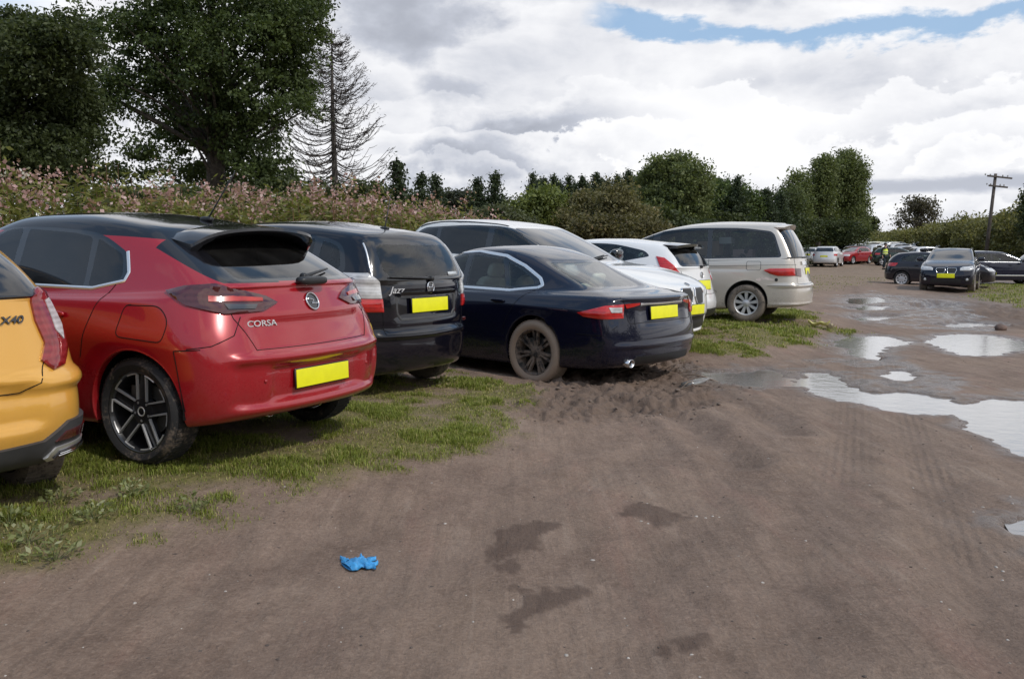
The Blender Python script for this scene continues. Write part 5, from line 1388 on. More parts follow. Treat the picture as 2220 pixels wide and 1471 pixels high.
# ================================================================ white hatchback, rear view
fiesta_spec = dict(wb=2.489, nu=7, nv=7, cyl_rx=.5, low=[
    dict(z=[.22, .20, .19, .22, .30], w=.78, ef=3.16, er=-.52),
    dict(z=[.24, .22, .20, .24, .32], w=.83, ef=3.24, er=-.63),
    dict(z=[.36, .36, .34, .38, .42], w=.852, ef=3.28, er=-.69),
    dict(z=[.50, .50, .50, .54, .56], w=.860, ef=3.28, er=-.70),
    dict(z=[.62, .66, .68, .72, .68], w=.860, ef=3.24, er=-.65),
    dict(z=[.74, .80, .84, .88, .86], w=.85, ef=3.12, er=-.60),
    dict(z=[.82, .92, .95, 1.0, .99], w=.82, ef=2.98, er=-.57, wr=.95),
    ], gh=[
    dict(z=[1.02, .97, 1.01, 1.08, 1.08], w=.78, ef=2.42, er=-.55, wr=.90),
    dict(z=[1.22, 1.18, 1.20, 1.24, 1.24], w=.71, ef=2.02, er=-.45, wr=.87),
    dict(z=[1.37, 1.38, 1.39, 1.38, 1.36], w=.63, ef=1.60, er=-.32, wr=.86),
    dict(z=[1.42, 1.45, 1.455, 1.43, 1.40], w=.48, ef=1.44, er=-.24, wr=.9),
    dict(z=[1.44, 1.475, 1.48, 1.455, 1.42], w=0, ef=1.38, er=-.20),
    ], bulge=(.06, .0))
def build_fiesta():
    pm = paint('white paint', (.78, .78, .78), rough=.3, dirt=.35)
    car = Car('parked_car', fiesta_spec, (2.38, 14.05), 147, .0, 1.5)
    dlo = roundpoly([(2.0, 1.0), (.90, 1.03), (-.02, 1.22), (.08, 1.30), (.55, 1.39), (1.0, 1.40), (1.45, 1.36)], [.02, .1, .05, .1, .2, .2, .1])
    rd = roundpoly([(1.02, 1.04), (.80, 1.065), (.05, 1.225), (.12, 1.285), (.55, 1.37), (1.02, 1.38)], [.02, .05, .04, .1, .1, .02])
    fd = roundpoly([(1.9, 1.015), (1.1, 1.035), (1.1, 1.38), (1.4, 1.345)], .03)
    rf = roundpoly([(-.58, 1.08), (.58, 1.08), (.52, 1.36), (-.52, 1.36)], .06); ws = roundpoly([(-.66, 1.04), (.66, 1.04), (.55, 1.37), (-.55, 1.37)], .05)
    c = dict(paint=pm, roof_mat=pm, wr=.305, rimr=.21, tw=.195, wheel='five', arch=.335, track=1.46, tyre=TYRE_MID,
             glass=[('side', dlo, [('side_window', rd, GL_TINT), ('side_window', fd, GL_CLEAR)]), ('rearL', rf, [('rear_window', inset(rf, .03), GL_DARK)]), ('frontL', ws, [('windscreen', inset(ws, .03), GL_CLEAR)])],
             xr_rear=(-1, .1), xr_fron=(1.2, 3),
             seams=[('side', [(1.06, 1.0), (1.10, .3)]), ('rearL', [(.56, 1.02), (.50, .66), (-.50, .66), (-.56, 1.02)]), ('cylrL', [(48, .62), (36, .62)])],
             patches=[('cylr', [(47, 1.22), (41, 1.20), (32, 1.00), (29, .86), (38, .88), (45, 1.00)], RED_L, 'tail_lamp', dict(off=.012, bulge=.01)),
                      ('cylr', [(34, .97), (31, .96), (29.5, .87), (36, .885)], CLR_L, 'reverse_lamp', dict(off=.024)),
                      ('rearL', [(-.62, .44), (.62, .44), (.58, .31), (-.58, .31)], BLACK_PL, 'rear_diffuser', dict(off=.008)),
                      ('cylf', [(50, .86), (22, .78), (18, .68), (42, .68)], CLR_L, 'headlamp', dict(off=.008)), ('frontL', [(-.48, .5), (.48, .5), (.40, .32), (-.40, .32)], BLACK_GL, 'grille', {})],
             handles=[(1.25, .92)], mirror=(1.85, 1.03, .84), mirror_mat=pm, dash=2.0)
    finish_car(car, c)
    tag(car.root, 'white hatchback with red upright tail lamps, rear towards us beside the people carrier', 'car')
    T = MB(); n = 12; vs = []
    for i in range(n + 1):
        y = -.52 + 1.04 * i / n; e = abs(y) / .52
        vs += [(-.14, y * .96, 1.435 - .04 * e ** 2), (-.44 + .05 * e * e, y, 1.415 - .03 * e ** 2), (-.44 + .05 * e * e, y, 1.375 - .03 * e ** 2), (-.25, y * .96, 1.37 - .03 * e ** 2)]
    T.add(vs, [(i * 4 + k, i * 4 + (k + 1) % 4, (i + 1) * 4 + (k + 1) % 4, (i + 1) * 4 + k) for i in range(n) for k in range(4)] + [(0, 1, 2, 3), tuple(n * 4 + k for k in range(4))[::-1]])
    T.build('roof_spoiler', BLACK_GL, car.root, True, 40)
    plate(car, 'rearL', 0, .80, -6, w=.54, h=.14)
    wiper_rear(car, 0, 1.07, -.34, 1.10)
    roundel(car, 'rearL', 0, .95, .045)
    return car

# ================================================================ white estate, nose towards us
def op_bmw(G):
    X, Y, Z = G[..., 0], G[..., 1], G[..., 2]; ay = np.abs(Y); fr = sstep(X, 3.3, 3.55)
    k = fr * (1 - sstep(ay, .58, .70)) * smooth_box(Z, .36, .07, .04); G[..., 0] -= .05 * k
    return G
bmw_spec = dict(wb=2.92, nu=8, nv=7, cyl_fx=2.7, low=[
    dict(z=[.22, .20, .19, .22, .30], w=.84, ef=3.62, er=-.80, rf=1.75),
    dict(z=[.24, .22, .20, .24, .32], w=.895, ef=3.74, er=-.92, rf=1.75),
    dict(z=[.36, .36, .35, .38, .42], w=.922, ef=3.79, er=-.96, rf=1.75),
    dict(z=[.50, .52, .52, .54, .56], w=.930, ef=3.80, er=-.97, rf=1.75),
    dict(z=[.62, .68, .70, .72, .70], w=.930, ef=3.79, er=-.94, rf=1.75),
    dict(z=[.75, .82, .86, .90, .90], w=.918, ef=3.76, er=-.90, rf=1.75),
    dict(z=[.84, .94, .98, 1.02, 1.05], w=.88, ef=3.69, er=-.87, wr=.97, rf=1.75),
    ], gh=[
    dict(z=[1.06, 1.03, 1.04, 1.08, 1.12], w=.82, ef=2.45, er=-.85, wr=.93),
    dict(z=[1.27, 1.22, 1.23, 1.26, 1.30], w=.755, ef=1.98, er=-.72, wr=.90),
    dict(z=[1.455, 1.47, 1.49, 1.475, 1.44], w=.675, ef=1.50, er=-.58, wr=.88),
    dict(z=[1.50, 1.54, 1.555, 1.54, 1.50], w=.52, ef=1.34, er=-.50, wr=.9),
    dict(z=[1.515, 1.565, 1.58, 1.565, 1.52], w=0, ef=1.28, er=-.46),
    ], bulge=(.055, .0), ops=[op_bmw])
def build_bmw():
    pm = paint('warm white paint', (.80, .79, .76), rough=.28, dirt=.2)
    car = Car('parked_car', bmw_spec, (-.70, 13.64), -38.5, .20, -2.6)
    dlo = roundpoly([(2.15, 1.06), (1.0, 1.06), (-.62, 1.12), (-.50, 1.30), (-.30, 1.43), (.6, 1.49), (1.2, 1.49), (1.55, 1.42)], [.02, .05, .06, .1, .15, .2, .2, .1])
    q = roundpoly([(.02, 1.11), (-.56, 1.135), (-.46, 1.28), (-.27, 1.40), (.02, 1.43)], [.02, .05, .08, .1, .02])
    rd = roundpoly([(.98, 1.08), (.10, 1.11), (.10, 1.435), (.98, 1.465)], .03); fd = roundpoly([(2.02, 1.08), (1.08, 1.08), (1.08, 1.465), (1.25, 1.46), (1.50, 1.405)], .03)
    ws = roundpoly([(-.74, 1.075), (.74, 1.075), (.60, 1.47), (-.60, 1.47)], .05); rf = roundpoly([(-.68, 1.12), (.68, 1.12), (.56, 1.44), (-.56, 1.44)], .05)
    kid = [(.045, .80), (.25, .80), (.29, .74), (.25, .60), (.07, .60), (.03, .69)]
    c = dict(paint=pm, roof_mat=pm, wr=.345, rimr=.235, tw=.235, wheel='five', arch=.375, track=1.60, tyre=TYRE_MID,
             glass=[('side', dlo, [('side_window', q, GL_DARK), ('side_window', rd, GL_DARK), ('side_window', fd, GL_TINT)]), ('rearL', rf, [('rear_window', inset(rf, .03), GL_DARK)]), ('frontL', ws, [('windscreen', inset(ws, .03), GL_GREEN)])],
             xr_rear=(-1.2, -.2), xr_fron=(1.0, 2.9), seat_z=.58, dash_z=.95, dash=2.15,
             seams=[('side', [(1.03, 1.05), (1.06, .3)]), ('side', [(.06, 1.08), (.30, .7)]), ('side', [(2.2, 1.04), (2.38, .8), (2.30, .3)]), ('topL', [(3.55, .70), (3.1, .80), (2.4, .80)]), ('topR', [(3.55, .70), (3.1, .80), (2.4, .80)])],
             trims=[('topL', [(1.25, .60), (.4, .64), (-.40, .60)], .03, BLACK_PL, 'roof_rail'), ('topR', [(1.25, .60), (.4, .64), (-.40, .60)], .03, BLACK_PL, 'roof_rail')],
             patches=[('front2', kid, BLACK_PL, 'grille_kidney', dict(off=.012)), ('cylf', [(52, .80), (32, .80), (24, .79), (22, .71), (36, .68), (48, .72)], CLR_L, 'headlamp', dict(off=.008, bulge=.008)),
                      ('frontL', [(-.56, .46), (.56, .46), (.66, .28), (-.66, .28)], BLACK_PL, 'lower_grille', dict(off=.008)),
                      ('cylr', [(50, .98), (34, .98), (30, .88), (48, .88)], RED_L, 'tail_lamp', dict(off=.01))],
             handles=[(.45, .95), (1.45, .93)], mirror=(2.0, 1.14, .90), mirror_mat=BLACK_GL)
    finish_car(car, c)
    for sg in (1, -1): car.line('grille_rim', 'frontL' if sg > 0 else 'frontR', kid, CHROME, .014, .018, closed=True)
    tag(car.root, 'white estate car with black roof rails, nose out behind the dark blue saloon', 'estate car')
    plate(car, 'frontL', 0, .54, 0, w=.46, h=.12, proj=.02)
    roundel(car, 'frontL', 0, .845, .035)
    for sg in (1, -1):
        b = MB(); pr = car.P('topL'); pts = []
        for k in range(8):
            p, n = pr(2.42 - .02 * k, sg * .05 + .60 * k / 7 * 1 - .35); pts.append(p + n * .02)
        b.tube(pts, .008, 5); b.build('wiper', BLACK_PL, car.root)
    return car
# ================================================================ yellow crossover, only its rear corner in view
def op_yel(G):
    X, Y, Z = G[..., 0], G[..., 1], G[..., 2]; ay = np.abs(Y); rear = sstep(-X, .25, .5)
    k = sstep(-X, .1, .4) * smooth_box(Z, .70, .012, .05) * sstep(ay, .3, .5); G[..., 0] -= .035 * k * rear; G[..., 1] += np.sign(Y) * .02 * k * sstep(ay, .6, .8)
    k = rear * (1 - sstep(ay, .52, .64)) * smooth_box(Z, .60, .08, .05); G[..., 0] += .04 * k
    return G
yel_spec = dict(wb=2.65, nu=8, nv=8, cyl_rx=.4, low=[
    dict(z=[.24, .24, .22, .25, .29], w=.82, ef=3.35, er=-.62),
    dict(z=[.26, .26, .24, .27, .31], w=.88, ef=3.44, er=-.74),
    dict(z=[.40, .40, .38, .42, .42], w=.905, ef=3.47, er=-.80),
    dict(z=[.54, .55, .54, .57, .58], w=.913, ef=3.47, er=-.81),
    dict(z=[.66, .70, .70, .74, .72], w=.912, ef=3.44, er=-.76),
    dict(z=[.76, .84, .86, .92, .90], w=.895, ef=3.34, er=-.70),
    dict(z=[.84, .97, .99, 1.04, 1.07], w=.86, ef=3.18, er=-.66, wr=.96),
    ], gh=[
    dict(z=[1.06, 1.02, 1.04, 1.10, 1.13], w=.82, ef=2.5, er=-.63, wr=.92),
    dict(z=[1.26, 1.22, 1.23, 1.27, 1.28], w=.75, ef=2.1, er=-.50, wr=.88),
    dict(z=[1.42, 1.42, 1.43, 1.41, 1.37], w=.66, ef=1.65, er=-.32, wr=.86),
    dict(z=[1.46, 1.48, 1.49, 1.46, 1.42], w=.50, ef=1.48, er=-.24, wr=.9),
    dict(z=[1.48, 1.50, 1.51, 1.48, 1.43], w=0, ef=1.42, er=-.20),
    ], bulge=(.05, .0), ops=[op_yel])
def build_yellow():
    pm = paint('yellow paint', (.72, .36, .055), metal=.2, rough=.28, dirt=.15, flake=.3)
    car = Car('parked_car', yel_spec, (-3.25, 4.36), 140, -.02, 2.0)
    dlo = roundpoly([(2.1, 1.06), (1.0, 1.07), (-.10, 1.13), (.05, 1.28), (.5, 1.40), (1.1, 1.42), (1.5, 1.38)], [.02, .1, .05, .1, .2, .2, .1])
    rd = roundpoly([(1.1, 1.09), (.15, 1.14), (.2, 1.27), (.5, 1.375), (1.1, 1.395)], .03); fd = roundpoly([(1.95, 1.085), (1.18, 1.09), (1.18, 1.39), (1.4, 1.365)], .03)
    rf = roundpoly([(-.72, 1.10), (.72, 1.10), (.56, 1.38), (-.56, 1.38)], .04); ws = roundpoly([(-.7, 1.08), (.7, 1.08), (.57, 1.42), (-.57, 1.42)], .05)
    plast = pbr('cladding', (.045, .045, .048), .55, bump=(150, .2, .001), var=.2)
    c = dict(paint=pm, roof_mat=paint('black roof', (.012, .012, .016)), wr=.33, rimr=.24, tw=.225, wheel='five', arch=.365, arch_dz=.03, track=1.57, tyre=TYRE_MID, lip_mat=plast,
             glass=[('side', dlo, [('side_window', rd, GL_DARK), ('side_window', fd, GL_TINT)]), ('rearL', rf, [('rear_window', inset(rf, .02), GL_DARK)]), ('frontL', ws, [('windscreen', inset(ws, .03), GL_CLEAR)])],
             xr_rear=(-1.0, .1), xr_fron=(1.2, 3),
             seams=[('side', [(1.14, 1.05), (1.18, .3)]), ('rearL', [(-.60, .70), (-.50, .66), (.50, .66), (.60, .70)]), ('rearL', [(-.60, .70), (-.66, .82)])],
             patches=[('cylr', [(44, 1.13), (37.5, 1.145), (34, 1.10), (33, .99), (33.5, .88), (31, .80), (33, .745), (37, .76), (41, .84), (43.5, .98)], MRED_L, 'tail_lamp', dict(off=.012, bulge=.014)),
                      ('cylr', [(40.5, 1.10), (38.2, 1.10), (37.2, .93), (38.8, .88), (40.5, .95)], CLR_L, 'lamp_strip', dict(off=.030, skirt=.02)),
                      ('cylr', [(70, .49), (44, .50), (34, .49), (28, .415), (0, .40), (0, .29), (44, .285), (70, .30)], plast, 'bumper_cladding', dict(off=.020, skirt=.03, step=.02)),
                      ('cylr', [(42, .455), (33, .445), (30.5, .405), (41, .41)], DRED_L, 'reflector', dict(off=.028)),
                      ('cylr', [(42, .385), (31, .375), (29, .33), (31, .31), (42, .325)], SATIN, 'exhaust_trim', dict(off=.028, skirt=.02, bulge=.01)),
                      ('cylr', [(40.5, .368), (32, .36), (31, .332), (32, .326), (40.5, .34)], BLACK_GL, 'exhaust_slot', dict(off=.042)),
                      ('cylf', [(50, .84), (22, .82), (16, .72), (45, .72)], CLR_L, 'headlamp', dict(off=.008)), ('frontL', [(-.50, .74), (.50, .74), (.42, .60), (-.42, .60)], BLACK_GL, 'grille', {})],
             handles=[(.55, .93), (1.6, .92)], mirror=(1.95, 1.08, .88), mirror_mat=pm, seat_z=.58, dash_z=.92)
    finish_car(car, c)
    for k, z in enumerate((.352, .342)):
        car.line('exhaust_fin', 'cylrR', [(32, z), (40, z + .008)], CHROME, .005, .046)
    tag(car.root, 'yellow crossover at the left edge with only its rear right corner in view', 'car')
    text_on(car, 'rearL', -.51, 1.00, 'X40', .052, BLACK_GL, 'name_badge', shear=.3, sx=1.35, off=.006, bold=.001)
    return car

# ================================================================ dark SUV, nose towards us, on the right
suv_spec = dict(wb=2.76, nu=7, nv=7, cyl_fx=2.6, low=[
    dict(z=[.26, .26, .24, .26, .30], w=.80, ef=3.45, er=-.65),
    dict(z=[.28, .28, .26, .28, .32], w=.87, ef=3.55, er=-.76),
    dict(z=[.40, .42, .40, .42, .44], w=.895, ef=3.60, er=-.80),
    dict(z=[.56, .56, .56, .58, .60], w=.90, ef=3.61, er=-.81),
    dict(z=[.70, .74, .74, .76, .76], w=.90, ef=3.59, er=-.78),
    dict(z=[.84, .90, .92, .94, .94], w=.888, ef=3.52, er=-.74),
    dict(z=[.93, 1.02, 1.03, 1.06, 1.08], w=.85, ef=3.40, er=-.71, wf=.96),
    ], gh=[
    dict(z=[1.12, 1.07, 1.08, 1.11, 1.13], w=.81, ef=2.45, er=-.69, wr=.93),
    dict(z=[1.32, 1.27, 1.28, 1.30, 1.32], w=.745, ef=2.05, er=-.56, wr=.91),
    dict(z=[1.49, 1.49, 1.50, 1.49, 1.46], w=.67, ef=1.62, er=-.42, wr=.9),
    dict(z=[1.53, 1.545, 1.55, 1.54, 1.51], w=.51, ef=1.46, er=-.34),
    dict(z=[1.55, 1.565, 1.57, 1.555, 1.52], w=0, ef=1.40, er=-.30),
    ], bulge=(.05, .0))
def generic_glass(H0, H1, dx0, dx1, w0, w1, front_top, tint=None, side_t=None):
    """simple side glass, windscreen and back light for the farther cars"""
    t = tint or GL_CLEAR; st = side_t or GL_TINT
    dlo = roundpoly([(dx1, H0), (dx0, H0 + .05), (dx0 + .12, H1 - .08), (dx0 + .5, H1), (front_top - .2, H1), (front_top, H1 - .05)], [.02, .05, .1, .1, .1, .1])
    m = dx0 + (dx1 - dx0) * .52
    rd = roundpoly([(m - .03, H0 + .03), (dx0 + .08, H0 + .07), (dx0 + .17, H1 - .10), (dx0 + .5, H1 - .03), (m - .03, H1 - .03)], .03)
    fd = roundpoly([(dx1 - .10, H0 + .03), (m + .03, H0 + .03), (m + .03, H1 - .03), (front_top - .08, H1 - .06)], .03)
    ws = roundpoly([(-w0, H0 + .03), (w0, H0 + .03), (w1, H1 + .02), (-w1, H1 + .02)], .05)
    rf = roundpoly([(-w0 * .93, H0 + .06), (w0 * .93, H0 + .06), (w1 * .93, H1 - .03), (-w1 * .93, H1 - .03)], .05)
    return [('side', dlo, [('side_window', rd, st), ('side_window', fd, st)]), ('frontL', ws, [('windscreen', inset(ws, .03), t)]), ('rearL', rf, [('rear_window', inset(rf, .03), st)])]
def build_suv():
    pm = paint('black blue paint', (.005, .006, .018), rough=.2, dirt=.15)
    car = Car('parked_car', suv_spec, (16.95, 34.6), -120, -.15, 0)
    kid = [(.04, .86), (.30, .86), (.33, .80), (.28, .68), (.07, .68), (.03, .76)]
    c = dict(paint=pm, roof_mat=pm, wr=.335, rimr=.225, tw=.225, wheel='five', arch=.365, arch_dz=.02, track=1.55, tyre=TYRE_MID, steer=0,
             glass=generic_glass(1.09, 1.46, -.50, 2.15, .72, .60, 1.58, GL_CLEAR, GL_DARK), xr_rear=(-1.1, 0), xr_fron=(1.2, 2.8), seat_z=.62, dash_z=.98, dash=2.1,
             seams=[('side', [(1.05, 1.06), (1.08, .35)]), ('topL', [(3.42, .62), (2.9, .74), (2.4, .76)]), ('topR', [(3.42, .62), (2.9, .74), (2.4, .76)])],
             patches=[('front2', kid, BLACK_PL, 'grille_kidney', dict(off=.012)), ('cylf', [(52, .93), (32, .90), (26, .86), (25, .78), (42, .78), (52, .84)], CLR_L, 'headlamp', dict(off=.010, bulge=.01)),
                      ('frontL', [(-.45, .48), (.45, .48), (.50, .34), (-.50, .34)], BLACK_PL, 'lower_grille', dict(off=.006)),
                      ('front2', [(.58, .52), (.76, .54), (.76, .42), (.60, .38)], BLACK_PL, 'fog_lamp_recess', dict(off=.006)),
                      ('cylr', [(50, 1.0), (34, 1.0), (30, .88), (48, .86)], RED_L, 'tail_lamp', dict(off=.01))],
             handles=[(.5, .98), (1.5, .96)], mirror=(1.95, 1.16, .90), mirror_mat=pm)
    finish_car(car, c)
    for sg in (1, -1): car.line('grille_rim', 'frontL' if sg > 0 else 'frontR', kid, CHROME, .014, .018, closed=True)
    for y in (-.66, .66):
        b = MB(); p, n = car.P('frontL')(y, .47); b.superq(tuple(p + n * .01), (.03, .09, .09), .9); b.build('fog_lamp', CLR_L, car.root)
    for kd in ('topL', 'topR'): car.line('roof_rail', kd, [(1.3, .60), (.4, .63), (-.25, .58)], BLACK_PL, .03, .03)
    tag(car.root, 'dark blue off-roader with yellow plate, nose towards us on the right of the track', 'car')
    plate(car, 'frontL', 0, .60, 0, w=.56, h=.15, proj=.02)
    roundel(car, 'frontL', 0, .905, .035)
    return car

hatch_spec = dict(wb=2.60, nu=6, nv=6, cyl_rx=.5, cyl_fx=2.4, low=[
    dict(z=[.22, .20, .20, .22, .28], w=.78, ef=3.30, er=-.56),
    dict(z=[.24, .22, .22, .24, .30], w=.84, ef=3.40, er=-.68),
    dict(z=[.38, .36, .35, .38, .40], w=.865, ef=3.44, er=-.73),
    dict(z=[.52, .50, .50, .53, .56], w=.872, ef=3.44, er=-.74),
    dict(z=[.64, .67, .68, .71, .70], w=.872, ef=3.42, er=-.71),
    dict(z=[.74, .80, .82, .86, .88], w=.86, ef=3.33, er=-.66),
    dict(z=[.80, .91, .93, .96, .99], w=.83, ef=3.18, er=-.62, wr=.97),
    ], gh=[
    dict(z=[1.0, .96, .98, 1.02, 1.05], w=.79, ef=2.40, er=-.60, wr=.93),
    dict(z=[1.18, 1.15, 1.16, 1.20, 1.22], w=.725, ef=2.0, er=-.48, wr=.9),
    dict(z=[1.33, 1.345, 1.36, 1.345, 1.32], w=.645, ef=1.55, er=-.32, wr=.9),
    dict(z=[1.37, 1.405, 1.415, 1.395, 1.36], w=.49, ef=1.40, er=-.24, wr=.92),
    dict(z=[1.39, 1.425, 1.435, 1.41, 1.375], w=0, ef=1.34, er=-.20),
    ], bulge=(.05, .0))
def hatch_cfg(pm, **kw):
    c = dict(paint=pm, roof_mat=pm, wr=.315, rimr=.215, tw=.2, wheel='holes', arch=.345, track=1.5, tyre=TYRE,
             glass=generic_glass(.985, 1.33, -.15, 2.0, .69, .56, 1.42), xr_rear=(-1.1, .1), xr_fron=(1.2, 2.8), dash_z=.85,
             patches=[('cylr', [(51, .96), (36, .985), (31, .95), (31, .84), (48, .84)], RED_L, 'tail_lamp', dict(off=.012)),
                      ('cylf', [(52, .78), (26, .76), (20, .66), (45, .64)], CLR_L, 'headlamp', dict(off=.012)),
                      ('frontL', [(-.46, .72), (.46, .72), (.36, .42), (-.36, .42)], BLACK_GL, 'grille', {})],
             mirror=(1.85, 1.03, .86), mirror_mat=pm, handles=[(.55, .88), (1.5, .87)], interior=True)
    c.update(kw); return c
def build_hatch():
    pm = paint('dark grey violet paint', (.012, .011, .018), rough=.3, dirt=.3)
    car = Car('parked_car', hatch_spec, (16.5, 38.0), -28, -.15, 0)
    finish_car(car, hatch_cfg(pm, seams=[('side', [(.90, .97), (.95, .3)]), ('side', [(.12, 1.0), (.30, .68)])]))
    tag(car.root, 'dark grey hatchback with silver wheel trims crossing behind the dark blue off-roader', 'car')
    plate(car, 'frontL', 0, .55)
    b = MB(); p, n = car.P('topL')(.75, 0); b.superq((p.x, .1, p.z + .07), (.35, .3, .14), .6); o = b.build('roof_pod', BLACK_PL, car.root)
    return car
est_spec = dict(wb=2.71, nu=6, nv=6, cyl_rx=.2, cyl_fx=2.5, low=[
    dict(z=[.22, .20, .19, .22, .28], w=.80, ef=3.45, er=-.95),
    dict(z=[.24, .22, .21, .24, .30], w=.87, ef=3.56, er=-1.06),
    dict(z=[.38, .36, .35, .38, .42], w=.90, ef=3.60, er=-1.10),
    dict(z=[.52, .50, .50, .54, .58], w=.91, ef=3.60, er=-1.10),
    dict(z=[.64, .68, .69, .72, .72], w=.91, ef=3.57, er=-1.06),
    dict(z=[.74, .82, .84, .88, .90], w=.90, ef=3.48, er=-1.02),
    dict(z=[.82, .95, .96, .99, 1.02], w=.865, ef=3.30, er=-.98),
    ], gh=[
    dict(z=[1.02, .98, 1.0, 1.04, 1.07], w=.82, ef=2.45, er=-.96, wr=.93),
    dict(z=[1.2, 1.18, 1.19, 1.22, 1.24], w=.75, ef=2.02, er=-.84, wr=.92),
    dict(z=[1.37, 1.40, 1.415, 1.41, 1.385], w=.675, ef=1.58, er=-.70, wr=.91),
    dict(z=[1.42, 1.465, 1.48, 1.47, 1.44], w=.51, ef=1.42, er=-.62, wr=.92),
    dict(z=[1.44, 1.485, 1.50, 1.49, 1.455], w=0, ef=1.36, er=-.58),
    ], bulge=(.05, .0))
def build_estate():
    pm = paint('navy paint', (.006, .008, .026), rough=.2, dirt=.15)
    car = Car('parked_car', est_spec, (20.5, 40.7), -4, -.17, 0)
    finish_car(car, hatch_cfg(pm, glass=generic_glass(1.005, 1.39, -.70, 2.08, .72, .6, 1.48, None, GL_CLEAR), wheel='five', wr=.325, rimr=.225, track=1.56, mirror=(1.95, 1.06, .90),
        trims=[('side', [(2.0, .985), (-.6, 1.03)], .03, SATIN, 'window_trim'), ('side', [(2.4, .40), (.5, .41)], .04, SATIN, 'sill_trim'), ('topL', [(1.3, .60), (-.4, .60)], .035, SATIN, 'roof_rail'), ('topR', [(1.3, .60), (-.4, .60)], .035, SATIN, 'roof_rail')]))
    tag(car.root, 'navy estate car with bright roof rails and sill strip at the right edge', 'estate car')
    return car
for _f in (build_corsa, build_jazz, build_jag, build_mpv, build_fiesta, build_bmw, build_yellow, build_suv, build_hatch, build_estate): _f()
# ---------------------------------------------------------------- foliage
RG = np.random.default_rng(11)
def leaf_mat(name, dark, light, dry=None, rough=.55, trans=.35):
    if name in MATS: return MATS[name]
    m, t, out = mat(name)
    a = t.new('ShaderNodeAttribute'); a.attribute_name = 'tone'
    tone = a.outputs['Fac']
    stops = [(.0, dark), (.8, light)] + ([(1.0, dry)] if dry else [])
    c = t.ramp(tone, stops)
    b = t.new('ShaderNodeBsdfPrincipled'); t.set(b.inputs['Base Color'], c); b.inputs['Roughness'].default_value = rough; b.inputs['Specular IOR Level'].default_value = .3
    tr = t.new('ShaderNodeBsdfTranslucent'); t.set(tr.inputs[0], t.mix(1.0, c, (1.1, 1.15, .6, 1), 'MULTIPLY'))
    mx = t.new('ShaderNodeMixShader'); mx.inputs[0].default_value = trans; t.l.new(b.outputs[0], mx.inputs[1]); t.l.new(tr.outputs[0], mx.inputs[2]); t.l.new(mx.outputs[0], out.inputs[0])
    MATS[name] = m; return m
def unit(v): return v / (np.linalg.norm(v, axis=-1, keepdims=True) + 1e-9)
def leaves(P, size, aspect=.55, up=.35, axis=None, sizevar=.4, fold=0.0):
    """P (n,3) positions -> diamond leaves"""
    n = len(P); a = unit(RG.normal(size=(n, 3)) if axis is None else axis + RG.normal(size=(n, 3)) * .5)
    nn = RG.normal(size=(n, 3)); nn[:, 2] += up * 2; nn = unit(nn - a * np.sum(nn * a, -1, keepdims=True)); b = np.cross(nn, a)
    L = size * (1 + sizevar * (RG.random((n, 1)) * 2 - 1)); W_ = L * aspect
    v0 = P - a * L / 2; v2 = P + a * L / 2; v1 = P - a * L * .05 + b * W_ / 2 + nn * fold * L; v3 = P - a * L * .05 - b * W_ / 2 + nn * fold * L
    V = np.stack([v0, v1, v2, v3], 1).reshape(-1, 3); F = np.arange(4 * n).reshape(n, 4)
    return V, F
def cloud(name, P, tone, m, size, parent=None, **kw):
    V, F = leaves(P, size, **kw); return fast_mesh(name, V, F, m, parent, False, dict(tone=np.repeat(np.clip(tone, 0, 1), 4)))
BARK = pbr('bark', (.075, .060, .048), .9, bump=(25, .8, .03), var=.4, vscale=8)
BARK_G = pbr('dead wood', (.085, .075, .068), .9, bump=(25, .6, .02), var=.3, vscale=8)
def clump_points(lobes, n_clump, n_leaf, cr, shell=.6, flat=.6):
    """lobes [(cx,cy,cz,rx,ry,rz)], returns leaf points, tone"""
    vol = np.array([l[3] * l[5] for l in lobes]); pr = vol / vol.sum(); pts = []; tone = []; cc = []
    idx = RG.choice(len(lobes), n_clump, p=pr)
    for i in idx:
        l = lobes[i]; d = unit(RG.normal(size=3)); r = (shell + (1 - shell) * RG.random()) * (1.0 if RG.random() > .25 else RG.random()) * (1.0 if RG.random() > .18 else 1.0 + .28 * RG.random())
        c = np.array(l[:3]) + d * np.array(l[3:]) * r; cc.append(c)
        k = max(3, int(n_leaf * (.5 + RG.random())))
        q = np.clip(RG.normal(size=(k, 3)), -1.7, 1.7) * np.array([1, 1, flat]) * cr * (.6 + .8 * RG.random())
        pts.append(c + q); t0 = RG.random() * .5
        tone.append(t0 + RG.random(k) * .45)
    return np.concatenate(pts), np.concatenate(tone), cc
def limb(mb, p0, p1, r0, r1, sag=.1, n=6, sides=6):
    p0 = Vector(p0); p1 = Vector(p1); L = (p1 - p0).length; off = Vector((rnd.uniform(-1, 1), rnd.uniform(-1, 1), rnd.uniform(.2, 1))) * L * sag
    pts = [p0.lerp(p1, t) + off * 4 * t * (1 - t) * .5 for t in np.linspace(0, 1, n)]
    mb.tube(pts, [r0 + (r1 - r0) * t for t in np.linspace(0, 1, n)], sides, False)
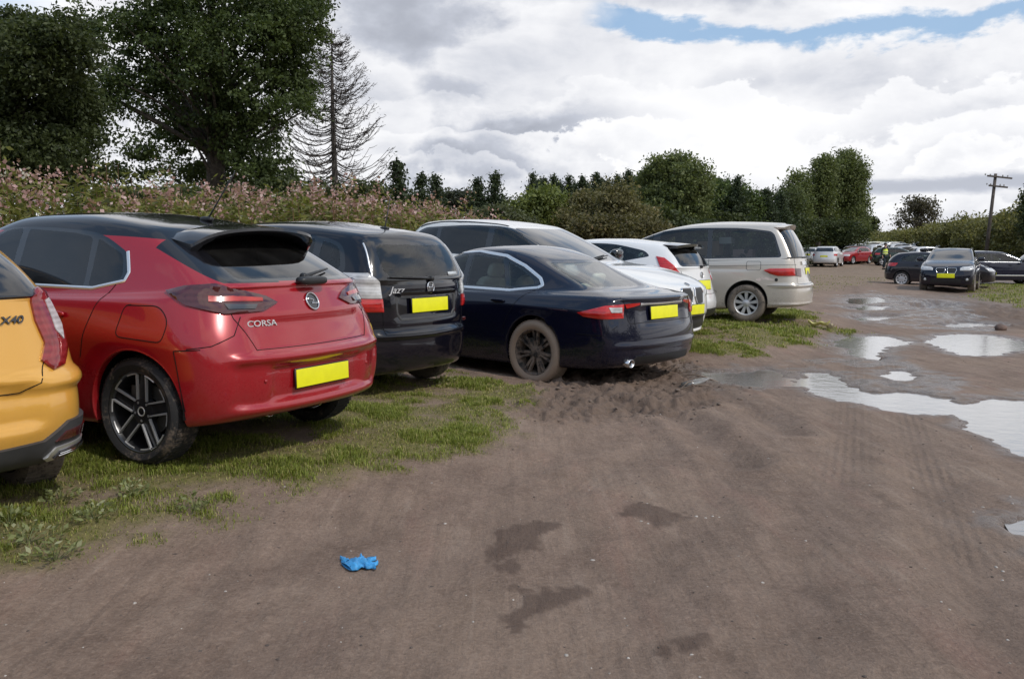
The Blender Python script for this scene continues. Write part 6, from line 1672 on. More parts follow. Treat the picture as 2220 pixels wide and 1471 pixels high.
def tree(name, x, y, lobes, label, cat='tree', group=None, m=None, leaf=.12, n_clump=500, n_leaf=40, cr=.3, trunk=.25, top=None, shell=.6, flat=.6, bark=None, limbs=26, **kw):
    z0 = float(ground_base(x, y)) - .1
    root = empty(name, (x, y, z0)); tag(root, label, cat, group)
    L = [(l[0] - x, l[1] - y, l[2] - z0, l[3], l[4], l[5]) for l in lobes]
    P, T, cc = clump_points(L, n_clump, n_leaf, cr, shell, flat)
    keep = P[:, 2] > .05; P = P[keep]; T = T[keep]
    cloud('crown', P, T, m, leaf, root, **kw)
    mb = MB(); ct = np.mean([l[:3] for l in L], 0); tp = top if top else max(l[2] for l in L)
    base = Vector((0, 0, 0)); axis = [Vector((0, 0, 0)), Vector((ct[0] * .15, ct[1] * .15, tp * .3)), Vector((ct[0] * .5, ct[1] * .5, tp * .62)), Vector((ct[0] * .8, ct[1] * .8, tp))]
    mb.tube(axis, [trunk * 1.25, trunk * .9, trunk * .55, trunk * .15], 10, False)
    for k in range(min(limbs, len(cc))):
        c = cc[rnd.randrange(len(cc))]; t = min(.95, max(.22, (c[2] / tp) * .75)); i = min(2, int(t * 3)); p = axis[i].lerp(axis[i + 1], t * 3 - i)
        limb(mb, p, c, trunk * .38 * (1.1 - t), trunk * .06, .12, 6, 5)
    mb.build('trunk', bark or BARK, root)
    return root
def at_px(px, py, Y): p = px_at(px, py, Y); return p.x, p.y, p.z
def lobes_px(spec, Y, dy=.8, jit=1.5):
    out = []
    for (px, py, r) in spec:
        rr = r if isinstance(r, tuple) else (r, r); x, y, z = at_px(px, py, Y + rnd.uniform(-jit, jit)); k = Y / FPX
        out.append((x, y, z, rr[0] * k, rr[0] * k * dy, rr[1] * k))
    return out
OAK_L = leaf_mat('oak leaves', (.020, .034, .012), (.105, .140, .045))
YEW_L = leaf_mat('evergreen leaves', (.020, .030, .012), (.090, .110, .040))
FIR_L = leaf_mat('fir needles', (.020, .032, .018), (.075, .100, .050))
POP_L = leaf_mat('poplar leaves', (0.050, 0.069, 0.027), (0.200, 0.231, 0.088))
GRN_L = leaf_mat('green shrub leaves', (0.055, 0.077, 0.022), (0.220, 0.253, 0.077))
SCR_L = leaf_mat('scrub leaves', (0.069, 0.067, 0.032), (0.230, 0.207, 0.098), (0.345, 0.230, 0.138))
HDG_L = leaf_mat('hedge leaves', (0.065, 0.065, 0.026), (0.273, 0.260, 0.098), (0.364, 0.260, 0.117))
BAL_L = leaf_mat('balsam leaves', (0.066, 0.072, 0.020), (0.264, 0.264, 0.077), (0.418, 0.264, 0.165))
FLW = leaf_mat('balsam flowers', (.30, .16, .15), (.60, .38, .37), (.72, .55, .52))
FLW_W = leaf_mat('white flowers', (.6, .58, .52), (.75, .72, .68))

def plant_trees():
    # big broadleaf left of centre
    Y = 36
    spec = [(470, -60, (190, 120)), (330, 55, (120, 80)), (190, 75, (60, 42)), (590, 40, (110, 80)), (620, 160, (80, 65)), (680, 20, (38, 36)), (630, 228, (60, 18)), (630, 90, (80, 50)), (470, 120, (150, 110)), (330, 170, (95, 70)), (240, 205, (50, 50)), (222, 300, (28, 45)), (520, 260, (120, 90)), (400, 270, (100, 75)),
            (320, 330, (60, 50)), (560, 365, (75, 70)), (600, 400, (48, 60)), (430, 370, (90, 45)), (675, 15, (38, 40)), (655, 228, (45, 38)), (500, 400, (70, 40)), (255, 380, (50, 35))]
    x, y, _ = at_px(470, 500, Y)
    tree('broadleaf_tree', x, y, lobes_px(spec, Y, .9, 2.2), 'huge dark broadleaf tree with sky showing through, behind the red hatchback', m=OAK_L, leaf=.155, n_clump=1450, n_leaf=60, cr=.27, trunk=.42, shell=.35, limbs=90, flat=.55)
    Y = 28
    spec = [(60, 130, (120, 90)), (140, 90, (80, 50)), (90, 230, (125, 110)), (110, 340, (105, 90)), (160, 250, (60, 90)), (-60, 160, (150, 120)), (-60, 330, (150, 120)), (30, 60, (60, 35)), (60, 400, (120, 40)), (-200, 200, (150, 200))]
    x, y, _ = at_px(60, 500, Y)
    tree('evergreen_tree', x, y, lobes_px(spec, Y, .9, 1.2), 'dense dark evergreen tree at the left edge behind the yellow crossover', m=YEW_L, leaf=.13, n_clump=1500, n_leaf=70, cr=.24, trunk=.3, shell=.55, limbs=20)
    # dead conifer
    Y = 40; x, y, _ = at_px(727, 500, Y); z0 = float(ground_base(x, y)); root = empty('dead_conifer', (x, y, z0)); tag(root, 'bare dead conifer with upswept twigs standing right of the broadleaf tree', 'tree')
    H = at_px(727, 62, Y)[2] - z0; mb = MB(); mb.tube([(0, 0, 0), (.05, 0, H * .3), (-.02, 0, H * .65), (.0, 0, H)], [.20, .15, .09, .015], 8, False); mb.build('trunk', BARK_G, root)
    br = MB(); P = []
    for k in range(250):
        h = .14 + .84 * (k / 250) ** .9; z = H * h; a = rnd.uniform(0, 6.283); R_ = (1 - h) ** .58 * 3.7 * rnd.uniform(.72, 1.08) + .12
        if h < .35: R_ *= rnd.uniform(.8, 1.0)
        d = Vector((math.cos(a), math.sin(a), 0)); sag = .10 + .1 * rnd.random(); rise = (.28 + .25 * h) * R_
        pts = [Vector((0, 0, z)) + d * R_ * t + Vector((0, 0, -sag * R_ * 4 * t * (1 - t) + rise * t * t - .12 * R_ * t)) for t in np.linspace(0, 1, 7)]
        br.tube(pts, [.030 * (1 - .75 * t) * (1.1 - h * .6) + .004 for t in np.linspace(0, 1, 7)], 3, False)
        side = d.cross(Vector((0, 0, 1)))
        for q in range(int(7 + 9 * (1 - h))):
            t = rnd.uniform(.2, 1); i = min(5, int(t * 6)); p = pts[i].lerp(pts[i + 1], t * 6 - i); sg = rnd.choice((-1, 1)); l = rnd.uniform(.18, .55) * (1.1 - h * .5)
            e = p + (side * sg * .75 + d * .7 + Vector((0, 0, .25 + .3 * rnd.random()))).normalized() * l
            br.tube([p, (p + e) / 2 - Vector((0, 0, .03)), e], [.014, .011, .006], 3, False)
            if h > .58 or rnd.random() < .10:
                for w_ in range(7): P.append(tuple(p.lerp(e, rnd.random()) + Vector((rnd.gauss(0, .07), rnd.gauss(0, .07), rnd.gauss(0, .07)))))
    br.build('branches', BARK_G, root, False)
    P = np.array(P); cloud('dry_needles', P, RG.random(len(P)), leaf_mat('dead needles', (.030, .024, .020), (.085, .065, .055), trans=.1), .10, root, aspect=.22)
    # shrubs round its foot
    for i, (px, py, r, Y, lab) in enumerate([(700, 425, (70, 36), 34, 'low dark shrub at the foot of the dead conifer'), (600, 420, (35, 40), 30, 'narrow dark shrub between the broadleaf tree and the dead conifer'), (790, 420, (45, 32), 36, 'low dark shrub just right of the dead conifer')]):
        L = lobes_px([(px, py, r), (px + r[0] * .4, py + 20, (r[0] * .7, r[1])), (px - r[0] * .4, py + 24, (r[0] * .7, r[1])), (px, py + 60, (r[0], 50))], Y, .9, .5)
        tree('shrub', L[0][0], L[0][1], L, lab, 'shrub', m=YEW_L, leaf=.14, n_clump=160, n_leaf=50, cr=.22, trunk=.08, limbs=10)
    # evergreen clumps in the middle distance: (px, top, half width px, Y, material, kind, label)
    items = [(862, 352, 52, 40, FIR_L, 'ragged dark conifer right of the dead tree, tallest of its small clump'), (915, 380, 24, 46, FIR_L, 'small dark conifer just right of the ragged conifer'), (944, 384, 22, 50, FIR_L, 'narrow dark conifer at the right end of the small left clump'),
             (1037, 390, 30, 52, FIR_L, 'left one of a lone pair of dark conifers'), (1074, 378, 26, 52, FIR_L, 'right one of a lone pair of dark conifers')]
    xs = [(1155, 379), (1178, 388), (1200, 382), (1233, 384), (1262, 386), (1292, 378), (1316, 392), (1337, 382), (1361, 372), (1385, 378), (1412, 372), (1575, 392), (1597, 386), (1660, 412), (1690, 418)]
    xs += [(px + 12, tp + 14) for px, tp in xs[:11]]
    for i, (px, tp) in enumerate(xs): items.append((px, tp, 27 + (i % 3) * 4, 66 + (i % 4) * 1.5 + (3 if i > 14 else 0), FIR_L, None))
    n_c = 0
    for px, tp, hw, Y, m, lab in items:
        k = Y / FPX; top = at_px(px, tp, Y)[2]; x = at_px(px, 500, Y)[0]; z0 = float(ground_base(x, Y)) - .1; H = top - z0; root = empty('conifer', (x, Y, z0))
        if lab is None:
            lab = 'dark conifer in the long row of pointed tops left of the large round tree' if px < 1430 else ('dark conifer standing between the large round tree and the tall poplars'); grp = 'conifers in the dark row' if px < 1430 else 'conifers by the poplars'
        else: grp = None
        tag(root, lab, 'tree', grp)
        pts = []; tn = []; d = .10; lean = rnd.uniform(-.06, .06)
        while d < H * .95:
            Rt = min(hw * k * 1.7, .07 + .43 * d) * rnd.uniform(.70, 1.25); nbr = 5 if d < 1.2 else 9; a0 = rnd.uniform(0, 6.283); t0 = RG.random() * .4
            for q in range(nbr):
                a = a0 + 6.283 * q / nbr + rnd.uniform(-.3, .3); Rb = Rt * rnd.choice((.55, .8, 1.0, 1.0, 1.3)); kk = int(26 + 60 * min(1, Rb)); t = RG.random(kk) ** .7
                zz = H - d - .30 * Rb * t + .35 * Rb * t ** 3
                pts.append(np.stack([np.cos(a) * Rb * t + lean * d, np.sin(a) * Rb * t, zz], 1) + RG.normal(size=(kk, 3)) * np.array([.08, .08, .08]) * (1 + 1.2 * t[:, None])); tn.append(t0 + RG.random(kk) * .55)
            d += rnd.uniform(.16, .34) * (1 + d * .10)
        pts.append(np.stack([np.zeros(14), np.zeros(14), H - .25 + .45 * RG.random(14)], 1)); tn.append(RG.random(14) * .5)
        cloud('crown', np.concatenate(pts), np.concatenate(tn), m, .19, root, aspect=.45); t = MB(); t.tube([(0, 0, 0), (0, 0, H * .97)], [.14, .02], 6, False); t.build('trunk', BARK, root)
    # broad and round trees further along
    def T(name, spec, Y, m, lab, leaf=.21, nc=520, nl=50, cr=.36, cat='tree', grp=None, **kw):
        L = lobes_px(spec, Y, .9, 1.5); return tree(name, L[0][0], Y, L, lab, cat, grp, m=m, leaf=leaf, n_clump=nc, n_leaf=nl, cr=cr, **kw)
    T('round_tree', [(1460, 395, (68, 55)), (1430, 440, (60, 60)), (1490, 430, (55, 70)), (1465, 365, (50, 35)), (1420, 395, (35, 40)), (1510, 385, (25, 35)), (1450, 490, (80, 60))], 60, POP_L, 'large round green tree rising above the white hatchback', nc=700, trunk=.3, cr=.36)
    T('broadleaf_tree', [(1565, 445, (50, 50)), (1600, 430, (35, 40)), (1545, 420, (25, 35)), (1580, 490, (65, 50)), (1625, 460, (35, 45))], 68, leaf_mat('mid green leaves', (0.040, 0.065, 0.022), (0.156, 0.206, 0.069)), 'mid green bushy tree right of the large round tree', nc=420)
    T('broadleaf_tree', [(1660, 450, (35, 35)), (1690, 470, (35, 50)), (1650, 500, (40, 35)), (1712, 440, (20, 30))], 80, YEW_L, 'dark low tree just left of the tall poplars', nc=260)
    T('poplar_tree', [(1725, 415, (22, 42)), (1720, 460, (30, 50)), (1730, 500, (35, 45))], 86, POP_L, 'short narrow poplar left of the two tall ones', leaf=.25, nc=380, cr=.42)
    T('poplar_tree', [(1782, 400, (30, 62)), (1770, 450, (34, 60)), (1795, 360, (16, 28)), (1780, 500, (45, 50))], 90, POP_L, 'tall poplar, middle one of the three', leaf=.25, nc=620, cr=.42, shell=.5)
    T('poplar_tree', [(1836, 400, (34, 68)), (1845, 455, (38, 55)), (1832, 350, (20, 22)), (1862, 380, (16, 36)), (1830, 500, (45, 50))], 93, POP_L, 'tallest poplar at the right end of the wood', leaf=.25, nc=820, cr=.42, shell=.5)
    T('broadleaf_tree', [(1990, 460, (40, 30)), (1965, 480, (25, 18)), (2010, 450, (22, 22)), (2015, 490, (30, 20)), (1985, 442, (16, 14))], 120, leaf_mat('thin crown leaves', (.045, .042, .030), (.13, .115, .075)), 'thin crowned brownish tree standing alone beyond the hedge', leaf=.34, nc=150, nl=24, cr=.5, shell=.7, trunk=.3, limbs=60)
    T('small_tree', [(1886, 482, (11, 12)), (1886, 500, (14, 14))], 130, YEW_L, 'tiny dark tree in the gap right of the poplars', leaf=.36, nc=60, cr=.4)
    T('broadleaf_tree', [(2246, 432, (22, 28)), (2256, 480, (32, 44))], 60, YEW_L, 'dark tree cut by the right edge above the hedge', nc=200)
    T('green_shrub', [(1182, 450, (52, 34)), (1150, 470, (40, 36)), (1215, 475, (40, 36)), (1185, 430, (30, 18)), (1180, 500, (60, 30))], 40, GRN_L, 'bright green rounded shrub in front of the dark conifer row', leaf=.17, nc=420, cr=.26, cat='shrub', trunk=.1)
    T('scrub_bush', [(1290, 455, (55, 42)), (1340, 440, (45, 45)), (1365, 480, (60, 40)), (1250, 480, (40, 30)), (1310, 505, (90, 30))], 38, SCR_L, 'brownish scrub bush right of the bright green shrub', leaf=.14, nc=460, cr=.26, cat='shrub', trunk=.1, shell=.4)
    T('scrub_bush', [(1080, 475, (42, 22)), (1110, 490, (50, 25)), (1050, 480, (30, 20))], 34, leaf_mat('dull shrub leaves', (.045, .052, .028), (.13, .145, .070)), 'low dull shrub between the flower bank and the bright green shrub', leaf=.14, nc=220, cr=.22, cat='shrub', trunk=.06)
    T('scrub_bush', [(1290, 500, (60, 26)), (1400, 505, (60, 26)), (1340, 490, (40, 20))], 28, leaf_mat('reddish scrub leaves', (.05, .045, .022), (.17, .15, .065), (.27, .17, .10)), 'low reddish scrub in front of the brownish bush', leaf=.11, nc=260, cr=.18, cat='shrub', trunk=.05)
    T('scrub_bush', [(985, 430, (24, 16)), (1000, 440, (26, 22)), (960, 440, (24, 24))], 56, leaf_mat('grey green leaves', (.035, .042, .030), (.085, .095, .065)), 'grey green bush just left of the lone conifer pair', leaf=.2, nc=120, cr=.3, cat='shrub')
    for k, (px, pb, w, Y) in enumerate([(1480, 520, 90, 48), (1640, 520, 110, 72), (1790, 515, 110, 84), (1420, 500, 60, 44), (1560, 505, 70, 60), (1700, 505, 60, 76)]):
        T('understorey_bush', [(px, pb - 15, (w * .6, 26)), (px - w * .5, pb - 8, (w * .4, 24)), (px + w * .5, pb - 8, (w * .4, 24))], Y, YEW_L, 'dark bush under the trees of the wood behind the people carrier', leaf=.24, nc=200, cr=.32, cat='shrub', grp='bushes under the wood', trunk=.05, limbs=6)
    for px, py, w in ((250, 440, 90), (400, 436, 80), (520, 432, 80), (330, 450, 90)):
        T('thicket_bush', [(px, py, (w * .6, 24)), (px - w * .5, py + 8, (w * .4, 24)), (px + w * .5, py + 6, (w * .45, 26))], 27, YEW_L, 'dark bush half hidden behind the pink flowering weeds under the big broadleaf tree', leaf=.13, nc=240, cr=.2, cat='shrub', grp='bushes behind the flower bank', trunk=.05, limbs=6)
    # hedge bank to the right
    pts = [(1890, 505, 118), (1930, 503, 108), (1980, 496, 98), (2030, 490, 90), (2080, 478, 82), (2130, 468, 76), (2180, 458, 71), (2230, 450, 67), (2300, 440, 62), (2400, 430, 58)]
    root = empty('hedge', (at_px(2080, 500, 76)[0], 76, float(ground_base(30, 76)))); tag(root, 'long olive hedge bank rising to the right behind the parked cars', 'hedge')
    L = []; rx, ry, rz = root.location
    for i in range(len(pts) - 1):
        for q in range(5):
            t = q / 5; px, tp, Y = [pts[i][k] * (1 - t) + pts[i + 1][k] * t for k in range(3)]
            x, y, z = at_px(px, tp, Y); g = float(ground_base(x, y)); h = z - g
            w = rnd.uniform(1.3, 2.4); L.append((x - rx + rnd.uniform(-.5, .5), y - ry + 1.5, g + h * .74 - rz, w, 1.6, h * .27 * rnd.uniform(.75, 1.12))); L.append((x - rx + rnd.uniform(-1, 1), y - ry + .8, g + h * .42 - rz, w * 1.1, 1.7, h * .36)); L.append((x - rx, y - ry + .2, g + h * .12 - rz, w * 1.1, 1.5, h * .22))
    P, Tn, cc = clump_points(L, 3000, 42, .34, .55, .7); P = P[P[:, 2] > -.6]; Tn = Tn[:len(P)]
    cloud('foliage', P, Tn, HDG_L, .26, root)
    st = MB()
    for k in range(60): c = L[rnd.randrange(len(L))]; limb(st, (c[0], c[1], 0), (c[0] + rnd.uniform(-1, 1), c[1], c[2] + c[5] * .8), .06, .02, .1, 5, 4)
    st.build('stems', BARK, root)
    # low far hedge closing the field
    root = empty('hedge', (20, 150, .5)); tag(root, 'low dark hedge closing the far end of the field', 'hedge'); L = []
    for k in range(70): px = 1700 + k * 9; x = (px - 1110) / FPX * 150; L.append((x - 20, rnd.uniform(-1, 1), rnd.uniform(.6, 1.6), 2.2, 1.5, rnd.uniform(1.4, 2.3)))
    P, Tn, cc = clump_points(L, 700, 36, .5, .5, .7); cloud('foliage', P, Tn, HDG_L, .40, root)
    st = MB()
    for k in range(12): limb(st, (L[k * 5][0], 0, -.6), (L[k * 5][0] + .3, 0, 2), .08, .03); 
    st.build('stems', BARK, root)
plant_trees()
def added_reflection_trees():
    # unseen tree belt added behind the camera to darken reflections in the paintwork
    L = []
    for k in range(70):
        a = R(82 + 196 * k / 69); r = rnd.uniform(30, 36); x, y = r * math.sin(a), r * math.cos(a); h = rnd.uniform(5, 8.5)
        L += [(x, y, h * .62, 2.6, 2.6, h * .38), (x * .97, y * .97, h * .25, 2.4, 2.4, h * .3)]
    P, T_, cc = clump_points(L, 2200, 14, .7, .5, .8); o = cloud('wood', P, T_, HDG_L, .62, None); tag(o, 'added unseen belt of trees behind the camera, darkening reflections in the cars', 'wood', kind='stuff')
added_reflection_trees()
# ---------------------------------------------------------------- balsam bank
def balsam():
    line = [(-15, 8.5), (-9.5, 12.2), (-6.0, 15.5), (-3.2, 19.5), (-1.4, 24.0), (-.6, 29)]
    seg = [math.dist(line[i], line[i + 1]) for i in range(len(line) - 1)]; tot = sum(seg)
    def at(s):
        for i, l in enumerate(seg):
            if s <= l or i == len(seg) - 1:
                t = s / l; a, b = line[i], line[i + 1]; d = np.array(b) - np.array(a); d = d / np.linalg.norm(d); return np.array(a) + (np.array(b) - np.array(a)) * t, np.array([-d[1], d[0]])
            s -= l
    Pl, Ax, Tn, Pf, Tf, Pw = [], [], [], [], [], []; st = MB()
    for k in range(1500):
        c, nrm = at(rnd.random() * tot); off = rnd.uniform(-1.0, 3.2); x, y = c + nrm * off
        g = float(ground_base(x, y)); h = rnd.uniform(1.45, 2.05) + .25 * vnoise(np.array(x * .6), np.array(y * .6), 4) + (.10 * off)
        if rnd.random() < .16: h += rnd.uniform(.15, .60)
        if x < -7.5: h += .35 * rnd.random()
        if y > 20: h *= .95
        lx, ly = rnd.gauss(0, .12), rnd.gauss(0, .12)
        if k % 2 == 0: st.tube([(x, y, g), (x + lx * .5, y + ly * .5, g + h * .5), (x + lx, y + ly, g + h)], [.014, .011, .004], 3, False)
        n = 46; z = .25 + .75 * RG.random(n) ** .7; a = RG.random(n) * 6.283; r = .10 + .20 * RG.random(n) * (1.15 - z * .6)
        Pl.append(np.stack([x + lx * z + np.cos(a) * r, y + ly * z + np.sin(a) * r, g + h * z], 1)); Ax.append(np.stack([np.cos(a), np.sin(a), -.25 + RG.random(n) * .5], 1))
        Tn.append(np.clip(RG.random(n) * .7 + (.3 if rnd.random() < .2 else .05), 0, 1))
        pat = float(vnoise(np.array(x * .9 + 3), np.array(y * .9), 31)); nf = rnd.choice((4, 9, 15)) if h > 1.75 else rnd.choice((0, 0, 4))
        if rnd.random() > sstep(np.array(pat), .32, .65) * .85 + .08: nf = 0
        if nf:
            Pf.append(np.array([x + lx, y + ly, g + h + .02]) + RG.normal(size=(nf * 2, 3)) * np.array([.07, .07, .09])); Tf.append(RG.random(nf * 2))
        if rnd.random() < .008: Pw.append(np.array([x + lx, y + ly, g + h + .10]) + RG.normal(size=(8, 3)) * .05)
    o = empty('flower_bank', (0, 0, 0)); o.location = (0, 0, 0)
    root = cloud('wildflower_bank', np.concatenate(Pl), np.concatenate(Tn), BAL_L, .145, None, axis=np.concatenate(Ax), aspect=.34, up=.5)
    bpy.data.objects.remove(o); tag(root, 'bank of tall pink flowering weeds behind the parked cars', 'wildflowers', kind='stuff')
    s = st.build('flower_stalks', pbr('balsam stalk', (.20, .10, .06), .6, var=.3), None, False); tag(s, 'reddish stalks of the tall weeds behind the cars', 'wildflowers', kind='stuff')
    f = cloud('pink_blossom', np.concatenate(Pf), np.concatenate(Tf), FLW, .065, None, aspect=.85); tag(f, 'pale pink blossom on top of the tall weeds', 'wildflowers', kind='stuff')
    if Pw: f = cloud('white_blossom', np.concatenate(Pw), RG.random(sum(map(len, Pw))), FLW_W, .06, None, aspect=.9); tag(f, 'a few white blossoms among the tall weeds', 'wildflowers', kind='stuff')
balsam()
# ---------------------------------------------------------------- grass
def grass():
    m = leaf_mat('grass blades', (.085, .110, .018), (.300, .345, .060), (.50, .41, .19), trans=.3)
    def zone(n, xr, yr, hgt, wid, prob=1.0, seed=0):
        x = RG.uniform(*xr, n); y = RG.uniform(*yr, n); vis = np.abs(x / np.maximum(y, .1)) < .66
        x, y = x[vis], y[vis]
        z, g, wet, ch, rut, fm = ground_full(x, y)
        tuft = sstep(fbm(x * 3.1, y * 3.1, 4, 61), .40, .60)
        k = RG.random(len(x)) < g * prob * (.22 + .78 * tuft); x, y, z, g = x[k], y[k], z[k], g[k]; tf = tuft[k]; n = len(x)
        a = RG.random(n) * 6.283; L = hgt * (.45 + .9 * RG.random(n)) * (.55 + .6 * g) * (.6 + .7 * tf); W_ = wid * (.7 + .6 * RG.random(n))
        lean = .25 + .9 * RG.random(n); d = np.stack([np.cos(a), np.sin(a), np.zeros(n)], 1); sd = np.stack([-np.sin(a), np.cos(a), np.zeros(n)], 1); b = np.stack([x, y, z - .004], 1)
        mid = b + d * (L * lean * .25)[:, None] + np.array([0, 0, 1]) * (L * .6)[:, None]; tip = b + d * (L * lean)[:, None] + np.array([0, 0, 1]) * (L * (1.05 - .45 * lean))[:, None]
        V = np.stack([b - sd * W_[:, None] * .5, b + sd * W_[:, None] * .5, mid + sd * W_[:, None] * .35, tip, mid - sd * W_[:, None] * .35], 1).reshape(-1, 3)
        i = np.arange(n) * 5; F = np.concatenate([np.stack([i, i + 1, i + 2, i + 4], 1), np.stack([i + 4, i + 2, i + 3, i + 3], 1)[:0]]); 
        F2 = np.stack([i + 4, i + 2, i + 3], 1)
        tone = RG.random(n) * .75 + .12 * tf; dry = RG.random(n) < .10 + .35 * (1 - tf) * (RG.random(n) < .7); tone[dry] = .95
        return V, F, F2, np.repeat(np.clip(tone, 0, 1), 5)
    Vs, Fs, Ts, off = [], [], [], 0
    for args in ((620000, (-6.5, .5), (2.6, 8.5), .034, .0042), (420000, (-4, 3.5), (8.5, 14), .038, .0065), (240000, (-3, 7.5), (12, 22), .045, .011), (120000, (-4, 22), (20, 45), .06, .02)):
        V, F, F2, T = zone(*args); Vs.append(V); Ts.append(T)
        F2q = np.concatenate([F2, F2[:, 2:3]], 1)
        Fs.append((F + off, F2 + off)); off += len(V)
    V = np.concatenate(Vs); me = bpy.data.meshes.new('grass'); Q = np.concatenate([f[0] for f in Fs]); Tr = np.concatenate([f[1] for f in Fs])
    me.vertices.add(len(V)); me.vertices.foreach_set('co', V.astype(np.float32).ravel())
    me.loops.add(len(Q) * 4 + len(Tr) * 3); me.loops.foreach_set('vertex_index', np.concatenate([Q.ravel(), Tr.ravel()]).astype(np.int32))
    me.polygons.add(len(Q) + len(Tr)); me.polygons.foreach_set('loop_start', np.concatenate([np.arange(len(Q)) * 4, len(Q) * 4 + np.arange(len(Tr)) * 3]).astype(np.int32)); me.update(calc_edges=True)
    a = me.attributes.new('tone', 'FLOAT', 'POINT'); a.data.foreach_set('value', np.concatenate(Ts).astype(np.float32))
    o = link('grass', me, m, None, False); tag(o, 'short trampled grass along the edges of the track', 'grass', kind='stuff')
grass()
def weeds():
    """small broad-leaved weeds at the near left edge of the track"""
    m = leaf_mat('weed leaves', (.11, .13, .045), (.30, .33, .14), (.42, .42, .26))
    spots = [(60, 1180, .17, 'pale leafed weed clump nearest the camera at the left edge'), (120, 1215, .13, 'small weed clump on the mud just right of the pale one'), (20, 1140, .14, 'weed clump at the left edge beneath the yellow crossover'), (205, 1130, .11, 'weed clump in the grass below the big black wheel'),
             (290, 1075, .10, 'small weed in the grass in front of the black wheel'), (420, 1105, .09, 'low weed on the worn edge of the grass, left of the blue glove'), (960, 830, .14, 'broad leafed weed under the tail of the black hatchback'), (130, 1085, .12, 'weed clump under the exhaust of the yellow crossover')]
    for px, py, r, lab in spots:
        x, y = G_xy(px, py); z = gz(x, y); n = 70; a = RG.random(n) * 6.283; rr = r * RG.random(n) ** .6; h = .02 + .09 * RG.random(n) * (1 - rr / r * .6)
        P = np.stack([rr * np.cos(a), rr * np.sin(a), h], 1); root = empty('weed', (x, y, z)); tag(root, lab, 'weed')
        cloud('leaves', P, RG.random(n), m, .032, root, axis=np.stack([np.cos(a), np.sin(a), .5 * np.ones(n)], 1), aspect=.5, up=.8)
        s = MB()
        for k in range(10): s.tube([(0, 0, -.01), tuple(P[k] * np.array([.5, .5, .6])), tuple(P[k])], [.003, .002, .001], 3, False)
        s.build('stems', pbr('weed stem', (.14, .16, .06), .7), root)
weeds()
# ---------------------------------------------------------------- telegraph pole
def pole():
    x, y, zt = at_px(2155, 376, 62); g = float(ground_base(x, y)); root = empty('telegraph_pole', (x - .35, y, g)); tag(root, 'leaning wooden telegraph pole with two crossarms in front of the hedge', 'telegraph pole'); H = zt - g; root.rotation_euler = (0, R(4.0), 0)
    wood = pbr('pole wood', (.085, .070, .058), .9, bump=(30, .5, .02), var=.3)
    b = MB(); b.tube([(0, 0, 0), (0, 0, H * .5), (0, 0, H)], [.13, .115, .095], 12); b.build('pole_shaft', wood, root)
    for dz, w in ((.22, 1.7), (.85, 1.3)):
        c = MB(); c.box((0, -.14, H - dz), (w, .09, .11), Matrix.Rotation(R(2), 4, 'Y'), bev=.01); o = c.build('crossarm', wood, root)
        for q in (-.45, -.25, .25, .45):
            i = MB(); i.lathe_y([(.001, .12), (.035, .10), (.05, .05), (.03, .0), (.001, -.02)], 10); ob = i.build('insulator', pbr('porcelain', (.35, .34, .32), .25), o); ob.rotation_euler = (R(90), 0, 0); ob.location = (q * w, -.14, H - dz + .06)
pole()
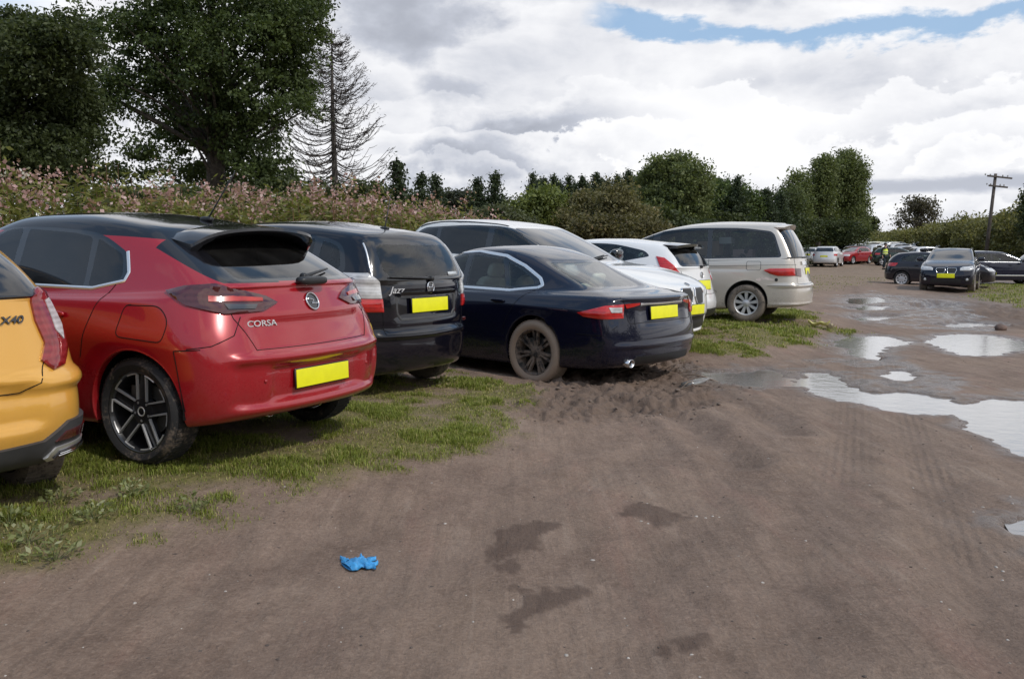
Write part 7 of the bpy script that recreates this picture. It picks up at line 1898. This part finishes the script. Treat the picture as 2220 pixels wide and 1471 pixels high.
# ---------------------------------------------------------------- litter
def crumple(mb_or, fn, nx, ny): pass
def litter():
    # blue glove
    x, y = G_xy(786, 1226); z = gz(x, y); blue = pbr('blue nitrile', (.05, .30, .62), .45, bump=(60, .8, .006), var=.25, vscale=30)
    root = empty('blue_glove', (x, y, z + .002), R(35)); root.scale = (1.0, 1.45, .85); tag(root, 'crumpled bright blue disposable glove lying on the mud in the foreground', 'glove')
    b = MB(); n = 26
    def sheet(cx, cy, L, W_, ang, seed, mb, hh=.012):
        vs = []; M = Matrix.Translation((cx, cy, 0)) @ Matrix.Rotation(ang, 4, 'Z'); nu, nv = 14, 8
        for top in (1, 0):
            for i in range(nu + 1):
                for j in range(nv + 1):
                    u = i / nu; v = j / nv * 2 - 1; w = W_ * (1 - .25 * u ** 3) * math.sqrt(max(0, 1 - (max(0, u - .8) / .2) ** 2 * .8)); e = (1 - v * v) ** .5
                    zz = .004 + (hh * e * (.5 + vnoise(np.array(u * 5. + seed), np.array(v * 2. + seed), seed)) + .012 * float(vnoise(np.array(u * 9.), np.array(v * 4. + seed), seed + 3))) * (1 if top else .12)
                    vs.append(M @ Vector((u * L, v * w / 2 + .006 * math.sin(u * 9 + seed), float(zz))))
        k = (nu + 1) * (nv + 1); fs = []
        for i in range(nu):
            for j in range(nv):
                a = i * (nv + 1) + j; fs.append((a, a + 1, a + nv + 2, a + nv + 1)); fs.append((k + a, k + a + nv + 1, k + a + nv + 2, k + a + 1))
        for i in range(nu):
            for j in (0, nv):
                a = i * (nv + 1) + j; q = (a, a + nv + 1, k + a + nv + 1, k + a); fs.append(q if j == 0 else q[::-1])
        mb.add(vs, fs)
    sheet(-.075, 0, .09, .075, 0, 3, b, .022); sheet(-.015, .012, .065, .022, R(38), 5, b); sheet(-.005, .002, .075, .021, R(8), 8, b); sheet(-.01, -.012, .070, .021, R(-14), 11, b); sheet(-.015, -.022, .055, .019, R(-48), 14, b); sheet(-.055, .030, .05, .024, R(82), 17, b)
    b.build('glove_body', blue, root)
    c = MB(); pts = [Vector((-.076, .036 * math.cos(a), .012 + .010 * math.sin(a))) for a in np.linspace(0, 6.283, 17)]; c.tube(pts, .0035, 6, False); c.build('cuff', blue, root)
    # yellow torn scrap
    for (px, py, L, W_, ang, col, lab, seed) in ((1775, 712, .36, .16, -25, (.62, .58, .22), 'pale yellow torn scrap curling up beside the track near the people carrier', 2), (1800, 716, .20, .13, 40, (.50, .42, .28), 'small brownish torn scrap right of the yellow scrap', 7)):
        x, y = G_xy(px, py); z = gz(x, y); mb = MB(); nu, nv = 16, 6; vs = []
        for t in (0, .006):
            for i in range(nu + 1):
                for j in range(nv + 1):
                    u = i / nu; v = j / nv * 2 - 1; w = W_ * math.sin(math.pi * (.12 + .80 * u)) ; vs.append(((u - .5) * L, v * w / 2, .02 + t + .10 * abs(u - .45) ** 1.3 + .05 * v * v + .02 * math.sin(u * 11 + seed)))
        k = (nu + 1) * (nv + 1); fs = []
        for i in range(nu):
            for j in range(nv): a = i * (nv + 1) + j; fs.append((a, a + nv + 1, a + nv + 2, a + 1)); fs.append((k + a, k + a + 1, k + a + nv + 2, k + a + nv + 1))
        mb.add(vs, fs); o = mb.build('torn_scrap', pbr('scrap %d' % seed, col, .6, var=.2, vscale=20), None); o.location = (x, y, z); o.rotation_euler = (0, 0, R(ang)); tag(o, lab, 'litter')
    # crushed clear bottle and film in the mud
    x, y = G_xy(1510, 838); z = gz(x, y); m = glass('clear plastic', (.82, .84, .82), .12, 1.45, .5)
    b = MB(); n = 18; vs = []; prof = [(-.17, .03), (-.16, .045), (-.05, .048), (.05, .044), (.10, .040), (.14, .018), (.17, .017)]
    for (u, r) in prof:
        for k in range(n):
            a = 2 * math.pi * k / n; rr = r * (1 + .35 * (vnoise(np.array(u * 22.), np.array(k * .7), 3) - .5)); vs.append((u, float(rr) * math.cos(a) * 1.2, .03 + float(rr) * math.sin(a) * .65))
    b.add(vs, [(i * n + k, i * n + (k + 1) % n, (i + 1) * n + (k + 1) % n, (i + 1) * n + k) for i in range(len(prof) - 1) for k in range(n)])
    o = b.build('crushed_bottle', m, None); o.location = (x, y, z + .01); o.rotation_euler = (0, R(-8), R(28)); tag(o, 'crushed clear plastic bottle lying in the mud behind the dark blue saloon', 'bottle')
    # twigs pushed up under the saloon
    for k, (px, py, L, an) in enumerate([(1400, 800, .9, 20), (1440, 815, .8, -15), (1425, 790, .7, 40), (1480, 845, .7, 12), (1460, 805, .6, 60), (1500, 820, .8, 150), (1380, 810, .6, 100)]):
        x, y = G_xy(px, py); z = gz(x, y); b = MB(); d = Vector((math.cos(R(an)), math.sin(R(an)), .10)); pts = [d * L * (t - .5) + Vector((0, 0, .02 + .03 * math.sin(t * 7 + k))) + Vector((rnd.gauss(0, .01), rnd.gauss(0, .01), 0)) for t in np.linspace(0, 1, 7)]
        b.tube(pts, [.011 - .007 * t for t in np.linspace(0, 1, 7)], 5); b.tube([pts[3], pts[3] + Vector((.1, .12, .05)), pts[3] + Vector((.2, .18, .06))], [.006, .005, .002], 4)
        o = b.build('stick', pbr('muddy twig', (.20, .15, .115), .85, var=.3), None); o.location = (x, y, z); tag(o, 'muddy stick churned up behind the tail of the dark blue saloon', 'stick', 'sticks in the mud behind the saloon')
    # stones
    def stone(mb, c, r, seed):
        bm = bmesh.new(); bmesh.ops.create_icosphere(bm, subdivisions=2, radius=r); rr = random.Random(seed); ax = (rr.uniform(.7, 1.3), rr.uniform(.7, 1.3), rr.uniform(.45, .8)); bm.verts.index_update()
        vs = [(c[0] + v.co.x * ax[0] * (1 + .25 * math.sin(seed + v.co.y / r * 3)), c[1] + v.co.y * ax[1], c[2] + v.co.z * ax[2]) for v in bm.verts]; fs = [[v.index for v in f.verts] for f in bm.faces]; bm.free(); mb.add(vs, fs)
    x, y = G_xy(2168, 717); b = MB(); stone(b, (0, 0, .04), .13, 4); o = b.build('rock', pbr('brown stone', (.15, .10, .08), .8, bump=(20, .5, .01), var=.3), None); o.location = (x, y, gz(x, y)); tag(o, 'lone brown stone at the right side of the track above the big puddle', 'stone')
    pale = pbr('pale grit', (.42, .38, .34), .8, var=.3, vscale=60); dk = pbr('dark grit', (.095, .072, .06), .9, var=.3, vscale=60)
    for mt, n, cat_, rng in ((pale, 230, 'pale', (.0020, .0055)), (dk, 420, 'dark', (.0025, .007))):
        b = MB(); pxs = [(965, 1138), (292, 1303), (1285, 1213), (1403, 1095), (1362, 1420), (1228, 1418), (1510, 1118), (1530, 1122), (1545, 1118), (1390, 1130), (1405, 1134), (2160, 1222), (2175, 1230), (2190, 1080), (2195, 1095), (2130, 1100), (2110, 1110)] if cat_ == 'pale' else []
        for k in range(n):
            if k < len(pxs): x, y = G_xy(*pxs[k]); r = .008
            else:
                y = 1.9 + 12 * rnd.random() ** 1.9; x = rnd.uniform(-.62, .62) * y; r = rnd.uniform(*rng) * (1 + y * .06)
                s_, t_ = row_st(x, y)
                if s_ < .5: continue
            stone(b, (x, y, gz(x, y) - r * .1), r, k)
        o = b.build('gravel', mt, None); tag(o, '%s grit and small stones scattered over the track' % cat_, 'gravel', kind='stuff')
    # clods in the churned mud
    b = MB(); cm = pbr('mud clods', (.150, .112, .088), .85, bump=(40, .7, .01), var=.4, vscale=20)
    for k in range(700):
        P = CHURN_G[0] if k % 3 else CHURN_G[2]; cx = [p[0] for p in P]; cy = [p[1] for p in P]; x = rnd.uniform(min(cx), max(cx)); y = rnd.uniform(min(cy), max(cy))
        if poly_sd(np.array([x]), np.array([y]), P)[0] < -.15: continue
        r = rnd.uniform(.004, .024) * rnd.random() ** .8 + .004; stone(b, (x, y, gz(x, y) + r * .05), r, k)
    o = b.build('mud_clods', cm, None); tag(o, 'loose clods of churned dark mud behind the dark blue saloon', 'mud', kind='stuff')
litter()
# ---------------------------------------------------------------- person
def person():
    x, y = 24.75, 60.0; x = (1915 - 1110) / FPX * y; root = empty('person', (x, y, float(ground_base(x, y))), R(200)); tag(root, 'person in a yellow high visibility vest and dark trousers walking between the parked cars', 'person')
    def skin(name, V, E_, Rr, m, lvl=2):
        me = bpy.data.meshes.new(name); me.from_pydata(V, E_, []); me.update(); o = bpy.data.objects.new(name, me); COL.objects.link(o)
        md = o.modifiers.new('s', 'SKIN'); md.use_smooth_shade = True
        for i, r in enumerate(Rr): 
            s = me.skin_vertices[0].data[i]; s.radius = r if isinstance(r, tuple) else (r, r)
        me.skin_vertices[0].data[0].use_root = True; sub = o.modifiers.new('d', 'SUBSURF'); sub.levels = sub.render_levels = lvl
        dg = bpy.context.evaluated_depsgraph_get(); me2 = bpy.data.meshes.new_from_object(o.evaluated_get(dg)); bpy.data.objects.remove(o); return link(name, me2, m, root)
    # x right, y forward(away), z up ; mid-stride
    V = [(0, 0, .95), (0, .01, 1.10), (0, .02, 1.28), (0, .01, 1.44), (0, .01, 1.52), (0, .03, 1.60), (0, .03, 1.70),
         (.10, 0, .90), (.11, .12, .50), (.11, .05, .08), (.12, .20, .03), (-.10, 0, .90), (-.10, -.05, .50), (-.10, -.26, .14), (-.10, -.16, .03),
         (.19, .0, 1.42), (.25, -.06, 1.16), (.26, .06, .92), (.26, .09, .84), (-.19, .0, 1.42), (-.25, .05, 1.16), (-.24, .20, .96), (-.24, .24, .89)]
    E_ = [(0, 1), (1, 2), (2, 3), (3, 4), (4, 5), (5, 6), (0, 7), (7, 8), (8, 9), (9, 10), (0, 11), (11, 12), (12, 13), (13, 14), (3, 15), (15, 16), (16, 17), (17, 18), (3, 19), (19, 20), (20, 21), (21, 22)]
    Rr = [(.14, .10), (.13, .10), (.16, .11), (.13, .09), .055, .085, .075, .085, .058, .042, .035, .085, .058, .042, .035, .055, .042, .032, .036, .055, .042, .032, .036]
    n0 = len(V)
    for sg, wi in ((1, 18), (-1, 22)):
        wx, wy, wz = V[wi]
        for f, (dx, dy, L) in enumerate(((.020, .0, .075), (.007, .0, .085), (-.007, .0, .080), (-.020, .0, .062), (.0, .035, .05))):
            V.append((wx + dx, wy + dy * .8, wz - .02)); V.append((wx + dx * 1.15, wy + dy * 1.3 + .012, wz - .02 - L * .6)); V.append((wx + dx * 1.1, wy + dy * 1.5 + .03, wz - .02 - L))
            a = len(V) - 3; E_ += [(wi, a), (a, a + 1), (a + 1, a + 2)]; Rr += [.010, .009, .007]
    skin('body', V, E_, Rr, pbr('skin', (.42, .26, .19), .5))
    skin('trousers', [V[0], V[7], V[8], (V[9][0], V[9][1], .12), V[11], V[12], (V[13][0], V[13][1], .18)], [(0, 1), (1, 2), (2, 3), (0, 4), (4, 5), (5, 6)], [(.16, .125), .105, .078, .066, .105, .078, .066], pbr('dark teal trousers', (.012, .022, .030), .8))
    skin('jacket', [V[1], V[2], V[3], V[15], V[16], V[17], V[19], V[20], V[21]], [(0, 1), (1, 2), (2, 3), (3, 4), (4, 5), (2, 6), (6, 7), (7, 8)], [(.16, .125), (.175, .13), (.14, .105), .068, .056, .046, .068, .056, .046], pbr('dark jacket', (.012, .012, .016), .85))
    v = skin('high_visibility_vest', [(0, 0, .93), (0, .01, 1.12), (0, .02, 1.30), (0, .01, 1.43)], [(0, 1), (1, 2), (2, 3)], [(.205, .155), (.195, .15), (.20, .15), (.16, .12)], pbr('fluorescent yellow cloth', (.70, .82, .10), .7))
    for z, w in ((1.06, .200), (1.20, .204)):
        b = MB(); pts = [Vector((w * math.cos(a), .015 + (w - .045) * math.sin(a), z)) for a in np.linspace(0, 6.283, 25)]; b.tube(pts, .018, 6, False); b.build('reflective_band', pbr('reflective tape', (.6, .62, .62), .3), v)
    h = MB(); h.superq((0, .0, 1.69), (.175, .21, .20), .9); h.build('hair', pbr('dark hair', (.010, .008, .007), .7), root)
    f = MB(); f.superq((0, .118, 1.655), (.024, .03, .04), 1); f.superq((.032, .104, 1.68), (.02, .01, .010), 1); f.superq((-.032, .104, 1.68), (.02, .01, .010), 1); f.superq((0, .110, 1.61), (.045, .012, .012), 1)
    f.build('face', pbr('skin', (.42, .26, .19), .5), root)
    for sg in (1, -1):
        p = V[10] if sg > 0 else V[14]; s = MB(); s.superq((p[0], p[1] - .02, .055), (.10, .28, .10), .7); s.build('boot', pbr('boot', (.012, .012, .012), .6), root)
person()
# ---------------------------------------------------------------- far parked cars
def copy_tree(o, parent=None):
    c = o.copy(); COL.objects.link(c)
    if parent is not None: c.parent = parent
    for ch in list(o.children): copy_tree(ch, c)
    return c
def lowres(spec, n=3):
    s = dict(spec); s['nu'] = s['nv'] = n; return s
def far_cars():
    base = paint('far base paint', (.6, .6, .6), dirt=.3)
    protos = {}
    def mk(kind, spec, cfg):
        car = Car('parked_car', lowres(spec), (0, -60), 0, 0, 0); cfg = dict(cfg); cfg.update(lips=False, handles=[], interior=False)
        finish_car(car, cfg); plate(car, 'rearL', 0, .80); plate(car, 'frontL', 0, .52, m=pbr('white plate', (.75, .75, .72), .4)); protos[kind] = car.root
    mk('hatch', hatch_spec, hatch_cfg(base, glass=generic_glass(.985, 1.33, -.15, 2.0, .69, .56, 1.42, GL_DARK, GL_DARK), wheel='five'))
    mk('estate', est_spec, hatch_cfg(base, glass=generic_glass(1.005, 1.39, -.70, 2.08, .72, .6, 1.48, GL_DARK, GL_DARK), wheel='five', wr=.325, rimr=.225, mirror=(1.95, 1.06, .90)))
    mk('suv', suv_spec, hatch_cfg(base, glass=generic_glass(1.09, 1.46, -.50, 2.15, .72, .60, 1.58, GL_DARK, GL_DARK), wheel='five', wr=.345, rimr=.225, arch=.38, mirror=(1.95, 1.16, .90)))
    mk('van', {**mpv_spec, 'low': mpv_spec['low'], 'gh': [{**g, 'z': [z + (.35 if i > 0 else 0) * min(1, i / 2) for z in g['z']]} for i, g in enumerate(mpv_spec['gh'])]}, hatch_cfg(base, glass=generic_glass(1.12, 1.66, 1.4, 2.5, .75, .64, 2.0, GL_DARK, GL_DARK), wheel='five', wr=.34, rimr=.22, arch=.37, mirror=(2.45, 1.2, .9)))
    COLS = {'white': (.72, .72, .72), 'silver': (.42, .43, .45), 'grey': (.14, .145, .15), 'black': (.012, .012, .014), 'red': (.34, .012, .018), 'green': (.012, .030, .022), 'blue': (.03, .07, .17), 'cream': (.60, .58, .45)}
    PM = {k: paint('far %s paint' % k, v, metal=.1, dirt=.25) for k, v in COLS.items()}
    used = set()
    # px of the middle, distance, heading, kind, colour, label
    rows = [(1787, 68, 62, 'suv', 'white', 'white off-roader parked first beyond the people carrier, rear towards us'),
            (1752, 74, 55, 'hatch', 'white', 'white car half hidden behind the tail of the people carrier'),
            (1862, 76, -140, 'hatch', 'red', 'bright red hatchback in the far rows, the only red one'),
            (1905, 72, -10, 'hatch', 'green', 'dark green hatchback in the far rows beside the person in the vest'),
            (1838, 84, -140, 'hatch', 'silver', 'silver hatchback between the white off-roader and the red hatchback'),
            (1862, 90, -150, 'hatch', 'white', 'white hatchback right behind the red hatchback'),
            (1842, 112, 0, 'van', 'white', 'tall white van rising behind the far rows'),
            (1812, 96, 10, 'estate', 'grey', 'grey estate behind the white off-roader'),
            (1885, 98, 5, 'estate', 'cream', 'cream estate in the far rows left of the person'),
            (1892, 86, -130, 'hatch', 'white', 'white hatchback nose towards us just left of the person'),
            (1912, 104, 0, 'estate', 'silver', 'silver estate in the row behind the person'),
            (1945, 80, 0, 'hatch', 'silver', 'silver hatchback over the roof of the dark grey hatchback, left one'),
            (1985, 76, 5, 'hatch', 'white', 'white hatchback over the roof of the dark grey hatchback'),
            (1940, 96, -170, 'estate', 'white', 'white estate in the second far row right of the person'),
            (1965, 108, 0, 'estate', 'grey', 'grey estate in the last far row, left of centre'),
            (2010, 92, 180, 'suv', 'silver', 'silver off-roader above the gap left of the dark blue off-roader'),
            (2045, 84, 10, 'estate', 'silver', 'silver estate showing over the roof of the dark blue off-roader'),
            (2080, 78, 175, 'hatch', 'white', 'white hatchback behind the navy estate, left end'),
            (2110, 90, 0, 'estate', 'grey', 'grey estate behind the navy estate, under the hedge'),
            (2030, 112, 0, 'van', 'silver', 'silver van against the hedge at the back'),
            (1790, 112, 0, 'hatch', 'silver', 'silver hatchback at the back left under the poplars'),
            (2235, 46, -20, 'hatch', 'silver', 'silver hatchback cut by the right edge beyond the navy estate'),
            (1850, 78, -120, 'hatch', 'white', 'white hatchback nose towards us left of the red hatchback'),
            (1880, 80, -125, 'hatch', 'silver', 'silver hatchback nose towards us above the dark green hatchback'),
            (1828, 100, 0, 'estate', 'white', 'white estate behind the silver hatchback in the middle of the far rows'),
            (1868, 105, 180, 'suv', 'white', 'white off-roader in the back row above the red hatchback'),
            (1930, 90, 0, 'hatch', 'white', 'white hatchback directly behind the person in the vest, second row'),
            (2000, 100, 0, 'hatch', 'white', 'white hatchback in the back row below the lone thin crowned tree'),
            (2060, 98, 180, 'estate', 'white', 'white estate in the back row over the dark blue off-roader'),
            (2140, 96, 0, 'hatch', 'silver', 'silver hatchback in the back row over the navy estate'),
            (1955, 120, 0, 'van', 'white', 'white van at the far hedge right of the person'),
            (1922, 118, 0, 'suv', 'blue', 'blue off-roader in the last row near the far hedge')]
    for px, Y, hd, kind, colr, lab in rows:
        x = (px - 1110) / FPX * Y
        if kind not in used: root = protos[kind]; used.add(kind)
        else: root = copy_tree(protos[kind])
        root.location = (x, Y, float(ground_base(x, Y))); root.rotation_euler = (0, 0, R(hd)); tag(root, lab, 'van' if kind == 'van' else 'car', 'cars in the far rows')
        for ch in root.children_recursive:
            if ch.type == 'MESH':
                for sl in ch.material_slots:
                    if sl.material == base or (sl.material and sl.material.name.startswith('far ')):
                        sl.link = 'OBJECT'; sl.material = PM[colr]
far_cars()
